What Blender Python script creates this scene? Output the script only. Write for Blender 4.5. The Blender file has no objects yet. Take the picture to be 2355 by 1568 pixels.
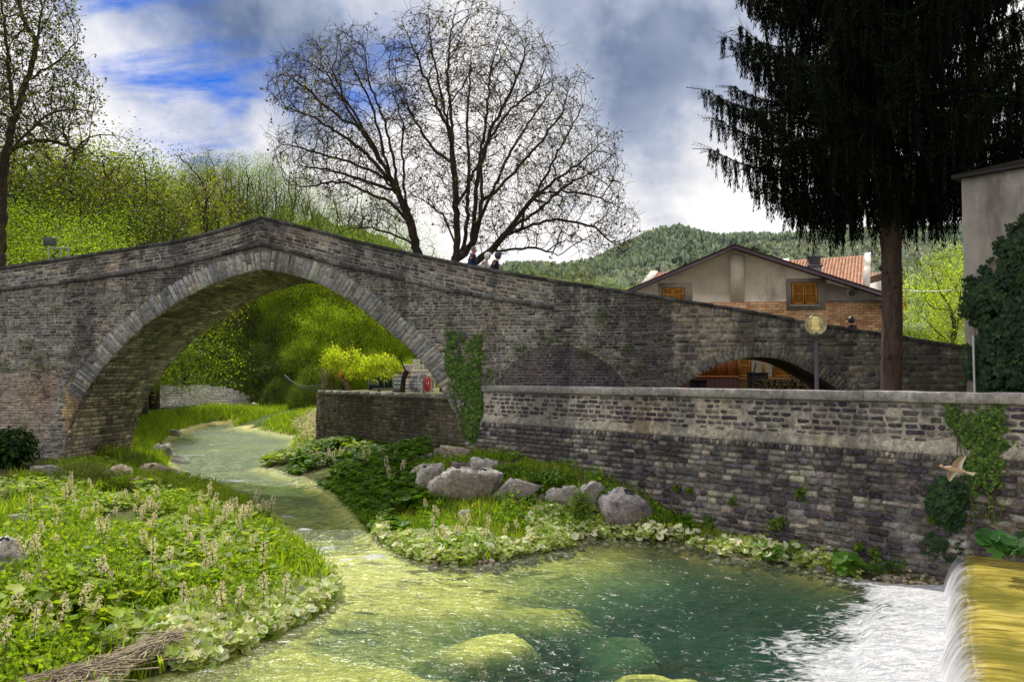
import bpy, math, random
import numpy as np
from mathutils import Vector, Matrix

random.seed(7)
rng = np.random.default_rng(11)
SC = bpy.context.scene
COL = SC.collection
PI = math.pi

# ------------------------------------------------------------------ camera model
F, CX, CY, HOR = 1834.0, 1177.5, 784.0, 863.5
CAMZ = 4.65
TILT = math.atan((HOR - CY) / F)
CT, ST = math.cos(TILT), math.sin(TILT)

def ray(dx, dy):
    a = (dx - CX) / F
    b = -(dy - CY) / F
    y = CT - b * ST
    return a / y, (ST + b * CT) / y          # x and z gained per metre of world Y

def P(dx, dy, Y):
    rx, rz = ray(dx, dy)
    return np.array([rx * Y, Y, CAMZ + rz * Y])

def Pz(dx, dy, z):
    rx, rz = ray(dx, dy)
    Y = (z - CAMZ) / rz
    return np.array([rx * Y, Y, z])

def proj(p):
    p = np.atleast_2d(p)
    x, y, z = p[:, 0], p[:, 1], p[:, 2] - CAMZ
    d = y * CT + z * ST
    u = -y * ST + z * CT
    d = np.maximum(d, 1e-3)
    return CX + F * x / d, CY - F * u / d

# ------------------------------------------------------------------ noise
def _h(ix, iy, iz, seed):
    n = (ix * 374761393 + iy * 668265263 + iz * 2147483647 + seed * 1274126177) & 0xFFFFFFFF
    n = ((n ^ (n >> 13)) * 1274126177) & 0xFFFFFFFF
    n = (n ^ (n >> 16)) & 0xFFFF
    return n / 65535.0

def vnoise(x, y, z=0.0, seed=0):
    x, y, z = np.broadcast_arrays(np.asarray(x, float), np.asarray(y, float), np.asarray(z, float))
    ix, iy, iz = np.floor(x).astype(np.int64), np.floor(y).astype(np.int64), np.floor(z).astype(np.int64)
    fx, fy, fz = x - ix, y - iy, z - iz
    fx, fy, fz = fx * fx * (3 - 2 * fx), fy * fy * (3 - 2 * fy), fz * fz * (3 - 2 * fz)
    r = 0
    for a in (0, 1):
        for b in (0, 1):
            for c in (0, 1):
                w = (fx if a else 1 - fx) * (fy if b else 1 - fy) * (fz if c else 1 - fz)
                r = r + w * _h(ix + a, iy + b, iz + c, seed)
    return r * 2 - 1

def fbm(x, y, z=0.0, o=4, seed=0):
    r, a, f = 0, 0.5, 1.0
    for i in range(o):
        r = r + a * vnoise(np.asarray(x) * f, np.asarray(y) * f, np.asarray(z) * f, seed + i * 17)
        a *= 0.5; f *= 2.03
    return r

def sstep(a, b, x):
    t = np.clip((np.asarray(x, float) - a) / (b - a), 0, 1)
    return t * t * (3 - 2 * t)

# ------------------------------------------------------------------ mesh builder
class MB:
    def __init__(self):
        self.v, self.t, self.f, self.n = [], [], [], 0
    def add(self, verts, faces, tint=(1, 1, 1)):
        verts = np.asarray(verts, float).reshape(-1, 3)
        t = np.asarray(tint, float)
        if t.ndim == 1: t = np.tile(t, (len(verts), 1))
        self.v.append(verts); self.t.append(t)
        if isinstance(faces, np.ndarray):
            self.f.append(faces + self.n)
        else:
            by = {}
            for f in faces: by.setdefault(len(f), []).append(f)
            for k, fs in by.items(): self.f.append(np.array(fs, dtype=np.int64) + self.n)
        self.n += len(verts)
        return self
    def box(self, c, s, rz=0.0, tint=(1, 1, 1), bev=0.0, tilt=None):
        hx, hy, hz = s[0] / 2, s[1] / 2, s[2] / 2
        if bev > 0:
            b = min(bev, hx * .9, hy * .9, hz * .9)
            vs, fs = [], []
            idx = {}
            for sx in (-1, 1):
                for sy in (-1, 1):
                    for sz in (-1, 1):
                        for ax in range(3):
                            p = [sx * hx, sy * hy, sz * hz]
                            for k in range(3):
                                if k != ax: p[k] -= (sx, sy, sz)[k] * b
                            idx[(sx, sy, sz, ax)] = len(vs); vs.append(p)
            S = (-1, 1)
            for ax in range(3):
                o = [k for k in range(3) if k != ax]
                for s_ in S:
                    q = []
                    for (a, c_) in ((-1, -1), (1, -1), (1, 1), (-1, 1)):
                        d = [0, 0, 0]; d[ax] = s_; d[o[0]] = a; d[o[1]] = c_
                        q.append(idx[(d[0], d[1], d[2], ax)])
                    fs.append(q)
            for ax in range(3):
                o = [k for k in range(3) if k != ax]
                for a in S:
                    for c_ in S:
                        q = []
                        for (e, fa) in ((-1, o[0]), (1, o[0]), (1, o[1]), (-1, o[1])):
                            d = [0, 0, 0]; d[ax] = e; d[o[0]] = a; d[o[1]] = c_
                            q.append(idx[(d[0], d[1], d[2], fa)])
                        fs.append(q)
            for sx in S:
                for sy in S:
                    for sz in S:
                        fs.append([idx[(sx, sy, sz, 0)], idx[(sx, sy, sz, 1)], idx[(sx, sy, sz, 2)]])
            vs = np.array(vs)
        else:
            vs = np.array([[x * hx, y * hy, z * hz] for x in (-1, 1) for y in (-1, 1) for z in (-1, 1)], float)
            fs = [[0, 1, 3, 2], [4, 6, 7, 5], [0, 4, 5, 1], [2, 3, 7, 6], [0, 2, 6, 4], [1, 5, 7, 3]]
        if tilt is not None:
            vs = vs @ np.array(tilt.to_3x3()).T
        c0, s0 = math.cos(rz), math.sin(rz)
        R = np.array([[c0, -s0, 0], [s0, c0, 0], [0, 0, 1]])
        return self.add(vs @ R.T + np.asarray(c, float), fs, tint)
    def beam(self, a, b, w, h, tint=(1, 1, 1)):
        a, b = np.asarray(a, float), np.asarray(b, float)
        d = b - a; L = np.linalg.norm(d); d = d / L
        up = np.array([0, 0, 1.]) if abs(d[2]) < .95 else np.array([0, 1., 0])
        x = np.cross(d, up); x /= np.linalg.norm(x); y = np.cross(x, d)
        vs = [p + x * sx * w / 2 + y * sy * h / 2 for p in (a, b) for sx in (-1, 1) for sy in (-1, 1)]
        return self.add(vs, [[0, 1, 3, 2], [4, 6, 7, 5], [0, 4, 5, 1], [2, 3, 7, 6], [0, 2, 6, 4], [1, 5, 7, 3]], tint)
    def tube(self, pts, rad, n=8, tint=(1, 1, 1), cap=True):
        pts = np.asarray(pts, float); m = len(pts)
        rad = np.full(m, rad) if np.isscalar(rad) else np.asarray(rad, float)
        d = np.gradient(pts, axis=0); d /= np.linalg.norm(d, axis=1)[:, None] + 1e-9
        ref = np.array([.31, .17, .93]) if abs(d[:, 2]).mean() < .7 else np.array([1., .2, .1])
        x = np.cross(d, ref); x /= np.linalg.norm(x, axis=1)[:, None] + 1e-9
        y = np.cross(d, x)
        an = np.arange(n) * 2 * PI / n
        vs = pts[:, None] + rad[:, None, None] * (np.cos(an)[None, :, None] * x[:, None] + np.sin(an)[None, :, None] * y[:, None])
        i, j = np.meshgrid(np.arange(m - 1), np.arange(n), indexing='ij')
        q = np.stack([i * n + j, i * n + (j + 1) % n, (i + 1) * n + (j + 1) % n, (i + 1) * n + j], -1).reshape(-1, 4)
        self.add(vs.reshape(-1, 3), q, tint)
        if cap:
            self.add(vs[0], [list(range(n))[::-1]], tint); self.add(vs[-1], [list(range(n))], tint)
        return self
    def lathe(self, c, prof, n=20, tint=(1, 1, 1)):
        c = np.asarray(c, float)
        an = np.arange(n) * 2 * PI / n
        prof = np.asarray(prof, float); m = len(prof)
        vs = np.stack([prof[:, 0, None] * np.cos(an), prof[:, 0, None] * np.sin(an), np.repeat(prof[:, 1, None], n, 1)], -1)
        i, j = np.meshgrid(np.arange(m - 1), np.arange(n), indexing='ij')
        q = np.stack([i * n + j, i * n + (j + 1) % n, (i + 1) * n + (j + 1) % n, (i + 1) * n + j], -1).reshape(-1, 4)
        return self.add(vs.reshape(-1, 3) + c, q, tint)
    def ball(self, c, r, n=14, tint=(1, 1, 1), sq=(1, 1, 1)):
        prof = [(max(1e-4, math.sin(a)), -math.cos(a)) for a in np.linspace(0.02, PI - .02, n // 2 + 1)]
        m = MB().lathe((0, 0, 0), prof, n)
        return self.add(m.v[0] * np.array(sq) * r + np.asarray(c), m.f[0], tint)
    def grid(self, X, tint=(1, 1, 1)):
        a, b = X.shape[:2]
        i, j = np.meshgrid(np.arange(a - 1), np.arange(b - 1), indexing='ij')
        q = np.stack([i * b + j, (i + 1) * b + j, (i + 1) * b + j + 1, i * b + j + 1], -1).reshape(-1, 4)
        t = np.asarray(tint, float)
        return self.add(X.reshape(-1, 3), q, t.reshape(-1, 3) if t.ndim == 3 else t)
    def inst(self, tv, tf, pos, R, sc, tint):
        """template tv/tf copied to every pos with rotation R (N,3,3), scale sc (N,) or (N,3), tint (N,3)"""
        N = len(pos)
        if N == 0: return self
        sc = np.asarray(sc, float)
        sc = sc[:, None] if sc.ndim == 1 else sc
        V = np.einsum('nij,nkj->nki', R, tv[None] * sc[:, None, :]) + pos[:, None]
        k = len(tv)
        off = (np.arange(N) * k)[:, None, None]
        fa = []
        by = {}
        for f in tf: by.setdefault(len(f), []).append(f)
        base = self.n
        self.v.append(V.reshape(-1, 3)); self.t.append(np.repeat(tint, k, axis=0))
        for L, fs in by.items():
            self.f.append((np.array(fs)[None] + off).reshape(-1, L) + base)
        self.n += N * k
        return self
    def mesh(self, name, smooth=False):
        v = np.concatenate(self.v); t = np.concatenate(self.t)
        me = bpy.data.meshes.new(name)
        me.vertices.add(len(v)); me.vertices.foreach_set('co', v.ravel())
        tot = np.concatenate([np.full(len(f), f.shape[1]) for f in self.f])
        lv = np.concatenate([f.ravel() for f in self.f])
        me.loops.add(len(lv)); me.loops.foreach_set('vertex_index', lv.astype(np.int32))
        me.polygons.add(len(tot))
        st = np.concatenate([[0], np.cumsum(tot)[:-1]])
        me.polygons.foreach_set('loop_start', st.astype(np.int32))
        me.update(calc_edges=True)
        at = me.attributes.new('tint', 'FLOAT_COLOR', 'POINT')
        at.data.foreach_set('color', np.concatenate([t, np.ones((len(t), 1))], 1).ravel())
        if smooth: me.polygons.foreach_set('use_smooth', np.ones(len(tot), bool))
        me.validate()
        return me
    def build(self, name, mat, parent=None, smooth=False, world=True):
        o = bpy.data.objects.new(name, self.mesh(name, smooth))
        o.data.materials.append(mat)
        COL.objects.link(o)
        if parent is not None:
            o.parent = parent
            if world: o.location = -root_loc(parent)
        return o

def root_loc(o):
    v = Vector((0, 0, 0))
    while o is not None:
        v = v + o.location; o = o.parent
    return v

def tag(o, label, cat, group=None, kind=None):
    if label: o['label'] = label
    if cat: o['category'] = cat
    if group: o['group'] = group
    if kind: o['kind'] = kind
    return o

def thing(name, label, cat, loc=(0, 0, 0), group=None):
    o = bpy.data.objects.new(name, None); COL.objects.link(o)
    o.empty_display_size = .2
    o.location = Vector([float(c) for c in loc])
    return tag(o, label, cat, group)

def dup(o, loc, rz=0.0, sc=(1, 1, 1), label=None, parent=None):
    c = o.copy(); COL.objects.link(c)
    c.location = Vector([float(a) for a in loc]); c.rotation_euler = (0, 0, rz); c.scale = sc
    if label: c['label'] = label
    for ch in list(o.children):
        k = ch.copy(); COL.objects.link(k); k.parent = c
    return c

# ------------------------------------------------------------------ materials
class NT:
    def __init__(self, name):
        self.m = bpy.data.materials.new(name); self.m.use_nodes = True
        self.t = self.m.node_tree; self.t.nodes.clear()
        self.out = self.n('ShaderNodeOutputMaterial')
    def n(self, typ, **kw):
        nd = self.t.nodes.new(typ)
        for k, v in kw.items():
            if k in nd.inputs.keys(): self.set(nd.inputs[k], v)
            else: setattr(nd, k, v)
        return nd
    def set(self, sock, v):
        if isinstance(v, bpy.types.NodeSocket): self.t.links.new(v, sock)
        else: sock.default_value = v
    def coord(self, scale=(1, 1, 1)):
        c = self.n('ShaderNodeTexCoord').outputs['Object']
        if scale == (1, 1, 1): return c
        mp = self.n('ShaderNodeMapping'); self.set(mp.inputs['Vector'], c); mp.inputs['Scale'].default_value = scale
        return mp.outputs[0]
    def noise(self, scale, detail=4, rough=.55, vec=None, dist=0.0):
        nd = self.n('ShaderNodeTexNoise'); nd.inputs['Scale'].default_value = scale
        nd.inputs['Detail'].default_value = detail; nd.inputs['Roughness'].default_value = rough
        nd.inputs['Distortion'].default_value = dist
        self.set(nd.inputs['Vector'], vec if vec is not None else self.coord())
        return nd.outputs['Fac']
    def ramp(self, fac, stops):
        nd = self.n('ShaderNodeValToRGB'); self.set(nd.inputs[0], fac)
        el = nd.color_ramp.elements
        while len(el) < len(stops): el.new(.5)
        for e, (p, c) in zip(el, stops):
            e.position = p
            e.color = (c, c, c, 1) if np.isscalar(c) else (*c, 1)
        return nd.outputs[0]
    def mix(self, fac, a, b, mode='MIX'):
        nd = self.n('ShaderNodeMix', data_type='RGBA', blend_type=mode)
        self.set(nd.inputs[0], fac)
        for s, v in ((nd.inputs[6], a), (nd.inputs[7], b)):
            self.set(s, v if isinstance(v, bpy.types.NodeSocket) else (*v, 1) if not np.isscalar(v) else (v, v, v, 1))
        return nd.outputs[2]
    def math(self, op, a, b=0.0, c=None, clamp=False):
        nd = self.n('ShaderNodeMath', operation=op, use_clamp=clamp)
        self.set(nd.inputs[0], a); self.set(nd.inputs[1], b)
        if c is not None: self.set(nd.inputs[2], c)
        return nd.outputs[0]
    def tint(self):
        return self.n('ShaderNodeAttribute', attribute_name='tint').outputs['Color']
    def bump(self, h, strength=.5, dist=.02):
        nd = self.n('ShaderNodeBump'); nd.inputs['Strength'].default_value = strength
        nd.inputs['Distance'].default_value = dist; self.set(nd.inputs['Height'], h)
        return nd.outputs[0]
    def bsdf(self, col, rough=.8, normal=None, spec=.3, metal=0.0):
        nd = self.n('ShaderNodeBsdfPrincipled')
        self.set(nd.inputs['Base Color'], col if isinstance(col, bpy.types.NodeSocket) else (*col, 1))
        self.set(nd.inputs['Roughness'], rough); nd.inputs['Specular IOR Level'].default_value = spec
        nd.inputs['Metallic'].default_value = metal
        if normal is not None: self.set(nd.inputs['Normal'], normal)
        return nd.outputs[0]
    def mixs(self, fac, a, b):
        nd = self.n('ShaderNodeMixShader'); self.set(nd.inputs[0], fac)
        self.set(nd.inputs[1], a); self.set(nd.inputs[2], b)
        return nd.outputs[0]
    def fin(self, sh):
        self.set(self.out.inputs[0], sh); return self.m

def stone_mat(name, gain=1.0, stain=.75, streak=.13, lichen=.5, stain_col=(.022, .02, .026), moss=0.0, warm=0.0, bump=.5, mottle=0.0):
    m = NT(name)
    c = m.tint()
    c = m.mix(1.0, c, m.ramp(m.noise(7, 6, .6), [(.25, .45 * gain), (.5, .95 * gain), (.75, 1.45 * gain)]), 'MULTIPLY')
    c = m.mix(1.0, c, m.ramp(m.noise(38, 5, .7), [(.3, .55), (.5, 1.0), (.72, 1.5)]), 'MULTIPLY')
    if mottle:
        mt = m.noise(13, 7, .75, m.coord((1, 1, 1.6)), .6)
        c = m.mix(m.math('MULTIPLY', m.ramp(mt, [(.36, 1.0), (.50, 0.0)]), mottle), c, (.035, .03, .04))
        c = m.mix(m.math('MULTIPLY', m.ramp(mt, [(.56, 0.0), (.66, 1.0)]), mottle), c, (.46, .43, .38))
    # weathering: dark runs down the face
    s1 = m.noise(.48, 5, .62, m.coord((1, 1, streak)))
    s2 = m.noise(2.3, 6, .65)
    st = m.math('ADD', m.math('MULTIPLY', s1, .65), m.math('MULTIPLY', s2, .35))
    fac = m.ramp(st, [(.455, 0.0), (.545, stain)])
    c = m.mix(fac, c, m.mix(.25, stain_col, c))
    if warm:
        wf = m.ramp(m.noise(.35, 3, .5), [(.5, 0.0), (.7, warm)])
        c = m.mix(wf, c, m.mix(1.0, c, (1.35, 1.05, .72), 'MULTIPLY'))
    if moss:
        mf = m.ramp(m.noise(.8, 6, .65), [(.52, 0.0), (.68, moss)])
        c = m.mix(mf, c, (.05, .06, .012))
    if lichen:
        lf = m.ramp(m.noise(16, 3, .6), [(.66, 0.0), (.72, lichen)])
        c = m.mix(lf, c, (.50, .48, .44))
    h = m.math('ADD', m.noise(28, 6, .7), m.math('MULTIPLY', m.noise(8, 4, .6), 1.3))
    return m.fin(m.bsdf(c, .92, m.bump(h, bump, .03), .2))

def leaf_mat(name, trans=.4, gain=1.0, rough=.55, spec=.3, var=True):
    m = NT(name)
    c = m.tint()
    if var:
        c = m.mix(1.0, c, m.ramp(m.noise(.6, 3, .55), [(.36, .38 * gain), (.64, 1.4 * gain)]), 'MULTIPLY')  # noise patches put lit and shaded leaf clumps into the colour
        c = m.mix(1.0, c, m.ramp(m.n('ShaderNodeObjectInfo').outputs['Random'], [(0.0, (.64, .70, .68)), (.5, (1.0, 1.03, .92)), (1.0, (1.35, 1.25, 1.1))]), 'MULTIPLY')
    d = m.bsdf(c, rough, None, spec)
    tr = m.n('ShaderNodeBsdfTranslucent')
    m.set(tr.inputs['Color'], m.mix(1.0, c, (1.15, 1.2, .42), 'MULTIPLY'))
    return m.fin(m.mixs(trans, d, tr.outputs[0]))

def plain_mat(name, rough=.7, spec=.3, dirt=.35, scale=6, bump=.15, metal=0.0):
    m = NT(name)
    c = m.tint()
    c = m.mix(1.0, c, m.ramp(m.noise(scale, 6, .65), [(.25, 1 - dirt), (.7, 1 + dirt * .4)]), 'MULTIPLY')
    return m.fin(m.bsdf(c, rough, m.bump(m.noise(scale * 6, 4, .6), bump, .01), spec, metal))

def bark_mat(name, gain=1.0, moss=.35):
    m = NT(name)
    c = m.mix(1.0, m.tint(), m.ramp(m.noise(9, 6, .7, m.coord((1, 1, .22))), [(.3, .45 * gain), (.7, 1.5 * gain)]), 'MULTIPLY')
    if moss:
        c = m.mix(m.ramp(m.noise(1.3, 4, .6), [(.5, 0.0), (.65, moss)]), c, (.10, .095, .02))
    return m.fin(m.bsdf(c, .95, m.bump(m.noise(14, 6, .7, m.coord((1, 1, .2))), .7, .05), .15))

M = {}
M['bridge_stone'] = stone_mat('bridge_stone', 1.14, .84, .10, .5, warm=.25, stain_col=(.016, .015, .020), mottle=.3)
M['ring_stone'] = stone_mat('ring_stone', .95, .6, .2, .4, warm=.15)
M['soffit'] = stone_mat('soffit', 1.5, .8, .25, .2, warm=.15, stain_col=(.02, .017, .012))
M['coping_stone'] = stone_mat('coping_stone', .7, .85, .4, .35)
M['wall_stone'] = stone_mat('wall_stone', 1.12, .86, .14, .6, stain_col=(.024, .019, .030), bump=1.0, mottle=.6)
M['wall_mortar'] = stone_mat('wall_mortar', 1.08, .82, .13, .4, stain_col=(.05, .042, .05), bump=1.0, mottle=.4, warm=.5)
M['wall_cap'] = stone_mat('wall_cap', 1.0, .6, .1, .25, stain_col=(.06, .05, .055), bump=.25)
M['garden_stone'] = stone_mat('garden_stone', .85, .7, .2, .25, moss=.85, stain_col=(.018, .016, .012))
M['pale_stone'] = stone_mat('pale_stone', 1.2, .1, .3, .2)
M['boulder'] = stone_mat('boulder', 1.25, .75, .6, .5, stain_col=(.05, .042, .045), bump=1.6, mottle=.75, warm=.6)
M['bark'] = bark_mat('bark')
M['bark_plain'] = bark_mat('bark_plain', 1.0, 0)
M['leaf'] = leaf_mat('leaf', .55, 1.12)
M['leaf_lime'] = leaf_mat('leaf_lime', .68, 1.25)
M['leaf_far'] = leaf_mat('leaf_far', .3, 1.0, .8, .1)
M['leaf_plain'] = leaf_mat('leaf_plain', .5, 1.0, .55, .2, False)
M['leaf_dull'] = leaf_mat('leaf_dull', .3, 1.0, .6, .2)
M['leaf_glossy'] = leaf_mat('leaf_glossy', .25, 1.0, .5, .25, False)
M['needle'] = leaf_mat('needle', .05, 1.0, .9, .02, False)
M['petal'] = leaf_mat('petal', .35, 1.0, .7, .1, False)
M['plain'] = plain_mat('plain')
M['smoothpaint'] = plain_mat('smoothpaint', .45, .4, .12, 4, .05)
M['wood'] = plain_mat('wood', .6, .3, .35, 9, .3)
M['cloth'] = plain_mat('cloth', .9, .1, .15, 12, .1)
M['skin'] = plain_mat('skin', .6, .3, .08, 10, .05)
M['metal'] = plain_mat('metal', .4, .5, .2, 8, .05, .6)

# ------------------------------------------------------------------ layout frames
BU = np.array([math.cos(math.radians(9)), -math.sin(math.radians(9)), 0.0])      # bridge runs left to right, slightly nearer on the right
BN = np.array([-math.sin(math.radians(9)), -math.cos(math.radians(9)), 0.0])     # its face looks at the viewer
BO = P(1113, 900, 31.0); BO[2] = 0.0
BW = 4.6                                                                          # bridge width

def on_plane(dx, dy, O, n):
    rx, rz = ray(dx, dy)
    d = np.array([rx, 1.0, rz]); C = np.array([0, 0, CAMZ])
    k = np.dot(O - C, n) / np.dot(d, n)
    return C + d * k

def bsz(dx, dy):
    p = on_plane(dx, dy, BO, BN)
    return np.dot(p - BO, BU), p[2]

def bpt(s, z, out=0.0):
    s, z, out = np.broadcast_arrays(np.asarray(s, float), np.asarray(z, float), np.asarray(out, float))
    r = BO + s[..., None] * BU + out[..., None] * BN
    r = np.array(r); r[..., 2] = z
    return r

WD = np.array([.650, -.760, 0.0]); WD /= np.linalg.norm(WD)                      # river wall runs right and towards the viewer
WN = np.array([WD[1], -WD[0], 0.0])
WO = P(1472, 900, 25.0); WO[2] = 0.0

def wtz(dx, dy):
    p = on_plane(dx, dy, WO, WN)
    return np.dot(p - WO, WD), p[2]

def wpt(t, z, out=0.0):
    t, z, out = np.broadcast_arrays(np.asarray(t, float), np.asarray(z, float), np.asarray(out, float))
    r = np.array(WO + t[..., None] * WD + out[..., None] * WN)
    r[..., 2] = z
    return r

def wlev(y):
    return .42 * sstep(19.5, 33, y)

def shore(dx, dy):
    z = 0.1
    for _ in range(6):
        p = Pz(dx, dy, z); z = float(wlev(p[1]))
    return p[:2]

LEFT_SHORE = [(303,1565),(404,1541),(525,1505),(606,1464),(673,1430),(724,1404),(774,1360),(757,1326),(724,1276),(660,1232),(623,1188),(572,1154),(505,1121),(440,1110),(390,1098),(387,1077),(372,1050),(358,1030),(372,1014),(400,992),(450,978),(490,969)]
RIGHT_SHORE = [(560,966),(535,982),(600,988),(655,998),(690,1004),(674,1038),(600,1071),(695,1096),(770,1130),(816,1175),(849,1217),(924,1271),(991,1294),(1133,1296),(1174,1279),(1299,1259),(1333,1234),(1445,1238),(1530,1242),(1674,1277),(1831,1295),(1921,1323),(2011,1335),(2101,1346)]
poly = [np.array([-4.5, 6.5])] + [np.array([-5.9, 10.2])] + [shore(*p) for p in LEFT_SHORE + RIGHT_SHORE] + [np.array([10.6, 17.4]), np.array([9.0, 6.5])]
RIVER = np.array(poly)

def inside_poly(x, y, PG):
    r = np.zeros(np.shape(x), bool)
    for (x0, y0), (x1, y1) in zip(PG, np.roll(PG, -1, axis=0)):
        c = (y0 > y) != (y1 > y)
        with np.errstate(divide='ignore', invalid='ignore'):
            r ^= c & (x < (x1 - x0) * (y - y0) / (y1 - y0) + x0)
    return r

def seg_dist(x, y, PG, closed=True):
    d = np.full(np.shape(x), 1e9)
    A = PG; B = np.roll(PG, -1, axis=0)
    if not closed: A, B = PG[:-1], PG[1:]
    for a, b in zip(A, B):
        ab = b - a; L = np.dot(ab, ab) + 1e-9
        t = np.clip(((x - a[0]) * ab[0] + (y - a[1]) * ab[1]) / L, 0, 1)
        d = np.minimum(d, np.hypot(x - a[0] - t * ab[0], y - a[1] - t * ab[1]))
    return d

def river_sd(x, y):
    d = seg_dist(x, y, RIVER)
    return np.where(inside_poly(x, y, RIVER), -d, d)

G0 = P(727, 1010, 45.0); G1 = P(1062, 1022, 33.0)
GD = (G1 - G0)[:2]; GD = np.array([GD[0], GD[1], 0]) / np.linalg.norm(GD)
GN = np.array([GD[1], -GD[0], 0.0])
GTOP = 3.84
VILLAGE = np.array([G0[:2] - GN[:2] * .3 , G0[:2] + np.array([2.5, 13]), [8, 78], [40, 120], [140, 150], [140, 5], [18, 5], wpt(6, 0, -.3)[:2], wpt(-7.6, 0, -.3)[:2], (G1 + GD * 1.5 - GN * .3)[:2]])

def pz2(dx, dy, z=0.0):
    return Pz(dx, dy, z)[:2]

# humps of pale algae-grown rock on the river bed: centre, radii along x and y, depth of water left over them
HUMPS = [(pz2(1132, 1462), 1.15, .72, .15), (pz2(1255, 1392), 1.0, .85, .22), (pz2(1430, 1445), .75, .9, .44), (pz2(1510, 1545), 1.3, .5, .18),
         (pz2(1120, 1545), 1.4, .42, .2), (pz2(960, 1350), 1.9, 1.6, .16), (pz2(900, 1440), 1.2, 1.0, .28), (pz2(820, 1300), 1.6, 1.5, .10), (pz2(720, 1530), 1.5, .5, .2)]

def ground(x, y):
    x = np.asarray(x, float); y = np.asarray(y, float)
    sd = river_sd(x, y)
    w = wlev(y)
    n = fbm(x * .35, y * .35, 0, 4, 3)
    n2 = fbm(x * 1.6, y * 1.6, 0, 3, 9)
    bank = w + np.minimum(.22 * np.maximum(sd, 0), .55) + .05 * np.clip(sd - 2, 0, 12) + .12 * n * sstep(.3, 2, sd) + .05 * n2 * sstep(0, .6, sd)
    # right bank rises to the foot of the river wall
    dr = seg_dist(x, y, np.array([wpt(-9, 0)[:2], wpt(4, 0)[:2]]), False)
    bank = bank + .65 * sstep(5.5, .8, dr) * sstep(21, 27, y) * sstep(0, 1.5, sd)
    # depth of the pool
    deep = 1.5 * np.exp(-(((x - 3.6) / 2.6) ** 2 + ((y - 14.2) / 2.9) ** 2)) + .8 * np.exp(-(((x - 6.3) / 3.2) ** 2 + ((y - 17.5) / 2.6) ** 2))
    base = .20 + .10 * sstep(23, 30, y) + .55 * np.exp(-(((x - .6) / 1.9) ** 2 + ((y - 13.6) / 2.2) ** 2)) + deep + .09 * n + .05 * n2
    for c, a, b, left in HUMPS:
        q = ((x - c[0]) / a) ** 2 + ((y - c[1]) / b) ** 2 + .9 * n2 + .8 * n + .5 * fbm(x * 1.1 + c[0], y * 1.1, 0, 3, 55)
        k = sstep(2.3, .5, q)
        base = base * (1 - k) + (left + .05 * n2) * k
    bed = w - np.minimum(base, .03 + .35 * np.maximum(-sd, 0))
    g = np.where(sd > 0, bank, bed)
    # wooded slope on the left and behind the stream
    L = -(x + 17.0 + .52 * (y - 36)) * .88
    side = np.maximum(0, L - 1.0) * .6 * sstep(34, 44, y)
    back = np.maximum(0, y - 89) * .62 * sstep(-13, -30, x)
    hill = np.minimum(np.sqrt(side ** 2 + back ** 2), 30) * (1 + .12 * n)
    g = g + hill * sstep(1.0, 4.0, sd)
    # village flat: the sheet stays low under the terraces and comes up beyond them
    vin = inside_poly(x, y, VILLAGE)
    vd = seg_dist(x, y, VILLAGE)
    g = np.where(vin, np.minimum(g, .3) + (3.2 - np.minimum(g, .3)) * sstep(1.5, 4, vd), g)
    far = sstep(70, 120, y) * sstep(4, 16, x)
    g = np.where(vin, g, g * (1 - far) + 3.7 * far)
    return g

def axis(lo, hi, step, a, b, growth=1.16):
    c = list(np.arange(lo, hi + 1e-6, step))
    s = step
    while c[-1] < b: s *= growth; c.append(c[-1] + s)
    s = step
    while c[0] > a: s *= growth; c.insert(0, c[0] - s)
    return np.array(c)

gx = axis(-19, 13, .16, -900, 900, 1.13); gy = axis(7, 36, .16, -40, 1500, 1.06)
GX, GY = np.meshgrid(gx, gy, indexing='ij')
GZ = ground(GX, GY)

m = NT('ground_soil')
geo = m.n('ShaderNodeNewGeometry')
sep = m.n('ShaderNodeSeparateXYZ'); m.set(sep.inputs[0], m.coord())
tsp = m.n('ShaderNodeSeparateColor'); m.set(tsp.inputs[0], m.tint()); dep = m.math('SUBTRACT', tsp.outputs[0], 0.0)                              # tint carries the depth of water over the bed
warp = m.noise(1.6, 4, .6)
bedn = m.noise(3.2, 6, .7, m.coord((1, 1.5, 1)), 1.2)
depth = m.math('ADD', dep, m.math('MULTIPLY', m.math('SUBTRACT', bedn, .5), .28))
bedcol = m.ramp(depth, [(0.0, (.40, .34, .16)), (.11, (.66, .58, .22)), (.19, (.46, .42, .12)), (.29, (.20, .23, .085)), (.46, (.055, .12, .065)), (.72, (.008, .038, .032))])
bedcol = m.mix(1.0, bedcol, m.ramp(m.noise(6, 6, .75, m.coord((1, .6, 1)), 2.0), [(.3, .45), (.52, 1.0), (.72, 1.4)]), 'MULTIPLY')
wv = m.noise(1.5, 6, .75, m.coord((.55, 1.3, 1)), 1.8)
bedcol = m.mix(m.math('MULTIPLY', m.ramp(wv, [(.50, 0.0), (.60, .9)]), m.ramp(m.noise(.35, 2, .5), [(.40, 0.0), (.55, 1.0)])), bedcol, (.035, .055, .012))
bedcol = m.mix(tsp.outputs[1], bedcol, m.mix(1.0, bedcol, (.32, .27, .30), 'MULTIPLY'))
soil = m.mix(m.ramp(m.noise(.9, 6, .65), [(.42, 0.0), (.6, 1.0)]), (.075, .10, .018), (.06, .05, .03))
soil = m.mix(m.ramp(m.noise(2.6, 5, .7), [(.58, 0.0), (.66, .8)]), soil, (.26, .22, .14))
farc = m.mix(m.ramp(m.noise(.12, 5, .6), [(.4, 0.0), (.6, 1.0)]), (.075, .12, .02), (.03, .055, .012))
soil = m.mix(m.ramp(m.math('DIVIDE', sep.outputs[1], 100.0), [(.36, 0.0), (.46, 1.0)]), soil, farc)
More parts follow.
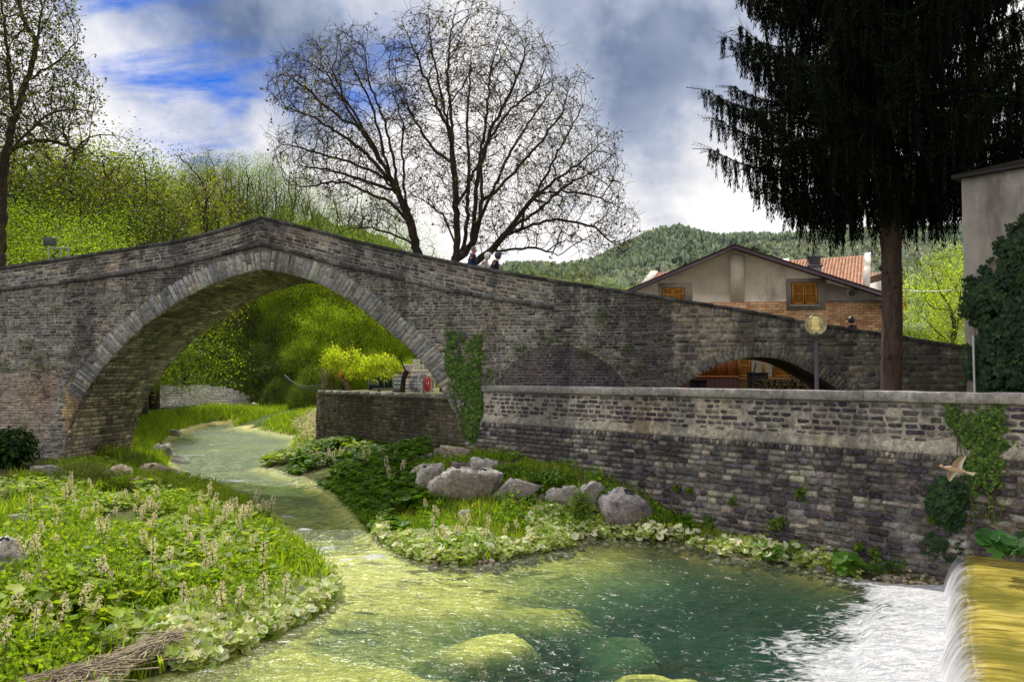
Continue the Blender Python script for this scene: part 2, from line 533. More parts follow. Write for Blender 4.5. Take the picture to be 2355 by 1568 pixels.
under = m.ramp(dep, [(.004, 0.0), (.02, 1.0)])
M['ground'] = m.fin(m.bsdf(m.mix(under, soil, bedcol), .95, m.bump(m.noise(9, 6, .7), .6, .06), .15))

mb = MB()
wd = np.clip(wlev(GY) - GZ, 0, 3) * (river_sd(GX, GY) < 0)
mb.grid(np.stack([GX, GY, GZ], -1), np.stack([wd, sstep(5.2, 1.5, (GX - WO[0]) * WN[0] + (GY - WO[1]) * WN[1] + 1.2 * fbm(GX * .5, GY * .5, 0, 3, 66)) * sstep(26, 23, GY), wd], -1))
tag(mb.build('ground', M['ground'], smooth=True), 'river bed, banks and wooded slope', None, None, 'structure')

# ------------------------------------------------------------------ water
WEIR_A = np.array([10.1, 17.95]); WEIR_B = np.array([4.6, 8.0])
WC = (WEIR_B - WEIR_A) / np.linalg.norm(WEIR_B - WEIR_A)
WEN = np.array([-abs(WC[1]), abs(WC[0])])                      # downstream side, to the left
WEN = WEN / np.linalg.norm(WEN)
def weir_pt(c, o, z):
    c, o, z = np.broadcast_arrays(np.asarray(c, float), np.asarray(o, float), np.asarray(z, float))
    return np.stack([WEIR_A[0] + WC[0] * c + WEN[0] * o, WEIR_A[1] + WC[1] * c + WEN[1] * o, z], -1)

wx = axis(-8, 11, .07, -24, 12, 1.10); wy = axis(9, 24, .07, 6.6, 85, 1.05)
WX, WY = np.meshgrid(wx, wy, indexing='ij')
wq = (WX - WEIR_A[0]) * WEN[0] + (WY - WEIR_A[1]) * WEN[1]       # distance out from the weir
WZ = wlev(WY) + .040 * fbm(WX * 2.2 + WY * .6, WY * 3.0, 0, 4, 5) + .022 * sstep(3.2, .3, wq) * fbm(WX * 3, WY * 3, 0, 3, 8)
rap = np.zeros_like(WX)
for (dx, dy, r) in ((655, 1190, .5), (700, 1220, .35), (752, 1263, .6), (860, 1284, .6), (800, 1290, .3), (725, 1275, .35), (535, 1108, 1.2), (470, 1080, .9), (430, 1050, 1.5), (660, 1150, .3), (560, 1130, .6)):
    c = shore(dx, dy); wob = fbm(WX * 1.7, WY * 1.7, 0, 3, 21)
    rap = np.maximum(rap, sstep(1.3, .2, np.hypot((WX - c[0]) / r, (WY - c[1]) / (r * .55)) + .6 * wob))
WZ += .05 * rap * (1 + vnoise(WX * 5, WY * 5, 0, 4))
fo = sstep(3.3, .4, wq + 1.1 * fbm(WX * .7, WY * .7, 0, 3, 31) + .35 * np.maximum(0, 15.5 - WY) * -.35) * sstep(-.9, .2, wq)
step = sstep(1.75, 1.45, wq + .15 * fbm(WX * 1.2, WY * 1.2, 0, 2, 2)) * sstep(18.6, 16.5, WY)
WZ += .13 * step
sdw = river_sd(WX, WY)
dw = np.clip(WZ - ground(WX, WY), 0, 2)
mb = MB(); mb.grid(np.stack([WX, WY, WZ], -1), np.stack([fo, rap, dw], -1))
m = NT('water')
sp = m.n('ShaderNodeSeparateColor'); m.set(sp.inputs[0], m.tint())
n1 = m.noise(2.4, 7, .72, m.coord((1, 1.5, 1)), 1.6); n2 = m.noise(7, 5, .7, m.coord((.6, 1.4, 1)), .8)
fm = m.math('ADD', sp.outputs[0], m.math('MULTIPLY', m.math('SUBTRACT', n1, .5), 2.1))
fm = m.math('ADD', fm, m.math('MULTIPLY', m.math('SUBTRACT', n2, .5), .5))
foam = m.math('MULTIPLY', m.ramp(fm, [(.30, 0.0), (.52, .75), (.8, 1.0)]), m.ramp(sp.outputs[0], [(.01, 0.0), (.12, 1.0)]))
rn = m.math('ADD', sp.outputs[1], m.math('MULTIPLY', m.math('SUBTRACT', n2, .5), 1.6))
foam2 = m.math('MULTIPLY', m.ramp(rn, [(.62, 0.0), (1.0, .85)]), m.ramp(sp.outputs[1], [(.05, 0.0), (.3, 1.0)]))
foam = m.math('MAXIMUM', foam, foam2)
flow = m.coord((1.0, .75, 1))
h = m.math('ADD', m.noise(1.7, 3, .5, m.coord((.8, 1.25, 1)), 1.2), m.math('MULTIPLY', m.noise(4.6, 3, .5, m.coord((.7, 1.4, 1)), 1.0), .32))
nrm = m.bump(h, .75, .24)
tr = m.n('ShaderNodeBsdfTransparent'); tr.inputs[0].default_value = (.86, .95, .80, 1)
mk = m.n('ShaderNodeBsdfDiffuse'); mk.inputs[0].default_value = (.02, .075, .05, 1)
body = m.mixs(m.ramp(sp.outputs[2], [(.1, .04), (.5, .22)]), tr.outputs[0], mk.outputs[0])
gl = m.n('ShaderNodeBsdfGlossy'); gl.inputs['Roughness'].default_value = .2; m.set(gl.inputs['Normal'], nrm)
vd = m.n('ShaderNodeVectorMath', operation='DOT_PRODUCT'); m.set(vd.inputs[0], nrm); m.set(vd.inputs[1], m.n('ShaderNodeNewGeometry').outputs['Incoming'])
cosi = m.math('ABSOLUTE', vd.outputs['Value'])
fres = m.math('ADD', .02, m.math('MULTIPLY', .98, m.math('POWER', m.math('SUBTRACT', 1.0, cosi, clamp=True), 6.2)))
wat = m.mixs(m.math('MULTIPLY', fres, .72), body, gl.outputs[0])
fd = m.bsdf(m.mix(m.ramp(m.noise(3.4, 7, .75, m.coord((.7, 1.7, 1)), 1.6), [(.38, 0.0), (.60, 1.0)]), (.46, .49, .58), (.98, .98, .99)), .7, m.bump(m.math('ADD', n1, m.noise(11, 4, .7)), 1.0, .14), .3)  # lilac shading of the foam put into its streaky colour
M['water'] = m.fin(m.mixs(foam, wat, fd))
tag(mb.build('river', M['water'], smooth=True), 'clear green river water', None, None, 'structure')

# ------------------------------------------------------------------ weir
wr = thing('weir', 'low stone weir covered in golden algae at the right edge, white water pouring over it', 'weir', (*WEIR_A, 0))
prof = [(-14, .80), (-9, .80), (-5, .795), (-2.5, .78), (-1, .765), (-.4, .75), (-.15, .735), (0, .70), (.07, .6), (.12, .4), (.17, .1), (.2, -.9)]
cc = np.linspace(-.6, 15, 120)
oo = np.interp(np.linspace(0, 1, 60), np.linspace(0, 1, len(prof)), [p[0] for p in prof]); zz = np.interp(np.linspace(0, 1, 60), np.linspace(0, 1, len(prof)), [p[1] for p in prof])
CC, OO = np.meshgrid(cc, oo, indexing='ij'); ZZ = np.tile(zz, (len(cc), 1)) + .015 * fbm(CC * 1.2, OO * 1.2, 0, 3, 4)
mb = MB(); mb.grid(weir_pt(CC, OO + .07 * vnoise(CC * .8, 0, 0, 3), ZZ))
m = NT('weir_algae')
fl = m.coord((1, 1, 1))
mp = m.n('ShaderNodeMapping'); m.set(mp.inputs[0], fl); mp.inputs['Rotation'].default_value = (0, 0, math.atan2(WEN[1], WEN[0])); mp.vector_type = 'TEXTURE'; mp.inputs['Scale'].default_value = (3.2, .55, 1)
a = m.noise(2.4, 7, .7, mp.outputs[0], .6); b = m.noise(.7, 4, .6)
c = m.ramp(a, [(.30, (.07, .055, .010)), (.42, (.25, .19, .025)), (.54, (.46, .37, .07)), (.64, (.58, .49, .15)), (.74, (.74, .70, .48))])
c = m.mix(m.ramp(b, [(.48, 0.0), (.62, .85)]), c, m.mix(a, (.05, .06, .008), (.24, .22, .03)))
M['weir_algae'] = m.fin(m.bsdf(c, .22, m.bump(m.math('ADD', a, m.noise(9, 4, .6, mp.outputs[0])), .5, .05), .6))
mb.build('crest', M['weir_algae'], wr, True)
# the falling sheet of water
c2 = np.linspace(-.35, 13, 260)
fp = [(-.10, .775), (.02, .76), (.10, .715), (.19, .60), (.27, .44), (.34, .24), (.40, .05), (.46, -.12)]
fo_, fz_ = np.array(fp).T
u = np.linspace(0, 1, 26); fo2 = np.interp(u, np.linspace(0, 1, 8), fo_); fz2 = np.interp(u, np.linspace(0, 1, 8), fz_)
CC, UU = np.meshgrid(c2, u, indexing='ij')
rip = .05 * fbm(CC * 3.0, UU * .7, 0, 4, 6) * UU + .02 * vnoise(CC * 14, UU, 0, 3) * UU + .10 * fbm(CC * .9, UU * .3, 0, 3, 19) * UU
mb = MB(); mb.grid(weir_pt(CC, np.tile(fo2, (len(c2), 1)) + rip + .07 * vnoise(CC * .8, 0, 0, 3), np.tile(fz2, (len(c2), 1))), np.stack([UU, CC / 13, UU], -1))
m = NT('falling_water')
sp = m.n('ShaderNodeSeparateColor'); m.set(sp.inputs[0], m.tint())
cb = m.n('ShaderNodeCombineXYZ'); m.set(cb.inputs[0], m.math('MULTIPLY', sp.outputs[1], 13 * 4.5)); m.set(cb.inputs[1], m.math('MULTIPLY', sp.outputs[0], 1.1))
s = m.noise(1.0, 7, .75, cb.outputs[0], .3)
al = m.ramp(m.math('ADD', m.math('MULTIPLY', sp.outputs[0], .55), m.math('MULTIPLY', s, .75)), [(.42, 0.0), (.82, .92)])
d = m.bsdf(m.mix(s, (.42, .44, .50), (.80, .80, .83)), .35, m.bump(s, .6, .05), .5)
tr = m.n('ShaderNodeBsdfTransparent'); gl = m.n('ShaderNodeBsdfGlossy'); gl.inputs['Roughness'].default_value = .12
M['falling_water'] = m.fin(m.mixs(al, m.mixs(.12, tr.outputs[0], gl.outputs[0]), d))
tag(mb.build('falling_water', M['falling_water'], smooth=True), 'white water pouring over the weir', None, None, 'structure')

# ------------------------------------------------------------------ masonry
def pick_tints(n, palette, weights, var=.18):
    pal = np.array(palette); w = np.array(weights, float); w /= w.sum()
    t = pal[rng.choice(len(pal), n, p=w)]
    return np.clip(t * (1 + var * rng.normal(size=(n, 1))) * (1 + .04 * rng.normal(size=(n, 3))), .008, 1)

def stones_mesh(mb, S, fmap, tints, proud=(.006, .035), chamf=.3, jit=.012, gap=.012):
    """S: (n,4) s0,s1,z0,z1 ; every stone is a chamfered, jittered slab standing proud of the mortar"""
    S = np.asarray(S, float); n = len(S)
    if n == 0: return
    g = gap * rng.uniform(.5, 1.4, (n, 4))
    s0, s1, z0, z1 = S[:, 0] + g[:, 0], S[:, 1] - g[:, 1], S[:, 2] + g[:, 2], S[:, 3] - g[:, 3]
    w, h = s1 - s0, z1 - z0
    c = chamf * np.minimum(w, h) * rng.uniform(.4, 1.3, n)
    ring = [(s0 + c, z0), (s1 - c, z0), (s1, z0 + c), (s1, z1 - c), (s1 - c, z1), (s0 + c, z1), (s0, z1 - c), (s0, z0 + c)]
    rs = np.stack([r[0] for r in ring], 1) + rng.uniform(-jit, jit, (n, 8))
    rz_ = np.stack([r[1] for r in ring], 1) + rng.uniform(-jit, jit, (n, 8))
    ms, mz = ((s0 + s1) / 2)[:, None], ((z0 + z1) / 2)[:, None]
    p = rng.uniform(*proud, n)[:, None]
    ins = np.minimum(.030, .22 * np.minimum(w, h))[:, None]
    fs = np.clip(1 - ins / np.maximum(w / 2, .02)[:, None], .5, .97); fz = np.clip(1 - ins / np.maximum(h / 2, .02)[:, None], .5, .97)
    outer = fmap(rs, rz_, np.full_like(rs, -.012))
    inner = fmap(ms + (rs - ms) * fs, mz + (rz_ - mz) * fz, p + rng.uniform(-.006, .006, (n, 8)))
    mid = fmap(ms[:, 0], mz[:, 0], p[:, 0] + rng.uniform(-.002, .008, n))
    V = np.concatenate([outer, inner, mid[:, None]], 1).reshape(-1, 3)
    b = (np.arange(n) * 17)[:, None]
    q = np.concatenate([b + np.array([k, (k + 1) % 8, 8 + (k + 1) % 8, 8 + k])[None] for k in range(8)])
    t = np.concatenate([b + np.array([8 + k, 8 + (k + 1) % 8, 16])[None] for k in range(8)])
    base = mb.n
    mb.v.append(V); mb.t.append(np.repeat(tints, 17, axis=0)); mb.f.append(q + base); mb.f.append(t + base); mb.n += len(V)

def lay(smin, smax, zmin, zmax, hr, lr, inside, minlen=.10):
    out = []
    z = zmin
    def place(a, b, z0, z1):
        cs = [inside(x, y) for x in (a + .01, b - .01) for y in (z0 + .01, z1 - .01)]
        if all(cs): out.append((a, b, z0, z1)); return
        if not any(cs) and not inside((a + b) / 2, (z0 + z1) / 2): return
        if b - a > minlen * 1.6:
            mdl = (a + b) / 2; place(a, mdl, z0, z1); place(mdl, b, z0, z1)
        elif sum(cs) >= 2: out.append((a, b, z0, z1))
    while z < zmax:
        h = random.uniform(*hr)
        s = smin + random.uniform(-.3, 0)
        while s < smax:
            L = random.uniform(*lr) * (1.5 if random.random() < .12 else 1)
            place(s, s + L, z, z + h); s += L
        z += h
    return np.array(out)

STONE_PAL = [(.29, .28, .255), (.20, .197, .195), (.14, .138, .148), (.38, .355, .30), (.25, .225, .19), (.085, .082, .096)]
STONE_W = [3, 3, 2.6, 1.6, 1.4, 1.6]

# --- bridge profile in its own plane
def crv(pts): return np.array([bsz(*p) for p in pts])
TOP = crv([(-120, 640), (0, 616), (155, 593), (291, 572), (407, 554.4), (485, 535), (562, 512), (601, 499), (660, 512), (785, 544.7), (851, 561), (1000, 594), (1140, 622), (1270, 644), (1430, 668), (1540, 686), (1700, 711), (1900, 748), (2080, 775), (2235, 800), (2330, 814)])
STR = crv([(-120, 690), (0, 671), (233, 642), (427, 609), (601, 566), (660, 580), (785, 616), (851, 628), (968, 657), (1050, 676), (1099, 683), (1186, 698), (1274, 712)])
INT = crv([(131, 1125), (136, 1079), (151, 1014), (167, 960), (194, 905), (232.8, 851), (271.6, 805), (330, 750), (388, 707.7), (446, 673), (500.5, 647.5), (555, 630), (601, 620), (660, 628), (705, 641), (743, 655.7), (775.5, 674.6), (810.4, 695), (851, 727), (895, 762), (938.7, 800), (968, 829), (997, 867), (1023.4, 908), (1046.7, 949), (1061, 987), (1070, 1022), (1082, 1068), (1087, 1110)])
SAI = crv([(1535, 915), (1561, 889), (1603, 864.5), (1644.6, 843.6), (1686, 829), (1728, 822), (1770, 820.7), (1811, 829), (1853, 850), (1895, 872.7), (1924, 893.6), (1945, 915)])
BLK = crv([(1138, 892), (1150, 865), (1180, 832), (1215, 806), (1255, 794), (1290, 791), (1330, 799), (1370, 818), (1405, 842), (1430, 868), (1445, 895)])
def resample(c, st):
    d = np.concatenate([[0], np.cumsum(np.hypot(*np.diff(c, axis=0).T))])
    n = max(2, int(d[-1] / st)); u = np.linspace(0, d[-1], n + 1)
    return np.stack([np.interp(u, d, c[:, 0]), np.interp(u, d, c[:, 1])], 1)
def smooth(c, k=2, keep=None):
    c = c.copy()
    for _ in range(k):
        a = c.copy(); a[1:-1] = (c[:-2] + 2 * c[1:-1] + c[2:]) / 4
        if keep is not None: a[keep] = c[keep]
        c = a
    return c
iL = resample(INT[:13], .22); iR = resample(INT[12:], .22)
INTR = np.concatenate([smooth(iL, 4), smooth(iR, 4)[1:]])
SAR = smooth(resample(SAI, .12), 4)
topz = lambda s: np.interp(s, TOP[:, 0], TOP[:, 1])
S_END = STR[-1, 0]
strz = lambda s: np.interp(s, STR[:, 0], STR[:, 1])
def int_z(s):
    return np.where((s > INTR[0, 0]) & (s < INTR[-1, 0]), np.interp(s, INTR[:, 0], INTR[:, 1]), -9)
def sar_z(s):
    return np.where((s > SAR[0, 0]) & (s < SAR[-1, 0]), np.interp(s, SAR[:, 0], SAR[:, 1]), -9)
blk_z = lambda s: np.where((s > BLK[0, 0]) & (s < BLK[-1, 0]), np.interp(s, BLK[:, 0], BLK[:, 1]), -9)
Z_SPR = bsz(180, 915)[1]; Z_SPR_R = bsz(1050, 960)[1]
S_CROWN = bsz(601, 600)[0]

def ring_w(s, z):
    if s < S_CROWN: return .79 if z > Z_SPR else 0.0
    return .79 if z > Z_SPR_R else .42

DK = 1.05                                                      # deck lies this far under the parapet top
bridge = thing('stone_bridge', 'old humpbacked stone bridge with one large arch over the stream', 'bridge', bpt(S_CROWN, 0))
ss = np.unique(np.round(np.concatenate([TOP[:, 0], INTR[:, 0], SAR[:, 0], np.arange(TOP[0, 0], TOP[-1, 0], .3)]), 4))
bot = np.maximum(int_z(ss), sar_z(ss)); bot = np.where(bot < -5, -1.0, bot)
tp = topz(ss) - .04
dk = np.maximum(tp - DK, bot + .2)
off = np.array([0, 0, .38, .38, BW - .38, BW - .38, BW, BW, 0])
zc = np.stack([bot, tp, tp, dk, dk, tp, tp, bot, bot], 1)
X = bpt(ss[:, None] * np.ones(9), zc, -np.tile(off, (len(ss), 1)) * 1.0)
MORT = (.34, .31, .26)
mb = MB(); mb.grid(X, (.27, .245, .21))
mb.build('masonry_core', M['bridge_stone'], bridge)

def d_int(s, z): return float(np.min(np.hypot(INTR[:, 0] - s, INTR[:, 1] - z)))
def d_sar(s, z): return float(np.min(np.hypot(SAR[:, 0] - s, SAR[:, 1] - z)))
def in_face(s, z):
    if z < .1 and s > 0: return False
    lim = strz(s) if s < S_END else topz(s) - .12
    if z > lim: return False
    if INTR[0, 0] - .9 < s < INTR[-1, 0] + .9:
        if z < int_z(np.float64(s)): return False
        if d_int(s, z) < ring_w(s, z): return False
    if SAR[0, 0] - .5 < s < SAR[-1, 0] + .5:
        if z < sar_z(np.float64(s)) or d_sar(s, z) < .42: return False
    if z < blk_z(np.float64(s)): return False
    return True
fb = lambda s, z, o: bpt(s, z, o)
mb = MB()
S = lay(TOP[0, 0], 7.0, -.3, 9.6, (.07, .135), (.14, .40), in_face)
T = pick_tints(len(S), STONE_PAL, STONE_W)
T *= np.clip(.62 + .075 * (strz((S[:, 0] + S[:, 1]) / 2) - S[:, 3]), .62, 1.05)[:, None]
# rust and plaster at the left foot
cx_, cz_ = (S[:, 0] + S[:, 1]) / 2, (S[:, 2] + S[:, 3]) / 2
a, b = bsz(130, 865), bsz(-100, 1020)
pk = (cx_ < a[0]) & (cz_ < a[1] + .2 * np.sin(cx_ * 3)) & (cz_ > b[1])
T[pk] = T[pk] * .6 + np.array([.27, .205, .17]) * rng.uniform(.4, .9, (pk.sum(), 1))
a, b = bsz(110, 870), bsz(75, 950)
T[np.hypot(cx_ - bsz(90, 900)[0], (cz_ - bsz(90, 900)[1]) * .7) < .8] *= np.array([.92, .80, .76])
a = bsz(163, 935)
q = np.hypot((cx_ - a[0]) * 1.9, (cz_ - a[1]) * .62) < .75
T[q] = np.array([.60, .40, .16]) * rng.uniform(.75, 1.1, (q.sum(), 1))
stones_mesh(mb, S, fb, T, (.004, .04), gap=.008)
S = lay(7.0, TOP[-1, 0], 2.2, 9.0, (.12, .25), (.22, .62), in_face)
T = pick_tints(len(S), [(.27, .25, .21), (.19, .18, .165), (.14, .13, .13), (.33, .30, .24)], [3, 3, 2, 2]) 
stones_mesh(mb, S, fb, T, (.006, .05), chamf=.34, jit=.02, gap=.013)
# courses of the parapet follow its slope
sh = lambda s, z, o: bpt(s, z + topz(s), o)
in_par = lambda s, z: (s < S_END) and (topz(s) + z > strz(s) + .16)
S = lay(TOP[0, 0], S_END, -1.75, -.12, (.10, .17), (.18, .5), in_par)
T = pick_tints(len(S), STONE_PAL, [2.2, 3, 3.2, 1.2, 1, 2.4]) * .78
stones_mesh(mb, S, sh, T, (.004, .035), gap=.008)
mb.build('face_stones', M['bridge_stone'], bridge)

def strip_normals(c):
    d = np.gradient(c, axis=0); d /= np.linalg.norm(d, axis=1)[:, None]
    return np.stack([-d[:, 1], d[:, 0]], 1)
def ring(mb, c, width_fn, lr, pal, wts, proud, z_lo):
    d = np.concatenate([[0], np.cumsum(np.hypot(*np.diff(c, axis=0).T))]); nrm = strip_normals(c)
    at = lambda u: (np.array([np.interp(u, d, c[:, 0]), np.interp(u, d, c[:, 1])]), np.array([np.interp(u, d, nrm[:, 0]), np.interp(u, d, nrm[:, 1])]))
    u = 0.0; S = []
    while u < d[-1]:
        L = random.uniform(*lr)
        p, nn = at(u + L / 2)
        wv = width_fn(p[0], p[1])
        if wv > 0 and p[1] > z_lo:
            if random.random() < .35:
                k = random.uniform(.4, .65); S.append((u, u + L, -.0, wv * k)); S.append((u, u + L, wv * k, wv + random.uniform(-.05, .06)))
            else: S.append((u, u + L, 0.0, wv + random.uniform(-.06, .06)))
        u += L
    S = np.array(S)
    def fm(uu, rr, o):
        px = np.interp(uu, d, c[:, 0]); pz = np.interp(uu, d, c[:, 1]); nx = np.interp(uu, d, nrm[:, 0]); nz = np.interp(uu, d, nrm[:, 1])
        return bpt(px + nx * rr, pz + nz * rr, o)
    stones_mesh(mb, S, fm, pick_tints(len(S), pal, wts, .10), proud, chamf=.12, jit=.008, gap=.010)
RPAL = [(.34, .34, .335), (.27, .27, .27), (.42, .40, .36), (.19, .19, .20)]
mb = MB(); ring(mb, INTR, ring_w, (.10, .24), RPAL, [4, 3, 1.5, 1.2], (.02, .05), -1)
mb.build('arch_ring', M['ring_stone'], bridge)
mb = MB(); ring(mb, SAR, lambda s, z: .42, (.10, .2), [(.22, .21, .185), (.16, .155, .14), (.32, .29, .22)], [3, 3, 1], (.03, .07), -1)
mb.build('side_arch_ring', M['ring_stone'], bridge)
# soffit stones of the great arch: courses across the barrel
d_ = np.concatenate([[0], np.cumsum(np.hypot(*np.diff(INTR, axis=0).T))]); nr_ = strip_normals(INTR)
def fsof(dep_, u_, o):
    px = np.interp(u_, d_, INTR[:, 0]) - np.interp(u_, d_, nr_[:, 0]) * o; pz = np.interp(u_, d_, INTR[:, 1]) - np.interp(u_, d_, nr_[:, 1]) * o
    r = BO + px[..., None] * BU - np.asarray(dep_)[..., None] * BN; r[..., 2] = pz
    return r
S = lay(.05, BW, 0, d_[-1] * .60, (.13, .26), (.3, .8), lambda a, b: 0.02 < a < BW)
T = pick_tints(len(S), [(.30, .275, .22), (.22, .20, .165), (.15, .137, .12), (.37, .34, .275)], [3, 3, 2, 1.5])
lowk = (S[:, 2] < 4)
T[lowk] = T[lowk] * np.array([1.25, 1.12, 1.0])
mb = MB(); stones_mesh(mb, S, fsof, T, (.002, .022), gap=.008)
mb.build('soffit', M['soffit'], bridge)
# string course
def slab_run(mb, zf, s0, s1, h, out, lr, pal, dep=.3):
    s = s0
    while s < s1:
        e = min(s + random.uniform(*lr), s1)
        a = np.array([s + .01, e - .01]); zt = zf(a) + random.uniform(-.01, .01); o = out + random.uniform(-.02, .02)
        v = [bpt(a[i], zt[i] + dz, oo_) for i in (0, 1) for dz in (0, -h) for oo_ in (-dep, o)]
        t = np.array(random.choice(pal)) * random.uniform(.7, 1.25)
        mb.add(np.array(v), [[0, 1, 3, 2], [4, 6, 7, 5], [0, 4, 5, 1], [2, 3, 7, 6], [0, 2, 6, 4], [1, 5, 7, 3]], t)
        s = e
mb = MB(); slab_run(mb, lambda s: strz(s) + .16, STR[0, 0], S_CROWN, .16, .09, (.35, .9), STONE_PAL[:3]); slab_run(mb, lambda s: strz(s) + .16, S_CROWN, S_END, .16, .09, (.35, .9), STONE_PAL[:3])
mb.build('string_course', M['coping_stone'], bridge)
for nm, oz in (('near', 0), ('far', 1)):
    mb = MB()
    for (a, b) in ((TOP[0, 0], S_CROWN), (S_CROWN, TOP[-1, 0])):
        s = a
        while s < b:
            e = min(s + random.uniform(.5, 1.2), b)
            aa = np.array([s + .004, e - .004]); zt = topz(aa) + random.uniform(0, .012); o = .07 + random.uniform(-.015, .015)
            lo, hi = (-.46, o) if oz == 0 else (-BW - .07, -BW + .46)
            v = [bpt(aa[i], zt[i] + dz, q) for i in (0, 1) for dz in (.03, -.10) for q in (lo, hi)]
            mb.add(np.array(v), [[0, 1, 3, 2], [4, 6, 7, 5], [0, 4, 5, 1], [2, 3, 7, 6], [0, 2, 6, 4], [1, 5, 7, 3]], np.array((.13, .125, .13)) * random.uniform(.7, 1.3))
            s = e
    mb.build('coping', M['coping_stone'], bridge)
# walled-up arch of dark bricks
mb = MB()
bz_ = np.linspace(BLK[0, 0] + .05, BLK[-1, 0] - .05, 40); mb.grid(np.stack([bpt(bz_, 2.6, .004), bpt(bz_, np.maximum(blk_z(bz_), 2.65), .004)], 1), (.15, .13, .13))
S = lay(BLK[0, 0], BLK[-1, 0], 2.6, 7, (.105, .125), (.28, .40), lambda s, z: z < blk_z(np.float64(s)) - .02 and z > 2.6)
stones_mesh(mb, S, fb, pick_tints(len(S), [(.050, .038, .046), (.075, .06, .065), (.11, .095, .09)], [3, 3, 1]), (.006, .016), chamf=.12, jit=.005, gap=.016)
mb.build('blocked_arch', M['wall_stone'], bridge)

# ------------------------------------------------------------------ river wall
rw = thing('retaining_wall', 'long dark stone river wall with concrete cap running along the pool', 'wall', wpt(0, 0))
T0, T1 = wtz(1108, 900)[0], 14.5
CAPZ = 4.275; STRZ = 2.87
tt = np.arange(T0, T1, .25)
mb = MB()
def bat(z): return .10 + (STRZ - z) * .075
prof = [(-.45, 4.03), (0, 4.03), (0, STRZ + .30), (.10, STRZ), (.075, STRZ - .03), (bat(STRZ - .03) - .03, STRZ - .03), (bat(-1) - .02, -1.0)]
O_ = np.array([p[0] for p in prof]); Z_ = np.array([p[1] for p in prof])
wob = .012 * fbm(tt[:, None] * 1.5, Z_[None] * 2, 0, 3, 12)
mb.grid(wpt(tt[:, None] * np.ones(len(prof)), np.tile(Z_, (len(tt), 1)), O_[None] + wob), (.42, .385, .33))
mb.build('mortar_core', M['wall_mortar'], rw)
# ragged render ledge
mb = MB(); zz = np.linspace(STRZ + .34, STRZ - .02, 7); t3 = np.arange(T0, T1, .06)
TT, ZZ = np.meshgrid(t3, zz, indexing='ij'); k = (STRZ + .34 - ZZ) / .36
OO = .005 + .125 * k ** 1.4 + .03 * fbm(TT * 4, ZZ * 6, 0, 4, 2) * np.sin(k * PI) ; OO[:, -1] = .08; ZZ = ZZ + .02 * fbm(TT * 2, ZZ, 0, 3, 5)
mb.grid(wpt(TT, ZZ, OO), (.46, .43, .37)); mb.build('ledge', M['wall_mortar'], rw, True)
mb = MB()
S = lay(T0, T1, STRZ + .24, 4.05, (.12, .17), (.22, .44), lambda s, z: z < 4.045)
keep = rng.random(len(S)) < np.clip(.88 + .30 * fbm(S[:, 0] * .5, S[:, 2] * .8, 0, 3, 14) + .02 * (S[:, 0]), .25, .97)
S = S[keep]
stones_mesh(mb, S, lambda s, z, o: wpt(s, z, o), pick_tints(len(S), [(.075, .062, .085), (.12, .105, .12), (.18, .16, .155), (.26, .235, .20)], [3, 3, 2, 1.2], .25), (.004, .03), chamf=.36, jit=.02, gap=.017)
mb.build('upper_stones', M['wall_stone'], rw)
mb = MB()
S = lay(T0, T1, -.75, STRZ - .05, (.13, .20), (.24, .52), lambda s, z: z < STRZ - .05)
hz = (S[:, 2] < 1.6) ; 
stones_mesh(mb, S, lambda s, z, o: wpt(s, z, o + bat(z)), pick_tints(len(S), [(.10, .085, .105), (.17, .155, .16), (.27, .25, .235), (.38, .345, .29)], [2.2, 3, 2.6, 1.6], .24), (.008, .06), chamf=.3, jit=.02, gap=.013)
mb.build('lower_stones', M['wall_stone'], rw)
mb = MB(); t = T0
while t < T1:
    e = t + random.uniform(1.7, 2.6)
    a = np.linspace(t + .006, e - .006, 6)
    pr = [(-.50, CAPZ - .245), (.07, CAPZ - .245), (.085, CAPZ - .23), (.085, CAPZ - .02), (.065, CAPZ), (-.50, CAPZ)]
    X = wpt(a[:, None] * np.ones(6), np.array([p[1] for p in pr])[None] + .012 * vnoise(a * 2.5, 0, 0, 8)[:, None] * np.ones(6), np.array([p[0] for p in pr])[None] + .008 * vnoise(a * 3, 0, 0, 4)[:, None])
    mb.grid(X, np.array((.34, .32, .31)) * random.uniform(.85, 1.1))
    mb.add(X[0], [list(range(6))], (.3, .29, .28)); mb.add(X[-1], [list(range(6))[::-1]], (.3, .29, .28))
    t = e
mb.build('cap', M['wall_cap'], rw)

# ------------------------------------------------------------------ garden wall beyond the arch
gw = thing('garden_wall', 'mossy brown stone garden wall seen through the great arch', 'wall', G0)
GL = np.linalg.norm((G1 - G0)[:2]) + 1.2
gp = lambda s, z, o: np.concatenate([(G0[:2] + np.asarray(s)[..., None] * GD[:2] + np.asarray(o)[..., None] * GN[:2]), np.broadcast_to(np.asarray(z, float), np.asarray(s).shape)[..., None]], -1)
mb = MB()
cor = np.array([[0, 0], [GL, 0], [GL, -.5], [.0, -.5]])
a = np.array([0, GL]); 
X = np.stack([gp(a, np.full(2, zq), np.full(2, oq)) for oq, zq in ((0, -.5), (0, GTOP - .2), (-.5, GTOP - .2), (-.5, -.5))], 1); mb.grid(X, (.16, .14, .11))
mb.add(np.stack([gp(np.array([0.]), np.array([zq]), np.array([oq]))[0] for oq, zq in ((0, -.5), (0, GTOP - .2), (-.5, GTOP - .2), (-.5, -.5))]), [[0, 1, 2, 3]], (.2, .18, .14))
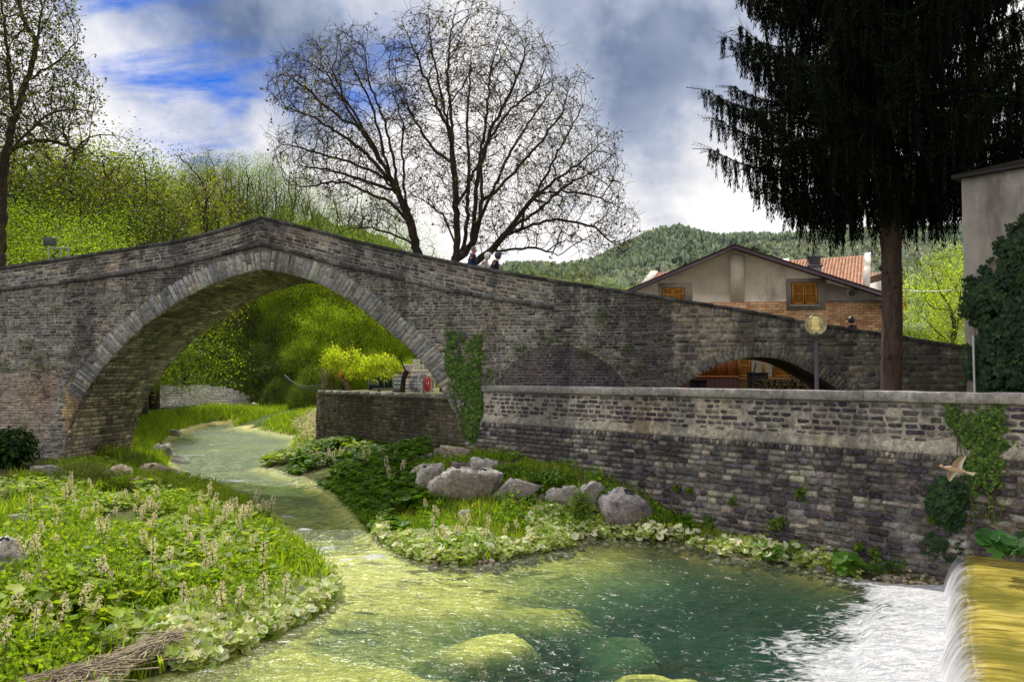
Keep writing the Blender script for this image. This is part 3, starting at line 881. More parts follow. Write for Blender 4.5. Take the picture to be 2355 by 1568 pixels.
# return of the wall going back from the corner
R1 = G0[:2] + np.array([2.5, 13]); 
v = [(*G0[:2], -.5), (*R1, -.5), (*R1, GTOP - .2), (*G0[:2], GTOP - .2)]
mb.add(v, [[0, 1, 2, 3]], (.2, .18, .14))
mb.build('mortar_core', M['garden_stone'], gw)
mb = MB(); S = lay(0, GL, .2, GTOP - .22, (.13, .19), (.24, .5), lambda s, z: 0 < s < GL and z < GTOP - .2)
stones_mesh(mb, S, gp, pick_tints(len(S), [(.22, .19, .14), (.15, .13, .10), (.30, .26, .19)], [3, 3, 1.6]), (.006, .04)); mb.build('face_stones', M['garden_stone'], gw)
mb = MB(); s = .4
while s < GL:
    e = min(s + random.uniform(.9, 1.5), GL)
    v = np.concatenate([gp(np.array([s + .01, e - .01]), np.full(2, zq), np.full(2, oq)) for zq in (GTOP, GTOP - .2) for oq in (-.5, .09)])
    mb.add(v, [[0, 1, 3, 2], [4, 6, 7, 5], [0, 4, 5, 1], [2, 3, 7, 6], [0, 2, 6, 4], [1, 5, 7, 3]], np.array((.34, .31, .27)) * random.uniform(.8, 1.1)); s = e
mb.build('cap', M['wall_cap'], gw)

# terraces
def slab(name, poly, z, mat, tint, label):
    mb = MB(); n = len(poly); v = [(p[0], p[1], z) for p in poly]
    mb.add(v, [list(range(n))], tint)
    return tag(mb.build(name, mat), label, None, None, 'structure')
m = NT('earth'); c = m.mix(m.ramp(m.noise(.5, 6, .65), [(.42, 0.0), (.58, 1.0)]), (.09, .13, .02), (.16, .13, .09))
M['earth'] = m.fin(m.bsdf(c, .95, m.bump(m.noise(12, 5, .7), .5, .04), .1))
bl = bpt(-.2, 0)[:2]; br = bpt(22, 0)[:2]
slab('terrace', [wpt(T0 - .3, 0, -.4)[:2], wpt(14, 0, -.4)[:2], (26, 14), (40, 30), br, bl], 3.42, M['earth'], (1, 1, 1), 'grassy terrace behind the river wall')
bk = bpt(1.2, 0, -BW)[:2]
slab('village_ground', [(G0 - GN * .45)[:2], (G1 + GD * 1.0 - GN * .45)[:2], bk, bpt(24, 0, -BW)[:2], (140, 30), (140, 150), (40, 120), (8, 78), G0[:2] + np.array([2.5, 13])], 3.74, M['earth'], (1, 1, 1), 'village ground behind the bridge')
# stone wall of the far bank
fw = thing('bank_wall', 'low pale stone wall on the far grassy bank seen under the arch', 'wall', P(460, 930, 84))
A, B = P(330, 934, 80), P(575, 916, 88)
A[2], B[2] = 1.3, 2.1
d = (B - A); Lw = np.linalg.norm(d[:2]); du = np.array([d[0], d[1]]) / Lw; dn = np.array([du[1], -du[0]])
hw = lambda s: np.interp(s, [0, Lw * .55, Lw * .8, Lw], [2.4, 2.3, 1.9, 1.0])
fw_p = lambda s, z, o: np.stack([A[0] + s * du[0] + o * dn[0], A[1] + s * du[1] + o * dn[1], A[2] - .8 + z], -1)
mb = MB(); a = np.linspace(0, Lw, 30)
mb.grid(np.stack([fw_p(a, 0 * a, 0 * a), fw_p(a, hw(a) + .8, 0 * a), fw_p(a, hw(a) + .8, 0 * a - .6)], 1), (.5, .47, .44)); mb.build('mortar_core', M['pale_stone'], fw)
mb = MB(); S = lay(0, Lw, 0, 3.3, (.2, .28), (.4, .9), lambda s, z: 0 < s < Lw and z < hw(s) + .8)
stones_mesh(mb, S, fw_p, pick_tints(len(S), [(.74, .70, .66), (.62, .58, .55), (.80, .76, .72)], [3, 2, 2], .1), (.02, .07), gap=.02); mb.build('face_stones', M['pale_stone'], fw)

# ------------------------------------------------------------------ trees
def rot_from(dirs, spin=None):
    """rotation matrices whose z column is dir (N,3)"""
    d = dirs / (np.linalg.norm(dirs, axis=1)[:, None] + 1e-9)
    ref = np.where(np.abs(d[:, 2:3]) < .9, np.array([[0, 0, 1.]]), np.array([[1., 0, 0]]))
    x = np.cross(ref, d); x /= np.linalg.norm(x, axis=1)[:, None] + 1e-9
    y = np.cross(d, x)
    if spin is not None:
        c, s = np.cos(spin)[:, None], np.sin(spin)[:, None]
        x, y = c * x + s * y, -s * x + c * y
    return np.stack([x, y, d], -1)

def rand_dirs(n, up=0.0):
    v = rng.normal(size=(n, 3)); v /= np.linalg.norm(v, axis=1)[:, None]
    v[:, 2] += up
    return v / np.linalg.norm(v, axis=1)[:, None]

LEAF4 = (np.array([[0, 0, 0], [.35, .5, .08], [0, 1, 0], [-.35, .5, .08]]), [[0, 1, 2, 3]])
LEAF6 = (np.array([[0, 0, 0], [.38, .35, .10], [.28, .75, .06], [0, 1.05, -.05], [-.28, .75, .06], [-.38, .35, .10]]), [[0, 1, 2, 3], [0, 3, 4, 5]])

def grow(nodes, parents, attr, step=.3, infl=2.0, kill=.5, iters=120, trop=(0, 0, .08), jit=.25, fan=0.0, hub=None):
    """space colonisation: branches reach out for the attractor points"""
    nodes = [np.array(n, float) for n in nodes]; parents = list(parents)
    N = np.array(nodes); A = np.array(attr, float)
    bd = np.full(len(A), 1e9); bi = np.zeros(len(A), int)
    new0 = 0
    trop = np.array(trop)
    for it in range(iters):
        new = np.array(nodes[new0:])
        if len(new) == 0 or len(A) == 0: break
        for k in range(0, len(new), 200):
            D = np.linalg.norm(A[:, None] - new[None, k:k + 200], axis=2)
            j = D.argmin(1); dm = D[np.arange(len(A)), j]
            u = dm < bd; bd[u] = dm[u]; bi[u] = new0 + k + j[u]
        live = bd > kill
        A, bd, bi = A[live], bd[live], bi[live]
        new0 = len(nodes)
        act = bd < infl if it > 4 else bd < infl * 3
        if not act.any():
            if it > 25 or len(A) == 0: break
            act = bd <= np.sort(bd)[min(len(bd) - 1, 5)]
        ids = bi[act]; V = A[act] - np.array(nodes)[ids]; V /= np.linalg.norm(V, axis=1)[:, None]
        uq, inv = np.unique(ids, return_inverse=True)
        S = np.zeros((len(uq), 3)); np.add.at(S, inv, V)
        S /= np.linalg.norm(S, axis=1)[:, None] + 1e-9
        if fan:
            q_ = np.array(nodes)[uq]; f_ = q_ - hub; f_ /= np.linalg.norm(f_, axis=1)[:, None] + 1e-9
            pd_ = q_ - np.array(nodes)[np.maximum(np.array(parents)[uq], 0)]; pd_ /= np.linalg.norm(pd_, axis=1)[:, None] + 1e-9
            S += fan * f_ + .45 * pd_
        S += trop + jit * rng.normal(size=S.shape)
        S /= np.linalg.norm(S, axis=1)[:, None] + 1e-9
        for u_, d_v in zip(uq, S):
            nodes.append(nodes[u_] + d_v * step); parents.append(int(u_))
    return np.array(nodes), np.array(parents)

def radii(nodes, parents, tip=.012, expo=2.3, base=None):
    n = len(nodes); acc = np.zeros(n); ch = [[] for _ in range(n)]
    for i, p in enumerate(parents):
        if p >= 0: ch[p].append(i)
    order = np.argsort(depths(parents))[::-1]
    for i in order:
        if not ch[i]: acc[i] = tip ** expo
        if parents[i] >= 0: acc[parents[i]] += acc[i]
    r = acc ** (1 / expo)
    if base:
        k = math.log(tip / base) / min(-.1, math.log(r.min() / r.max()))
        r = base * (r / r.max()) ** k
    return r, ch

def depths(parents):
    d = np.zeros(len(parents), int)
    for i, p in enumerate(parents):
        if p >= 0: d[i] = d[p] + 1
    return d

def limbs(mb, nodes, parents, r, ch, tint, flare=0):
    n = len(nodes)
    P0 = nodes[np.maximum(parents, 0)]
    D = nodes - P0
    root = parents < 0
    mainc = np.full(n, -1)
    for i in range(n):
        if ch[i]: mainc[i] = max(ch[i], key=lambda k: r[k])
    D[root] = np.array([0, 0, 1.])
    D /= np.linalg.norm(D, axis=1)[:, None] + 1e-9
    nd = D.copy()
    has = mainc >= 0
    nd[has] += D[mainc[has]]; nd /= np.linalg.norm(nd, axis=1)[:, None] + 1e-9
    ref = np.array([.37, .21, .11]); ref /= np.linalg.norm(ref)
    def ringp(c, d, rad, k):
        x = np.cross(d, ref); x /= np.linalg.norm(x, axis=1)[:, None] + 1e-9
        y = np.cross(d, x); an = np.arange(k) * 2 * PI / k
        return c[:, None] + rad[:, None, None] * (np.cos(an)[None, :, None] * x[:, None] + np.sin(an)[None, :, None] * y[:, None])
    e = np.where(~root)[0]
    ismain = mainc[parents[e]] == e
    for lo, hi, k in ((0, .03, 3), (.03, .09, 5), (.09, 9, 9)):
        s = e[(r[e] >= lo) & (r[e] < hi)]
        if len(s) == 0: continue
        mn = mainc[parents[s]] == s
        pd = np.where(mn[:, None], nd[parents[s]], D[s])
        pr = np.where(mn, np.minimum(r[parents[s]], r[s] * 1.35), np.minimum(r[s] * 1.15, r[parents[s]]))
        a = ringp(nodes[parents[s]] - np.where(mn[:, None], 0, D[s] * (r[s] * .5)[:, None]), pd, pr, k); b = ringp(nodes[s], nd[s], r[s], k)
        V = np.concatenate([a, b], 1); m = len(s)
        o = (np.arange(m) * 2 * k)[:, None]
        q = np.concatenate([o + np.array([j, (j + 1) % k, k + (j + 1) % k, k + j])[None] for j in range(k)])
        base = mb.n
        tt = np.tile(np.array(tint), (m * 2 * k, 1)) * (1 + .12 * rng.normal(size=(m, 1)).repeat(2 * k, 0))
        mb.v.append(V.reshape(-1, 3)); mb.t.append(np.clip(tt, .005, 1)); mb.f.append(q + base); mb.n += m * 2 * k

def leaf_tints(n, pal, w=None, var=.12):
    return pick_tints(n, pal, w or [1] * len(pal), var)

def put_leaves(mb, at, per, size, spread, pal, w=None, tmpl=LEAF4, up=.3):
    n = len(at) * per
    pos = np.repeat(at, per, 0) + rng.normal(size=(n, 3)) * spread
    R = rot_from(rand_dirs(n, up), rng.uniform(0, 2 * PI, n))
    mb.inst(tmpl[0], tmpl[1], pos, R, size * rng.uniform(.6, 1.35, n), leaf_tints(n, pal, w))

def crown_points(n, shape, lo, hi, holes=.0, seed=0):
    """points in a crown: shape(h in 0..1) gives the radius"""
    h = rng.uniform(0, 1, n * 4); R = np.array([shape(a) for a in h])
    a = rng.uniform(0, 2 * PI, n * 4); q = np.sqrt(rng.uniform(.05, 1, n * 4))
    p = np.stack([R * q * np.cos(a), R * q * np.sin(a), lo + (hi - lo) * h], -1)
    k = rng.uniform(0, 1, n * 4) < (R / R.max()) ** 2 + .05
    nz = fbm(p[:, 0] * .55, p[:, 1] * .55, p[:, 2] * .55, 2, seed)
    k &= nz > holes - .35
    return p[k][:n]

def make_tree(name, H, shape, lo, natt, step, trunk, pal, w, per, lsize, spread, barkc, stems=1, lean=0.0, holes=.25, seed=0, tipmin=.012, thin=.03, lf=1.0, mat='leaf'):
    nodes, par = [], []
    for s in range(stems):
        a = s * 2.4 + seed; ox, oy = (0, 0) if stems == 1 else (.35 * math.cos(a), .35 * math.sin(a))
        prev = -1
        k = int(max(2, lo * .55 / step)) if stems == 1 else max(2, int(lo * .5 / step))
        for i in range(k + 1):
            z = i * step
            nodes.append([ox * (1 + z * .35) + lean * z + .06 * math.sin(z * 1.3 + seed), oy * (1 + z * .35) + .06 * math.cos(z * 1.1), z - .3 * (i == 0)]); par.append(prev); prev = len(nodes) - 1
    att = crown_points(natt, shape, lo, H, holes, seed); att[:, 0] += lean * att[:, 2]
    N_, p_ = grow(nodes, par, att, step, step * 7, step * 1.3, 80, (0, 0, .12), .2)
    r, ch = radii(N_, p_, tipmin, 2.25, trunk); print(name, len(N_))
    root = thing(name, None, None)
    mb = MB(); limbs(mb, N_, p_, r, ch, barkc); mb.build('trunk', M['bark_plain'], root, True)
    ends = N_[(r < tipmin * 1.9) & (rng.random(len(N_)) < lf)]
    mb = MB(); put_leaves(mb, ends, int(per * (8 if per > 6 else 5)), lsize * (.29 if per > 6 else .42), spread * 1.25, pal, w); mb.build('crown', M[mat], root)
    return root

YG = [(.225, .315, .020), (.165, .26, .018), (.29, .36, .030), (.11, .18, .016)]
DG = [(.045, .085, .016), (.065, .11, .018), (.03, .06, .014), (.10, .15, .02)]
MG = [(.12, .19, .020), (.17, .24, .02), (.08, .13, .018)]
OL = [(.14, .15, .022), (.18, .19, .03), (.09, .095, .022), (.21, .20, .04)]
oval = lambda top, wide: (lambda h: wide * math.sqrt(max(0, 1 - (2 * abs(h - .42) / (1.16 if h > .42 else .86)) ** 2)) * (1 if h < .9 else top))
PROTO = {}
DARKB = (.045, .035, .028); GREYB = (.10, .085, .07)
PROTO['bright'] = make_tree('broadleaf_tree', 9, oval(.8, 3.6), 1.2, 900, .42, .2, YG, [3, 3, 2, 1.4], 9, .26, .3, DARKB, 1, 0, .2, 1)
PROTO['bright2'] = make_tree('broadleaf_tree', 9, lambda h: 3.2 * (1 - .75 * h) ** .6 + .6, 1.0, 900, .42, .2, YG + MG[:2], [2, 3, 1, 1, 2, 2], 9, .24, .3, DARKB, 2, .05, .3, 4)
PROTO['lime'] = make_tree('broadleaf_tree', 9, oval(.8, 3.6), 1.0, 900, .42, .2, [(.36, .46, .022), (.28, .40, .020), (.46, .50, .04), (.20, .31, .018)], [3, 3, 2, 1.4], 8, .26, .3, DARKB, 1, 0, .28, 31, mat='leaf_lime')  # brighter copy of the broadleaf: backlight seen through the arch put into its palette
PROTO['lime2'] = make_tree('broadleaf_tree', 9, oval(.8, 3.4), .8, 900, .42, .2, [(.30, .42, .022), (.24, .36, .020), (.38, .45, .04), (.16, .27, .018)], [3, 3, 2, 1.4], 8, .26, .3, DARKB, 2, .04, .34, 35, mat='leaf_lime')
PROTO['fruit'] = make_tree('fruit_tree', 4, lambda h: 1.7 * math.sin(PI * min(1, .15 + .85 * h)) ** .7 + .1, 1.2, 420, .24, .09, [(.40, .48, .025), (.34, .43, .022), (.50, .52, .06)], None, 5, .30, .16, DARKB, 1, .03, .2, 38, mat='leaf_lime')
PROTO['dark'] = make_tree('dark_tree', 10, oval(.9, 2.7), 3.2, 650, .42, .22, DG, [3, 3, 2, 1], 9, .25, .26, DARKB, 1, .06, .42, 7)
PROTO['sparse'] = make_tree('budding_tree', 11, oval(.9, 3.2), 2.6, 1100, .36, .2, OL + MG[:1], [3, 2, 3, 1, 2], 5, .18, .24, DARKB, 1, 0, .15, 9, .014)
PROTO['olive'] = make_tree('olive_tree', 10, oval(.9, 3.2), 2.4, 950, .38, .2, [(.085, .095, .015), (.12, .13, .018), (.055, .065, .012), (.15, .15, .025)], [3, 3, 2, 1], 4, .19, .26, (.05, .04, .034), 1, 0, .22, 23, .014)
PROTO['slim'] = make_tree('slender_tree', 12, lambda h: 1.9 * math.sin(PI * min(1, .18 + .8 * h)) ** .8 + .1, 2.4, 700, .38, .16, [(.20, .27, .04), (.15, .21, .03), (.27, .31, .06)], None, 6, .19, .22, GREYB, 2, .03, .2, 12, .013)
PROTO['willow'] = make_tree('willow_tree', 11, oval(.9, 3.4), 2.2, 1000, .4, .24, [(.20, .29, .03), (.15, .23, .025), (.26, .33, .05), (.10, .15, .02)], None, 7, .2, .3, DARKB, 2, 0, .25, 15)
PROTO['bush'] = make_tree('shrub', 4, lambda h: 2.3 * (1 - h) ** .45 + .1, .2, 600, .3, .07, YG + MG, [2, 2, 1, 1, 2, 2, 2], 10, .2, .26, DARKB, 3, 0, .2, 18)
PROTO['duskbush'] = make_tree('shrub', 4, lambda h: 2.3 * (1 - h) ** .5 + .1, .2, 550, .3, .07, MG + DG[:2] + OL[:1], None, 10, .19, .26, DARKB, 3, 0, .25, 19)
FIRST = {k: True for k in PROTO}
HT = dict(lime=9, lime2=9, fruit=4, olive=10, bright=9, bright2=9, dark=10, sparse=11, slim=12, willow=11, bush=4, duskbush=4)

def plant(kind, dx, dytop, Y, label, cat, group, wide=1.0, zbase=None):
    top = P(dx, dytop, Y); zb = float(ground(top[0], Y)) if zbase is None else zbase
    h = max(1.0, top[2] - zb); s = h / HT[kind]
    rz = random.uniform(0, 6.28); sc = (s * wide * random.uniform(.92, 1.1), s * wide * random.uniform(.92, 1.1), s)
    if FIRST[kind]:
        o = PROTO[kind]; FIRST[kind] = False
        o.location = (top[0], Y, zb - .1); o.rotation_euler = (0, 0, rz); o.scale = sc
    else: o = dup(PROTO[kind], (top[0], Y, zb - .1), rz, sc)
    o['label'] = label; o['category'] = cat
    if group: o['group'] = group
    return o

HILL_G = 'trees on the wooded slope'
LAB = dict(lime='lime-green leafy tree on the slope seen through the great arch', lime2='fresh green leafy tree on the slope seen through the great arch', olive='dull olive-green tree with many dark twigs on the slope', bright='bright yellow-green leafy tree on the wooded slope behind the bridge', bright2='pointed yellow-green leafy tree on the wooded slope behind the bridge', dark='dark green tree rising on the slope left of the bridge crown', sparse='thin budding tree with bare olive twigs on the slope', slim='slender pale tree with light feathery twigs behind the bridge crown', willow='soft green willow-like tree behind the bridge crown', bush='yellow-green shrub at the foot of the wooded slope', duskbush='dull green shrub at the foot of the wooded slope')
spots = [
 ('sparse', 120, 300, 70, 1.3), ('dark', 40, 330, 58, 1.3), ('bright2', 95, 350, 62, 1.2), ('bright2', 150, 330, 68, 1.1), ('dark', 255, 335, 70, 1.0), ('bright2', 215, 330, 72, 1.0), ('bright2', 300, 350, 74, 1.0), ('olive', 20, 310, 66, 1.3), ('olive', 110, 330, 72, 1.2), ('olive', 190, 340, 74, 1.1), ('dark', 230, 300, 78, .9), ('olive', 275, 370, 72, 1.1), ('dark', 330, 365, 80, .9), ('olive', 410, 410, 116, 1.1), ('dark', 400, 345, 119, .8), ('olive', 485, 395, 118, 1.0), ('olive', 560, 400, 118, .9), ('bright2', 640, 400, 113, .9), ('sparse', 205, 285, 66, 1.2), ('dark', 282, 318, 74, .9), ('dark', 345, 420, 66, .8), ('dark', 160, 360, 64, 1.1), ('sparse', 20, 330, 60, 1.4), ('sparse', 70, 360, 62, 1.3), ('duskbush', 60, 430, 56, 1.4), ('sparse', 250, 350, 62, 1.2),
 ('bright', 30, 470, 50, 1.1), ('bright', 110, 455, 54, 1.0), ('olive', 165, 400, 58, 1.1), ('olive', 60, 395, 60, 1.2), ('bright2', 215, 460, 56, 1.0), ('olive', 250, 405, 60, 1.1), ('olive', 320, 430, 60, 1.0), ('dark', 305, 400, 62, .8), ('bright', 262, 500, 58, 1.0), ('bright', -40, 450, 52, 1.1), ('bright2', 65, 520, 46, 1.3), ('bright', 190, 520, 47, 1.3), ('bright', 205, 530, 48, 1.2), ('bright2', 175, 500, 52, 1.0), ('bright', 345, 520, 106, 1.0), ('bright2', 395, 530, 104, 1.0),
 # the slope behind the stream, tier by tier
 ('dark', 372, 332, 80, .9), ('dark', 318, 322, 76, .8), ('sparse', 440, 345, 84, .9), ('sparse', 415, 400, 122, 1.0), ('sparse', 484, 338, 116, .9), ('slim', 545, 328, 120, 1.3), ('willow', 598, 345, 118, .9), ('bright2', 572, 372, 114, .9), ('bright2', 450, 370, 113, .9), ('olive', 500, 350, 121, 1.0), ('willow', 655, 345, 116, .9), ('willow', 712, 400, 114, .9), ('willow', 765, 430, 112, .9), ('willow', 832, 420, 116, 1.1), ('willow', 905, 470, 114, .9), ('olive', 440, 430, 112, 1.0), ('olive', 520, 430, 112, 1.0), ('olive', 620, 430, 112, .9), ('sparse', 690, 440, 118, 1.0), ('olive', 390, 450, 108, 1.1),
 ('bright', 420, 500, 106, 1.1), ('willow', 470, 490, 107, 1.0), ('bright2', 530, 500, 106, 1.0), ('olive', 590, 490, 107, 1.0), ('bright', 650, 480, 106, 1.1), ('bright2', 720, 510, 106, 1.0), ('bright', 790, 525, 106, 1.1), ('bright', 860, 540, 107, 1.1), ('bright', 930, 560, 106, 1.0), ('bright', 1000, 590, 106, 1.0),
 # seen through the arch
 ('lime', 690, 600, 100, 1.2), ('lime', 770, 610, 101, 1.2), ('lime', 850, 620, 101, 1.2), ('lime', 930, 650, 100, 1.2), ('lime', 1000, 690, 100, 1.2), ('lime2', 620, 620, 100, 1.2), ('willow', 550, 650, 100, 1.2), ('lime2', 480, 690, 100, 1.2), ('olive', 420, 720, 100, 1.2),
 ('lime', 740, 690, 95, 1.2), ('lime', 820, 700, 95, 1.2), ('lime2', 900, 730, 95, 1.1), ('willow', 655, 700, 95, 1.2), ('lime', 960, 770, 94, 1.1), ('bush', 540, 760, 95, 1.3), ('bush', 480, 780, 96, 1.3), ('duskbush', 430, 810, 96, 1.3), ('bush', 390, 840, 95, 1.2),
 ('duskbush', 605, 790, 91, 1.4), ('lime', 700, 770, 90, 1.1), ('lime', 780, 780, 90, 1.1), ('lime', 860, 800, 90, 1.0), ('duskbush', 655, 815, 88, 1.4), ('bush', 560, 825, 93, 1.2), ('duskbush', 500, 835, 94, 1.2), ('bush', 720, 840, 86, 1.0), ('lime', 940, 820, 88, .9), ('lime', 1020, 800, 90, 1.0), ('duskbush', 640, 865, 84, 1.0), ('bush', 690, 875, 83, .9), ('duskbush', 600, 870, 89, 1.0),
]
for kd, dx, dy, Y, wd_ in spots:
    plant(kd, dx, dy, Y, LAB[kd], 'shrub' if 'bush' in kd else 'tree', HILL_G, wd_)

# ------------------------------------------------------------------ the two bare walnut trees
def px_path(pts, Y0, slope=0.0, st=.33):
    q = np.array([P(x, y, Y0 + slope * i) for i, (x, y) in enumerate(pts)])
    d = np.concatenate([[0], np.cumsum(np.linalg.norm(np.diff(q, axis=0), axis=1))])
    u = np.linspace(0, d[-1], max(2, int(d[-1] / st)) + 1)
    r = np.stack([np.interp(u, d, q[:, k]) for k in range(3)], 1)
    for _ in range(3): r[1:-1] = (r[:-2] + 2 * r[1:-1] + r[2:]) / 4
    return r + .035 * rng.normal(size=r.shape)

def bare_tree(name, label, Y0, trunks, env, natt, base_r, seed, gz, leafy=.20, per=2, pal=((.11, .09, .02), (.17, .15, .03), (.06, .045, .02))):
    nodes, par = [], []
    for pts, slope in trunks:
        path = px_path(pts, Y0, slope)
        if nodes:
            N_ = np.array(nodes); j = int(np.linalg.norm(N_ - path[0], axis=1).argmin()); prev = j; st_ = 1
        else:
            prev = -1; st_ = 0
            g = path[0].copy(); g[2] = gz - .2
            k = int((path[0][2] - g[2]) / .33)
            for i in range(k): nodes.append(g + (path[0] - g) * i / k); par.append(prev); prev = len(nodes) - 1
        for p in path[st_:]:
            nodes.append(p); par.append(prev); prev = len(nodes) - 1
    E = np.array(env, float)
    x0, x1, y0, y1 = E[:, 0].min(), E[:, 0].max(), E[:, 1].min(), E[:, 1].max()
    k = natt * 3
    xs, ys = rng.uniform(x0, x1, k), rng.uniform(y0, y1, k)
    ok = inside_poly(xs, ys, E); xs, ys = xs[ok][:natt], ys[ok][:natt]
    rag = fbm(xs * .018, ys * .018, 0, 3, seed) + .5 * fbm(xs * .05, ys * .05, 0, 2, seed + 3); k_ = rag > -.32 + .42 * np.exp(-seg_dist(xs, ys, E) / 60); xs, ys = xs[k_], ys[k_]
    ed = seg_dist(xs, ys, E)
    dp = np.sqrt(np.clip(ed / 180, .03, 1)) * 6.0
    att = np.array([P(x, y, Y0 + random.uniform(-1, 1) * d_) for x, y, d_ in zip(xs, ys, dp)])
    N_, p_ = grow(nodes, par, att, .26, 2.2, .30, 110, (0, 0, .03), .24, .5, np.array(nodes[0]) + np.array([0, 0, 1.5]))
    r, ch = radii(N_, p_, .0095, 2.25, base_r); print(name, len(N_))
    root = thing(name, label, 'tree', (nodes[0][0], nodes[0][1], gz))
    mb = MB(); limbs(mb, N_, p_, r, ch, (.042, .032, .026)); mb.build('trunk', M['bark'], root, True)
    # short crooked twigs with the first small bronze leaves
    tips = N_[r < .0165]; tips = tips[rng.random(len(tips)) < .8]
    mb = MB()
    n = len(tips); A = tips; d = rand_dirs(n, .25); L = rng.uniform(.18, .5, n)[:, None]
    B = A + d * L; C_ = B + (d + .9 * rand_dirs(n)) * L * .5
    for a, b in ((A, B), (B, C_)):
        Rm = rot_from(b - a); ln = np.linalg.norm(b - a, axis=1)
        tv = np.array([[.008, 0, 0], [-.005, .007, 0], [-.005, -.007, 0], [.008, 0, 1], [-.005, .007, 1], [-.005, -.007, 1]])
        mb.inst(tv, [[0, 1, 4, 3], [1, 2, 5, 4], [2, 0, 3, 5]], a, Rm, np.stack([np.ones(n), np.ones(n), ln], 1), np.tile((.042, .033, .026), (n, 1)))
    mb.build('twig', M['bark_plain'], root)
    mb = MB(); e = C_[rng.random(n) < leafy]
    put_leaves(mb, e, per, .15, .08, list(pal), [2, 2, 2], LEAF4, -.2); mb.build('young_leaves', M['leaf'], root)
    return root

cen = [([(1048, 640), (1049, 560), (1050, 500), (1046, 430), (1040, 345)], .0), ([(1040, 345), (1033, 300), (1000, 230), (962, 140), (925, 50)], -.5), ([(1040, 345), (1036, 250), (1030, 170), (1036, 80), (1050, 10)], .35), ([(1049, 475), (1066, 454), (1091, 392), (1136, 306), (1157, 268), (1190, 235), (1250, 195)], -.35),
       ([(1050, 600), (1084, 570), (1103, 508), (1128, 454), (1153, 396), (1168, 355), (1198, 314), (1239, 248), (1281, 194)], .4), ([(1060, 625), (1132, 578), (1157, 541), (1198, 496), (1239, 442), (1281, 413), (1334, 372), (1390, 325)], -.3), ([(1157, 541), (1206, 524), (1272, 504), (1363, 516), (1404, 553), (1432, 580)], .3), ([(1132, 578), (1181, 574), (1231, 568), (1285, 586)], -.6), ([(1045, 560), (1020, 495), (971, 458), (930, 440)], .5), ([(1103, 508), (1110, 440), (1105, 360), (1120, 260), (1130, 150)], .7), ([(1239, 442), (1300, 440), (1380, 450), (1440, 490)], .6), ([(1040, 380), (985, 330), (950, 270), (915, 190)], .7), ([(1084, 570), (1092, 480), (1098, 400), (1130, 300), (1190, 180), (1215, 100)], -.6), ([(1050, 600), (1070, 560), (1075, 480), (1078, 380), (1075, 260), (1085, 120)], .9), ([(1198, 496), (1260, 400), (1300, 320), (1340, 240)], -.8), ([(1157, 541), (1230, 490), (1310, 420), (1400, 380)], .9), ([(1128, 454), (1180, 400), (1240, 330), (1300, 250)], .6), ([(1033, 300), (1010, 190), (990, 100), (985, 20)], .5)]
bare_tree('walnut_tree', 'large bare multi-stemmed tree behind the bridge beside the walkers', 41.0, cen, [(900, 40), (945, -30), (1050, -20), (1150, 25), (1240, 65), (1290, 130), (1370, 185), (1362, 245), (1412, 275), (1430, 370), (1462, 470), (1468, 560), (1420, 600), (1250, 600), (1150, 590), (1000, 560), (965, 500), (940, 420), (920, 330), (885, 200), (870, 90)], 10000, .30, 1, 3.74)
lef = [([(1022, 900), (1012, 800), (985, 690), (962, 586), (944, 516), (917, 442), (892, 396), (851, 330), (818, 264), (785, 215), (765, 160)], 0), ([(917, 442), (905, 363), (880, 268), (847, 186), (834, 100)], .5), ([(917, 442), (868, 396), (785, 368), (705, 345), (640, 325)], -.5), ([(944, 516), (905, 470), (785, 415), (720, 430), (660, 425)], .6), ([(892, 396), (840, 300), (780, 270), (700, 200), (650, 170)], -.6), ([(955, 560), (900, 540), (840, 520), (790, 530)], .7), ([(940, 500), (925, 380), (930, 290), (900, 200)], -.5), ([(930, 470), (870, 380), (800, 320), (720, 270), (640, 240)], .8), ([(905, 420), (860, 350), (800, 250), (740, 150)], .9), ([(900, 410), (880, 340), (860, 250), (800, 130)], -.9), ([(917, 442), (850, 420), (760, 390), (680, 380)], -.9)]
bare_tree('walnut_tree', 'bare leaning tree just left of the large multi-stemmed one behind the bridge', 43.0, lef, [(605, 205), (640, 130), (700, 95), (760, 70), (850, 55), (930, 110), (965, 230), (980, 330), (975, 430), (960, 520), (860, 560), (780, 560), (730, 480), (660, 440), (605, 330)], 7000, .24, 2, 3.74)
# ivy-free tall tree at the left edge, in first small leaf
big = [([(0, 640), (2, 450), (12, 360), (35, 270), (62, 190), (85, 100), (95, 10), (100, -80)], 0), ([(12, 360), (70, 300), (110, 260), (160, 250), (215, 258)], .4), ([(35, 270), (20, 180), (15, 90), (0, -20)], -.5), ([(62, 190), (120, 150), (170, 110), (185, 70)], .4), ([(6, 400), (-60, 300), (-100, 200)], .3), ([(12, 350), (80, 320), (140, 330), (190, 350)], -.4), ([(85, 100), (50, 40), (40, -30)], .4)]
bt = bare_tree('budding_tree', 'tall dark tree in first leaf at the left edge of the view', 42.0, big, [(-150, -120), (130, -120), (150, 0), (185, 50), (205, 140), (240, 255), (210, 300), (205, 390), (120, 400), (0, 420), (-150, 400)], 6500, .26, 3, 4.0, 1.0, 3, ((.075, .085, .014), (.12, .14, .02), (.05, .055, .012)))

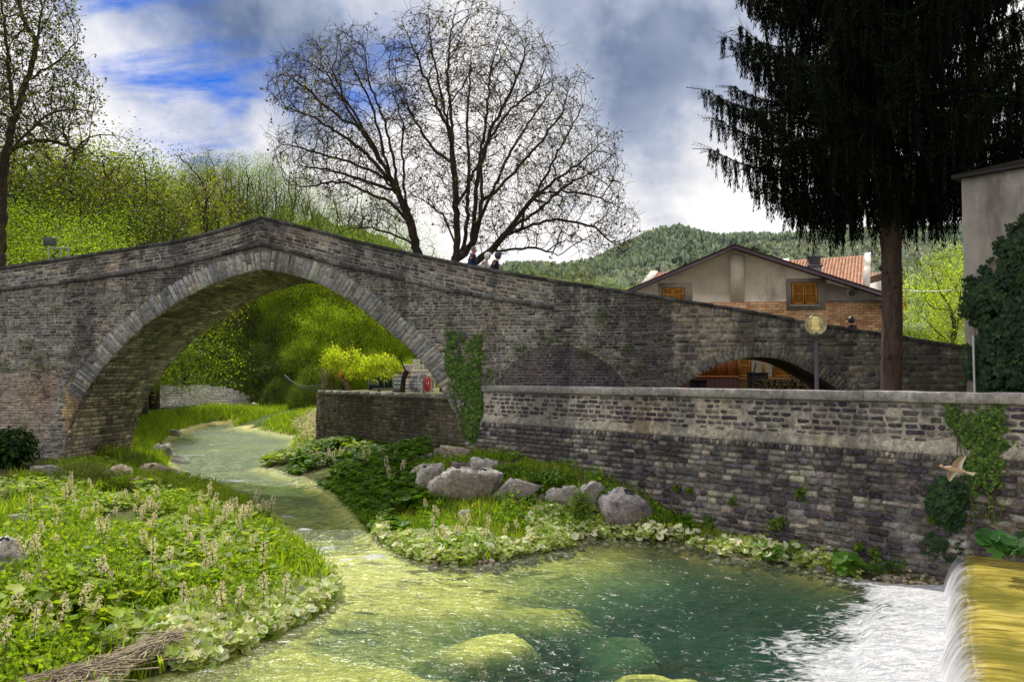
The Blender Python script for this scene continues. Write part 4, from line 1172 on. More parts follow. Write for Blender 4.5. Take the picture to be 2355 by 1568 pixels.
# ------------------------------------------------------------------ spruce
IHO = np.array([*P(2222, 860, 21.5)[:2], 0.0]); IHZ = CAMZ + ray(2222, 408)[1] * 21.5
def spruce():
    tx, ty = P(2047, 860, 25.5)[:2]; gz = 3.42
    root = thing('spruce_tree', 'tall dark spruce with drooping branches and bare trunk behind the river wall', 'tree', (tx, ty, gz))
    H = 26.0
    mb = MB()
    z = np.linspace(0, H, 60); r = .32 * (1 - z / H) ** .8 + .02; r[0] *= 1.35; r[1] *= 1.12
    pts = np.stack([tx + .10 * np.sin(z * .35) - .006 * z, ty + .08 * np.cos(z * .4) - .08, gz + z - .2], 1)
    r = r * (1 + .05 * rng.normal(size=60))
    mb.tube(pts, r, 14, (.088, .060, .052))
    for _ in range(26):                                           # stubs and knots of lost branches
        q = random.uniform(.6, 8); a = random.uniform(0, 6.28); rr = np.interp(q, z, r)
        c = np.array([np.interp(q, z, pts[:, 0]) + rr * math.cos(a), np.interp(q, z, pts[:, 1]) + rr * math.sin(a), gz + q])
        mb.ball(c, random.uniform(.05, .09), 8, (.06, .04, .035))
    mb.build('trunk', M['bark_plain'], root, True)
    bb, nd = MB(), MB()
    # one hanging strand: pairs of short needle shoots down a thread
    tv, tf = [], []
    for k in range(11):
        zc = -k / 11.0
        for sgn in (-1, 1):
            a = k * 1.3 + (0 if sgn < 0 else PI)
            dx, dy = math.cos(a) * .085, math.sin(a) * .085
            b = len(tv); px, py = -math.sin(a) * .022, math.cos(a) * .022
            tv += [[0, 0, zc + .03], [dx * .5 + px, dy * .5 + py, zc - .08], [dx, dy, zc - .17], [dx * .5 - px, dy * .5 - py, zc - .08]]
            tf.append([b, b + 1, b + 2, b + 3])
    tv = np.array(tv)
    pos, sc, tip_p, tip_d = [], [], [], []
    zz_ = 6.9
    while zz_ < H - .6:
        nb = random.randint(6, 8); a0 = random.uniform(0, 6.28)
        hfrac = zz_ / H
        Lw = 6.1 * min(1, .52 + .20 * (zz_ - 6.9)) * (1 - max(0, (hfrac - .35)) / .65) ** .85 + .3
        for b in range(nb):
            a = a0 + b * 6.283 / nb + random.uniform(-.25, .25); L = Lw * random.uniform(.78, 1.0)
            n = max(6, int(L / .28)); u = np.linspace(0, 1, n)
            droop = -.20 * L * np.sin(u * PI * .62) + .20 * L * u ** 3.2 + random.uniform(.0, .12) * L * u
            rr = L * u
            cx = np.interp(zz_, z, pts[:, 0]); cy = np.interp(zz_, z, pts[:, 1])
            br = np.stack([cx + rr * math.cos(a) + .08 * np.sin(u * 7 + a), cy + rr * math.sin(a) + .08 * np.cos(u * 6 + a), gz + zz_ + droop], 1)
            bb.tube(br, .055 * (1 - u) ** .8 * (L / 5) + .012, 5, (.05, .035, .03), False)
            for i in range(1, n):
                if u[i] < .16: continue
                side = .75 * math.sin(PI * min(1, u[i] * 1.05)) * min(1, L / 4) + .12
                for _ in range(11):
                    o = random.uniform(-side, side)
                    p = br[i] + np.array([-math.sin(a) * o, math.cos(a) * o, -.10 * abs(o) + random.uniform(-.04, .02)]) + np.array([math.cos(a), math.sin(a), 0]) * random.uniform(-.2, .2)
                    pos.append(p); sc.append((random.uniform(.65, 1.1), random.uniform(.65, 1.1), random.uniform(.25, 1.0) ** 1.4 * 1.15 * (.45 + .75 * math.sin(PI * u[i] * .9)) * min(1, .5 + L / 6)))
                if u[i] > .2:
                    for _ in range(6):
                        tip_p.append(br[i]); s = random.choice((-1, 1)); q = random.uniform(.3, 1.0) * s
                        tip_d.append((math.cos(a + q), math.sin(a + q), random.uniform(-.15, .45)))
        zz_ += random.uniform(.52, .72) if zz_ < 16 else .8
    # the ivy house stands in front of the right side: no growth inside it
    def clear(q):
        d_ = q - IHO; return ~((d_ @ WD > -.7) & (d_ @ WN > -9.0) & (q[:, 2] < IHZ + 1.0)) & ~((d_ @ WD > -1.2) & (d_ @ WN > -.6) & (q[:, 2] < IHZ + 1.0))
    pos = np.array(pos); sc = np.array(sc); k = clear(pos); pos, sc = pos[k], sc[k]
    tip_p = np.array(tip_p); tip_d = np.array(tip_d); k = clear(tip_p); tip_p, tip_d = tip_p[k], tip_d[k]
    n = len(pos)
    Rz = rot_from(np.tile([[0, 0, 1.]], (n, 1)) + .10 * rng.normal(size=(n, 3)), rng.uniform(0, 6.28, n))
    nd.inst(tv, tf, np.array(pos), Rz, np.array(sc), leaf_tints(n, [(.006, .010, .006), (.010, .016, .007), (.004, .007, .006)], None, .2))
    n = len(tip_p)
    tv2 = []; tf2 = []
    for k in range(6):
        for sgn in (-1, 1):
            b = len(tv2); zc = k / 6.0
            tv2 += [[0, 0, zc], [sgn * .05, .015, zc + .10], [sgn * .13, 0, zc + .20], [sgn * .05, -.015, zc + .06]]; tf2.append([b, b + 1, b + 2, b + 3])
    nd.inst(np.array(tv2), tf2, np.array(tip_p), rot_from(np.array(tip_d), rng.uniform(0, 6.28, n)), rng.uniform(.3, .75, n), leaf_tints(n, [(.014, .024, .007), (.026, .040, .009), (.009, .015, .007)], None, .2))
    bb.build('branches', M['bark_plain'], root, True); nd.build('needles', M['needle'], root)
spruce()
print('veg trees done')

# ------------------------------------------------------------------ ground cover on the banks
CEN = np.array([shore(*p) for p in ((640, 1560), (800, 1400), (830, 1300), (740, 1225), (640, 1130), (500, 1085), (560, 1020), (520, 985))])
CEN = CEN[np.argsort(CEN[:, 1])]
def xcen(y): return np.interp(y, CEN[:, 1], CEN[:, 0])

def kidney():
    v = [[0, 0, -.02]]; an = np.linspace(-2.75, 2.75, 12)
    for i, a in enumerate(an):
        r = (.5 + .05 * math.cos(a * 2)) * (1.0 if i % 2 else .88)
        v.append([r * math.sin(a), r * math.cos(a) * .95, .10 + .05 * (i % 2)])
    f = [[0, i, i + 1] for i in range(1, 12)] 
    return np.array(v), f
KID = kidney()
IVY = (np.array([[0, -.1, 0], [.30, -.28, .02], [.48, .08, -.02], [.22, .22, .03], [0, .62, -.04], [-.22, .22, .03], [-.48, .08, -.02], [-.30, -.28, .02]]), [[0, 1, 2, 3], [0, 3, 4, 5], [0, 5, 6, 7]])
BLADE = (np.array([[-.03, 0, 0], [.03, 0, 0], [.022, .12, .55], [-.022, .12, .55], [0, .42, 1.0]]), [[0, 1, 2, 3], [3, 2, 4]])

def scatter(n, x0, x1, y0, y1, sd0, sd1, side, extra=None, pix=True):
    x = rng.uniform(x0, x1, n); y = y0 + (y1 - y0) * rng.uniform(0, 1, n) ** 1.25
    s = river_sd(x, y); k = (s > sd0) & (s < sd1)
    k &= (x < xcen(y)) if side == 'L' else (x > xcen(y))
    # keep clear of the river wall and the bridge piers
    k &= (((x - WO[0]) * WN[0] + (y - WO[1]) * WN[1]) > .45) | (y > 33)
    bs = (x - BO[0]) * BU[0] + (y - BO[1]) * BU[1]; bo = (x - BO[0]) * BN[0] + (y - BO[1]) * BN[1]
    solid = (bo < .2) & (bo > -BW - .1) & ((bs < INTR[1, 0] + .1) | (bs > INTR[-2, 0] - .1))
    k &= ~solid
    g0 = (x - G0[0]) * GN[0] + (y - G0[1]) * GN[1]; g1 = (x - G0[0]) * GD[0] + (y - G0[1]) * GD[1]
    k &= ~((g0 < .2) & (g1 > -.5))
    x, y, s = x[k], y[k], s[k]
    z = ground(x, y)
    if pix:
        px, py = proj(np.stack([x, y, z], -1)); q = (px > -90) & (px < 2440) & (py < 1680)
        x, y, s, z = x[q], y[q], s[q], z[q]
    if extra is not None:
        q = extra(x, y, s); x, y, s, z = x[q], y[q], s[q], z[q]
    return np.stack([x, y, z], -1), s

def put_kidney(mb, p, size, hgt, pal, w, tiltv=.45, lean=(0, 0)):
    n = len(p); nr = rand_dirs(n) * tiltv + np.array([lean[0], lean[1], 1.0])
    q = p.copy(); q[:, 2] += hgt
    mb.inst(KID[0], KID[1], q, rot_from(nr, rng.uniform(0, 6.28, n)), size, leaf_tints(n, pal, w, .16))

BUT = [(.23, .34, .022), (.31, .41, .030), (.14, .24, .018), (.42, .48, .09)]
PALE = [(.66, .68, .42), (.84, .83, .66), (.46, .53, .18), (.30, .40, .06)]
patch = lambda x, y, sc, sd_: fbm(x * sc, y * sc, 0, 3, sd_)
# left bank: butterbur leaves
mb = MB()
p, s = scatter(46000, -17, 0, 9.4, 34, -.05, 11, 'L', lambda x, y, s: patch(x, y, .55, 41) > -.17)
hgt = (.04 + .34 * rng.uniform(0, 1, len(p)) ** 1.3) * (1 + .5 * patch(p[:, 0], p[:, 1], 1.1, 45)) * np.clip(s / .8, .35, 1) 
put_kidney(mb, p, (.09 + .25 * rng.uniform(0, 1, len(p)) ** 1.5) * np.clip(1.25 - .02 * p[:, 1], .7, 1.2), hgt, BUT, [3, 3, 2, 1.2])
# right bank: denser leaves under arch and along shore, bridge shadow put into their dark tints
p, s = scatter(26000, -10, 5, 22.5, 41, -.05, 9, 'R', lambda x, y, s: (patch(x, y, .6, 43) > -.2) & (((y > 24.5) & (proj(np.stack([x, y, 0 * x + .8], -1))[0] < 985)) | (s < .7)))
put_kidney(mb, p, rng.uniform(.15, .36, len(p)), rng.uniform(.08, .5, len(p)) * np.clip(s / .8, .3, 1), [(.09, .19, .018), (.13, .24, .022), (.06, .13, .016)], [3, 2, 2])
p, s = scatter(9000, -14, 6, 37, 66, -.1, 7, 'R', lambda x, y, s: patch(x, y, .4, 44) > -.2)
put_kidney(mb, p, rng.uniform(.25, .5, len(p)), rng.uniform(.1, .4, len(p)), BUT, [3, 3, 2, 2])
tag(mb.build('butterbur_leaves', M['leaf_plain']), 'mass of round green butterbur leaves covering both banks', 'ground cover', None, 'stuff')
# pale leaves hanging over the shore, sun glare put into their whitish tint
mb = MB()
p, s = scatter(60000, -9, 0, 9.4, 19, -.14, 1.5, 'L', lambda x, y, s: (patch(x, y, .5, 51) + .25 - .38 * np.abs(s) - .05 * np.maximum(0, y - 14.5) > -.12))
put_kidney(mb, p, rng.uniform(.10, .25, len(p)), rng.uniform(.05, .28, len(p)), PALE, [2.5, 1.6, 3, 2], .5, (.1, -.35))
p, s = scatter(34000, -4, 8, 17, 25, -.14, 1.5, 'R', lambda x, y, s: patch(x, y, .7, 52) - .25 * s > -.25)
put_kidney(mb, p, rng.uniform(.10, .24, len(p)), rng.uniform(.04, .26, len(p)), PALE, [2, 1.4, 3, 3], .5, (0, -.35))
tag(mb.build('pale_leaves', M['leaf_plain']), 'whitish sunlit butterbur leaves along the water edge', 'ground cover', None, 'stuff')
# grass
mb = MB()
GP = [(.24, .36, .02), (.33, .44, .03), (.16, .27, .018), (.40, .42, .07)]
def grass(p, h):
    n = len(p); d = rand_dirs(n) * .35 + np.array([0, 0, 1.0])
    mb.inst(BLADE[0], BLADE[1], p - np.array([0, 0, .02]), rot_from(d, rng.uniform(0, 6.28, n)), np.stack([h * 1.6, h, h], 1), leaf_tints(n, GP, [3, 3, 2, 1]))
p, s = scatter(70000, -18, 0, 9.4, 36, .0, 12, 'L', lambda x, y, s: patch(x, y, .5, 61) > -.05); grass(p, rng.uniform(.14, .52, len(p)))
p, s = scatter(60000, -8, 8, 17.5, 31, .0, 6, 'R', lambda x, y, s: patch(x, y, .7, 63) > -.12); grass(p, rng.uniform(.10, .34, len(p)))
p, s = scatter(60000, -32, -9, 36, 84, .0, 14, 'L', lambda x, y, s: patch(x, y, .2, 64) > -.6); grass(p, rng.uniform(.35, .75, len(p)))
p, s = scatter(26000, -20, -1, 46, 80, .0, 9, 'R'); grass(p, rng.uniform(.3, .7, len(p)))
tag(mb.build('grass', M['leaf_plain']), 'fresh green grass growing between the leaves on the banks', 'grass', None, 'stuff')
# fine feathery weeds low at the left
mb = MB()
p, s = scatter(40000, -12, -2, 9.4, 24, .5, 9, 'L', lambda x, y, s: patch(x, y, .6, 71) > .04)
p[:, 2] += rng.uniform(.05, .5, len(p)); put_leaves(mb, p, 2, .09, .06, [(.24, .35, .02), (.31, .42, .03), (.15, .24, .02)], None, LEAF4, .2)
p, s = scatter(30000, -6, 6, 20, 31, .3, 7, 'R', lambda x, y, s: (proj(np.stack([x, y, 0 * x + .8], -1))[0] > 960) & (patch(x, y, .7, 73) > -.12))
p[:, 2] += rng.uniform(.03, .28, len(p)); put_leaves(mb, p, 2, .085, .06, [(.19, .33, .02), (.26, .40, .03), (.13, .24, .02)], None, LEAF6, .5)
tag(mb.build('weeds', M['leaf_plain']), 'fine feathery weeds among the leaves on the banks', 'ground cover', None, 'stuff')
# white flower bank far up the stream
mb = MB()
p, s = scatter(7000, -16, 0, 46, 74, .3, 7, 'R')
n = len(p); p[:, 2] += rng.uniform(.25, .95, n)
put_leaves(mb, p, 4, .16, .12, [(.62, .56, .50), (.70, .66, .58), (.5, .45, .36)], None, LEAF4, .2)
tag(mb.build('flower_bank', M['petal']), 'mass of whitish flower spikes on the gravel bar upstream', 'flowers', None, 'stuff')
# gravel and pebbles at the wall foot and shore
mb = MB()
x = rng.uniform(-2, 11, 9000); y = rng.uniform(17, 25, 9000); s = river_sd(x, y); dwl = (x - WO[0]) * WN[0] + (y - WO[1]) * WN[1]
k = (s > -.35) & (s < .75) & (dwl > .25) & (x > xcen(y)); x, y = x[k][:2600], y[k][:2600]
pb = MB().ball((0, 0, 0), 1, 8, sq=(1, .8, .55)); n = len(x)
mb.inst(pb.v[0], [list(f) for f in pb.f[0]], np.stack([x, y, ground(x, y) + .02], -1), rot_from(np.array([[0, 0, 1.]]) + .4 * rand_dirs(n), rng.uniform(0, 6.28, n)), rng.uniform(.025, .10, n) * (1 + (rng.random(n) < .06)), pick_tints(n, [(.42, .37, .28), (.30, .26, .20), (.52, .47, .38), (.22, .19, .15)], [2, 2, 1, 1]))
tag(mb.build('gravel', M['boulder'], smooth=True), 'loose pale stones and gravel along the wall foot', 'gravel', None, 'stuff')

MARCH = np.geomspace(7, 110, 900)
def gpt(dx, dy):
    rx, rz = ray(dx, dy)
    g = ground(rx * MARCH, MARCH); w_ = wlev(MARCH); h = np.maximum(g, w_ - .05)
    i = int(np.argmax(CAMZ + rz * MARCH < h))
    return np.array([rx * MARCH[i], MARCH[i], g[i]])

# ------------------------------------------------------------------ butterbur flower stalks
def stalk_proto(seed, h):
    r = np.random.default_rng(seed)
    root = thing('flower_stalk', None, None)
    z = np.linspace(0, h, 8); bx = .05 * np.sin(z * 2 + seed) + .06 * (z / h) ** 2 * math.cos(seed); by = .04 * np.cos(z * 2.5 + seed)
    mb = MB(); mb.tube(np.stack([bx, by, z], 1), np.linspace(.011, .006, 8), 5, (.12, .055, .04)); mb.build('stem', M['leaf_plain'], root)
    mb = MB(); n = 46
    t = r.uniform(.52, 1.02, n); zz = t * h
    rad = (.018 + .044 * np.sin(PI * np.clip((t - .5) / .54, 0, 1)) ** .7); a = r.uniform(0, 6.28, n)
    p = np.stack([np.interp(zz, z, bx) + rad * np.cos(a), np.interp(zz, z, by) + rad * np.sin(a), zz], 1)
    put_leaves(mb, p, 3, .036, .010, [(.74, .64, .56), (.84, .78, .70), (.60, .46, .40), (.80, .76, .66)], None, LEAF4, .3)
    mb.build('flower_head', M['petal'], root)
    return root
SP = [stalk_proto(1, .62), stalk_proto(2, .78), stalk_proto(3, .9), stalk_proto(4, .5)]
used = set()
def put_stalk(k, loc, sc, label, group):
    if k in used: o = dup(SP[k], loc, random.uniform(0, 6.28), (sc, sc, sc))
    else: used.add(k); o = SP[k]; o.location = loc; o.scale = (sc, sc, sc)
    o.rotation_euler = (random.gauss(0, .15), random.gauss(0, .15), random.uniform(0, 6.28))
    tag(o, label, 'flower stalk', group)
def stalk_field(n, clusters, label, group, lo=.5, hi=1.15):
    c = 0
    while c < n:
        dx, dy, rx, ry = random.choice(clusters)
        a, b = random.gauss(dx, rx), random.gauss(dy, ry)
        if not (-10 < a < 2350 and b < 1575): continue
        q = gpt(a, b); z = q[2]
        if river_sd(q[0], q[1]) < .05: continue
        put_stalk(random.randrange(4), (q[0], q[1], z), random.uniform(lo, hi), label, group); c += 1
stalk_field(150, [(105, 1330, 45, 40), (300, 1320, 70, 45), (280, 1260, 90, 40), (420, 1230, 80, 35), (450, 1340, 60, 45), (230, 1420, 110, 50), (520, 1250, 40, 30), (60, 1450, 40, 50), (150, 1200, 90, 30), (350, 1180, 110, 20), (590, 1200, 30, 12), (560, 1400, 60, 40)], 'pinkish white flower spike on a reddish stem on the left bank', 'flower spikes on the left bank')
stalk_field(16, [(985, 1225, 30, 25), (1060, 1235, 40, 20), (1130, 1250, 60, 15)], 'pinkish flower spike among the pale leaves on the right tongue of bank', 'flower spikes on the right tongue', .6, .9)
stalk_field(26, [(680, 1062, 40, 12), (780, 1065, 50, 14), (930, 1120, 25, 14), (870, 1070, 50, 14), (645, 1068, 18, 6)], 'pale flower spike among the dark leaves below the arch', 'flower spikes below the arch', .7, 1.1)

# ------------------------------------------------------------------ rocks
def rock(label, dx, dy, wpx, hpx, seed, tint=(.36, .33, .31), Y=None, sq=1.0, name='boulder', group=None):
    """dx, dy: where its foot centre stands; width and height as seen"""
    if Y is None: q = gpt(dx, dy); z = q[2]
    else: q = P(dx, dy, Y); z = q[2]
    k = q[1] / F; w, h = wpx * k / 2, hpx * k
    r = np.random.default_rng(seed)
    m = MB().ball((0, 0, 0), 1, 64); v = m.v[0]
    v = v / np.linalg.norm(v, axis=1)[:, None]
    v = np.sign(v) * np.abs(v) ** .40; Rr = np.array(Matrix.Rotation(r.uniform(-.2, .2), 3, 'Y') @ Matrix.Rotation(r.uniform(-.5, .5), 3, 'Z') @ Matrix.Rotation(r.uniform(-.2, .2), 3, 'X')); v = v @ Rr.T
    for _ in range(10):                                            # cleft faces
        n = r.normal(size=3); n /= np.linalg.norm(n); c = r.uniform(.62, .92)
        d = v @ n; o = d > c; v[o] -= np.outer(d[o] - c, n)
    v *= (1 + .05 * fbm(v[:, 0] * 1.7 + seed, v[:, 1] * 1.7, v[:, 2] * 1.7, 4, seed))[:, None]
    v *= (1 + .13 * fbm(v[:, 0] * 5 + seed, v[:, 1] * 5, v[:, 2] * 8, 5, seed) - .16 * np.maximum(0, .35 - np.abs(fbm(v[:, 0] * 2.2, v[:, 1] * 2.2 + seed, v[:, 2] * 3.5, 3, seed + 2)) * 3))[:, None]
    v *= np.array([w * 1.36, w * sq * 1.1, h * .74]); c_, s_ = math.cos(seed), math.sin(seed) * .3
    mb = MB(); mb.add(v, m.f[0], np.array(tint) * (1 + .1 * r.normal()))
    o = mb.build(name, M['boulder']); o.location = (q[0], q[1] + w * .5, z + h * .36)
    return tag(o, label, 'boulder' if name == 'boulder' else 'rock', group)
GR = (.47, .445, .41); YL = (.56, .48, .33); WH = (.62, .58, .52)
rock('tall pale grey boulder, leftmost of the row below the arch foot', 984, 1140, 50, 76, 3, GR)
rock('large squarish cracked grey boulder, second in the row below the arch foot', 1038, 1152, 88, 66, 5, GR)
rock('grey boulder just right of the large squarish cracked one', 1104, 1146, 72, 58, 7, GR)
rock('low broad grey boulder with grass on top, middle of the row', 1186, 1150, 84, 46, 8, GR)
rock('rounded grey boulder behind the yellow flowers near the wall', 1292, 1168, 66, 42, 11, GR)
rock('pointed grey boulder near the wall, second from the right end', 1356, 1172, 62, 52, 12, GR)
rock('big lone rounded boulder standing at the water by the wall, rightmost', 1441, 1212, 84, 72, 13, (.38, .345, .36))
rock('roundish grey boulder perched above the row beside the arch foot', 1107, 1094, 46, 36, 17, GR)
rock('small dark reddish boulder wedged behind the row', 1058, 1088, 40, 26, 18, (.22, .18, .18))
rock('pale rock in the leaves at the foot of the arch', 1042, 1062, 52, 34, 19, (.42, .36, .30))
rock('flat pale rock among the dark leaves left of the boulders', 985, 1092, 62, 22, 20, WH)
rock('small pale rock poking from the dark leaves under the arch', 975, 1064, 44, 20, 23, (.45, .42, .36))
rock('small reddish block against the pier foot', 1020, 1052, 30, 18, 26, (.26, .22, .2))
rock('small dark stone left of the pointed boulder', 1240, 1162, 34, 22, 24, (.27, .23, .22))
rock('small rounded stone in the sandy patch of the tongue', 1070, 1190, 30, 14, 25, WH)
rock('big white boulder cut by the left edge of the picture', -6, 1345, 62, 92, 31, WH)
rock('white rock among leaves above the big left edge boulder', 38, 1212, 34, 26, 32, WH)
rock('pale flat rock in the middle of the left bank', 218, 1262, 52, 26, 33, WH)
rock('grey rough rock at the shrub by the left pier', 95, 1102, 84, 26, 34, (.46, .44, .42), sq=.5)
rock('yellowish rock at the foot of the left pier', 262, 1108, 52, 40, 35, YL)
rock('long yellow rock at the water beside the grass tuft', 352, 1098, 70, 30, 36, YL)
rock('low yellow rock at the water under the left pier', 318, 1122, 60, 20, 40, YL)
rock('pale rock on the near bend of the far shore', 362, 1052, 56, 30, 37, WH)
rock('low pale rock standing in the rapids', 402, 1054, 46, 16, 38, WH)
rock('white rock on the grassy bank upstream', 398, 1000, 30, 12, 39, WH)
rock('pale rubble heap at the end of the bank wall', 586, 940, 14, 12, 42, WH)

# dead reeds washed up at the lower left
mb = MB(); n = 620
A = pz2(70, 1580, .45); B = pz2(400, 1445, .5)
d = (B - A) / np.linalg.norm(B - A); nn = np.array([-d[1], d[0]])
t = rng.uniform(-.1, 1, n); o = rng.normal(0, .16, n) * (1.0 - .6 * t)
for i in range(n):
    c = A + (B - A) * t[i] + nn * o[i]; L = rng.uniform(.25, .9); a = rng.normal(0, .35)
    e = np.array([d[0] * math.cos(a) - d[1] * math.sin(a), d[0] * math.sin(a) + d[1] * math.cos(a)]) * L / 2
    zc = float(ground(c[0], c[1])) + .20 + .14 * math.exp(-(o[i] / .25) ** 2) * rng.uniform(.3, 1.1)
    mb.tube([(c[0] - e[0], c[1] - e[1], zc + rng.normal(0, .05)), (c[0], c[1], zc + .05), (c[0] + e[0], c[1] + e[1], zc + rng.normal(0, .05))], rng.uniform(.005, .012), 4, np.array((.42, .34, .24)) * rng.uniform(.5, 1.3), False)
tag(mb.build('dead_reeds', M['plain']), 'heap of dead straw-coloured reeds on the lower left bank', 'reeds', None, 'stuff')

# ------------------------------------------------------------------ shrubs and clumps close by
def leaf_clump(name, label, cat, c, size, n, lsize, pal, tmpl=LEAF6, mat='leaf_plain', group=None, stems=8, flat=None):
    root = thing(name, label, cat, c, group)
    size = np.array(size)
    p = rng.normal(size=(n, 3)); p /= np.linalg.norm(p, axis=1)[:, None]; p *= rng.uniform(.25, 1, (n, 1)) ** .45
    p *= 1 + .3 * fbm(p[:, 0] * 2 + c[0], p[:, 1] * 2, p[:, 2] * 2, 3, 5)[:, None]
    p[:, 2] = p[:, 2] * .5 + .5
    p = p * size + np.array(c)
    nr = (p - np.array(c) - np.array([0, 0, size[2] * .2])); nr = nr / (np.linalg.norm(nr, axis=1)[:, None] + 1e-6) + .7 * rand_dirs(n) + np.array([0, 0, .5])
    mb = MB(); mb.inst(tmpl[0], tmpl[1], p, rot_from(nr, rng.uniform(0, 6.28, n)), lsize * rng.uniform(.6, 1.3, n), leaf_tints(n, pal)); mb.build('foliage', M[mat], root)
    if stems:
        mb = MB()
        for i in range(stems):
            e = p[rng.integers(n)]; mb.tube([np.array(c), (np.array(c) + e) / 2 + rng.normal(0, .03, 3), e], [.014, .010, .004], 5, (.10, .08, .04), False)
        mb.build('stems', M['bark_plain'], root)
    return root

leaf_clump('shrub', 'dark green leafy shrub against the bridge at the left edge', 'shrub', gpt(22, 1075), (1.05, .8, 1.55), 1500, .17, [(.03, .075, .015), (.05, .11, .02), (.02, .05, .012)])
leaf_clump('weed_tuft', 'dark grassy weeds at the foot of the left pier', 'plant', gpt(185, 1122), (1.0, .5, .8), 1900, .20, [(.06, .09, .03), (.09, .13, .04), (.12, .12, .06)], BLADE)
leaf_clump('weed_tuft', 'bright green grassy tuft between the yellow rocks', 'plant', gpt(318, 1090), (.75, .5, .8), 1500, .22, [(.12, .19, .03), (.17, .25, .04), (.08, .13, .02)], BLADE)
leaf_clump('nettle_plant', 'tall thin light green plant beside the pointed boulder', 'plant', gpt(1335, 1205), (.34, .3, 1.0), 700, .09, [(.15, .25, .03), (.20, .30, .04)], LEAF4)
for (dx, dy, w_, lb) in ((1170, 1100, .9, 'low bright green plants above the low broad boulder by the wall'), (1270, 1118, .8, 'bright green weeds at the wall foot right of the broad boulder'), (1400, 1150, .6, 'green leafy weeds at the wall foot behind the lone boulder'), (940, 1030, 1.1, 'dark bushy weeds under the garden wall')):
    leaf_clump('weed_clump', lb, 'plant', gpt(dx, dy), (w_, .5, .45), 900, .10, [(.11, .22, .02), (.15, .27, .025), (.08, .16, .02)], LEAF6)
# yellow dandelions by the boulders
dn = thing('dandelion', None, None); mb = MB(); mb.tube([(0, 0, 0), (.01, 0, .2)], .006, 5, (.14, .22, .04)); mb.build('stem', M['leaf_plain'], dn)
mb = MB(); mb.ball((.01, 0, .21), .035, 8, (.80, .58, .01), (1, 1, .5)); mb.build('flower_head', M['petal'], dn)
dl = [(1312, 1182), (1322, 1188), (1330, 1181), (1376, 1200), (1382, 1206), (1215, 1182), (1205, 1180), (1182, 1168), (1092, 1172), (1086, 1177), (1362, 1190), (1413, 1136), (100, 1210), (112, 1222), (105, 1228), (330, 1305), (35, 1188), (1395, 1215)]
for i, (dx, dy) in enumerate(dl):
    o = dn if i == 0 else dup(dn, (0, 0, 0)); o.location = gpt(dx, dy + 6); o.scale = (1.2,) * 3
    tag(o, 'small yellow dandelion in the grass', 'flower', 'yellow dandelions')
# butterbur clumps on the ledge of the wall foot
def bb_clump(label, dx, dy, w, n, lsize, pal=BUT, Y=None):
    c = gpt(dx, dy) if Y is None else P(dx, dy, Y)
    root = thing('butterbur_clump', label, 'plant', c)
    p = np.stack([rng.uniform(-w, w, n), rng.uniform(-w * .5, w * .5, n), rng.uniform(.05, .42, n)], 1) + c
    mb = MB(); m_ = len(p); nr = .5 * rand_dirs(m_) + np.array([-.25, -.45, 1]); mb.inst(KID[0], KID[1], p, rot_from(nr, rng.uniform(0, 6.28, m_)), lsize * rng.uniform(.7, 1.3, m_), leaf_tints(m_, pal)); mb.build('leaves', M['leaf_plain'], root)
    mb = MB()
    for q in p: mb.tube([c + (q - c) * np.array([.35, .35, 0]), q], [.009, .006], 4, (.14, .17, .05), False)
    mb.build('stalks', M['leaf_plain'], root)
GRN = [(.10, .22, .03), (.14, .28, .035), (.18, .30, .06)]
bb_clump('pale butterbur clump at the wall foot right of the lone boulder', 1535, 1240, .8, 60, .24, PALE)
bb_clump('pale butterbur clump on stones at the wall foot, left of the dark one', 1722, 1280, .5, 40, .2, PALE)
bb_clump('mixed green butterbur clump at the middle of the wall foot', 1796, 1288, .5, 46, .24, GRN + PALE[:1])
bb_clump('small pale leaf clump at the wall foot near the foam', 1893, 1298, .22, 18, .16, PALE)
bb_clump('large fresh green butterbur clump at the wall foot near the foam', 1962, 1320, .42, 30, .30, GRN)
bb_clump('small dark leaf clump at the wall foot beside the white foam', 2040, 1328, .36, 40, .14, [(.06, .13, .02), (.08, .16, .03)])
bb_clump('big round leaves growing over the weir top at the right edge', 2325, 1282, .62, 34, .36, [(.045, .14, .03), (.06, .18, .04), (.035, .10, .025)], 15.6)

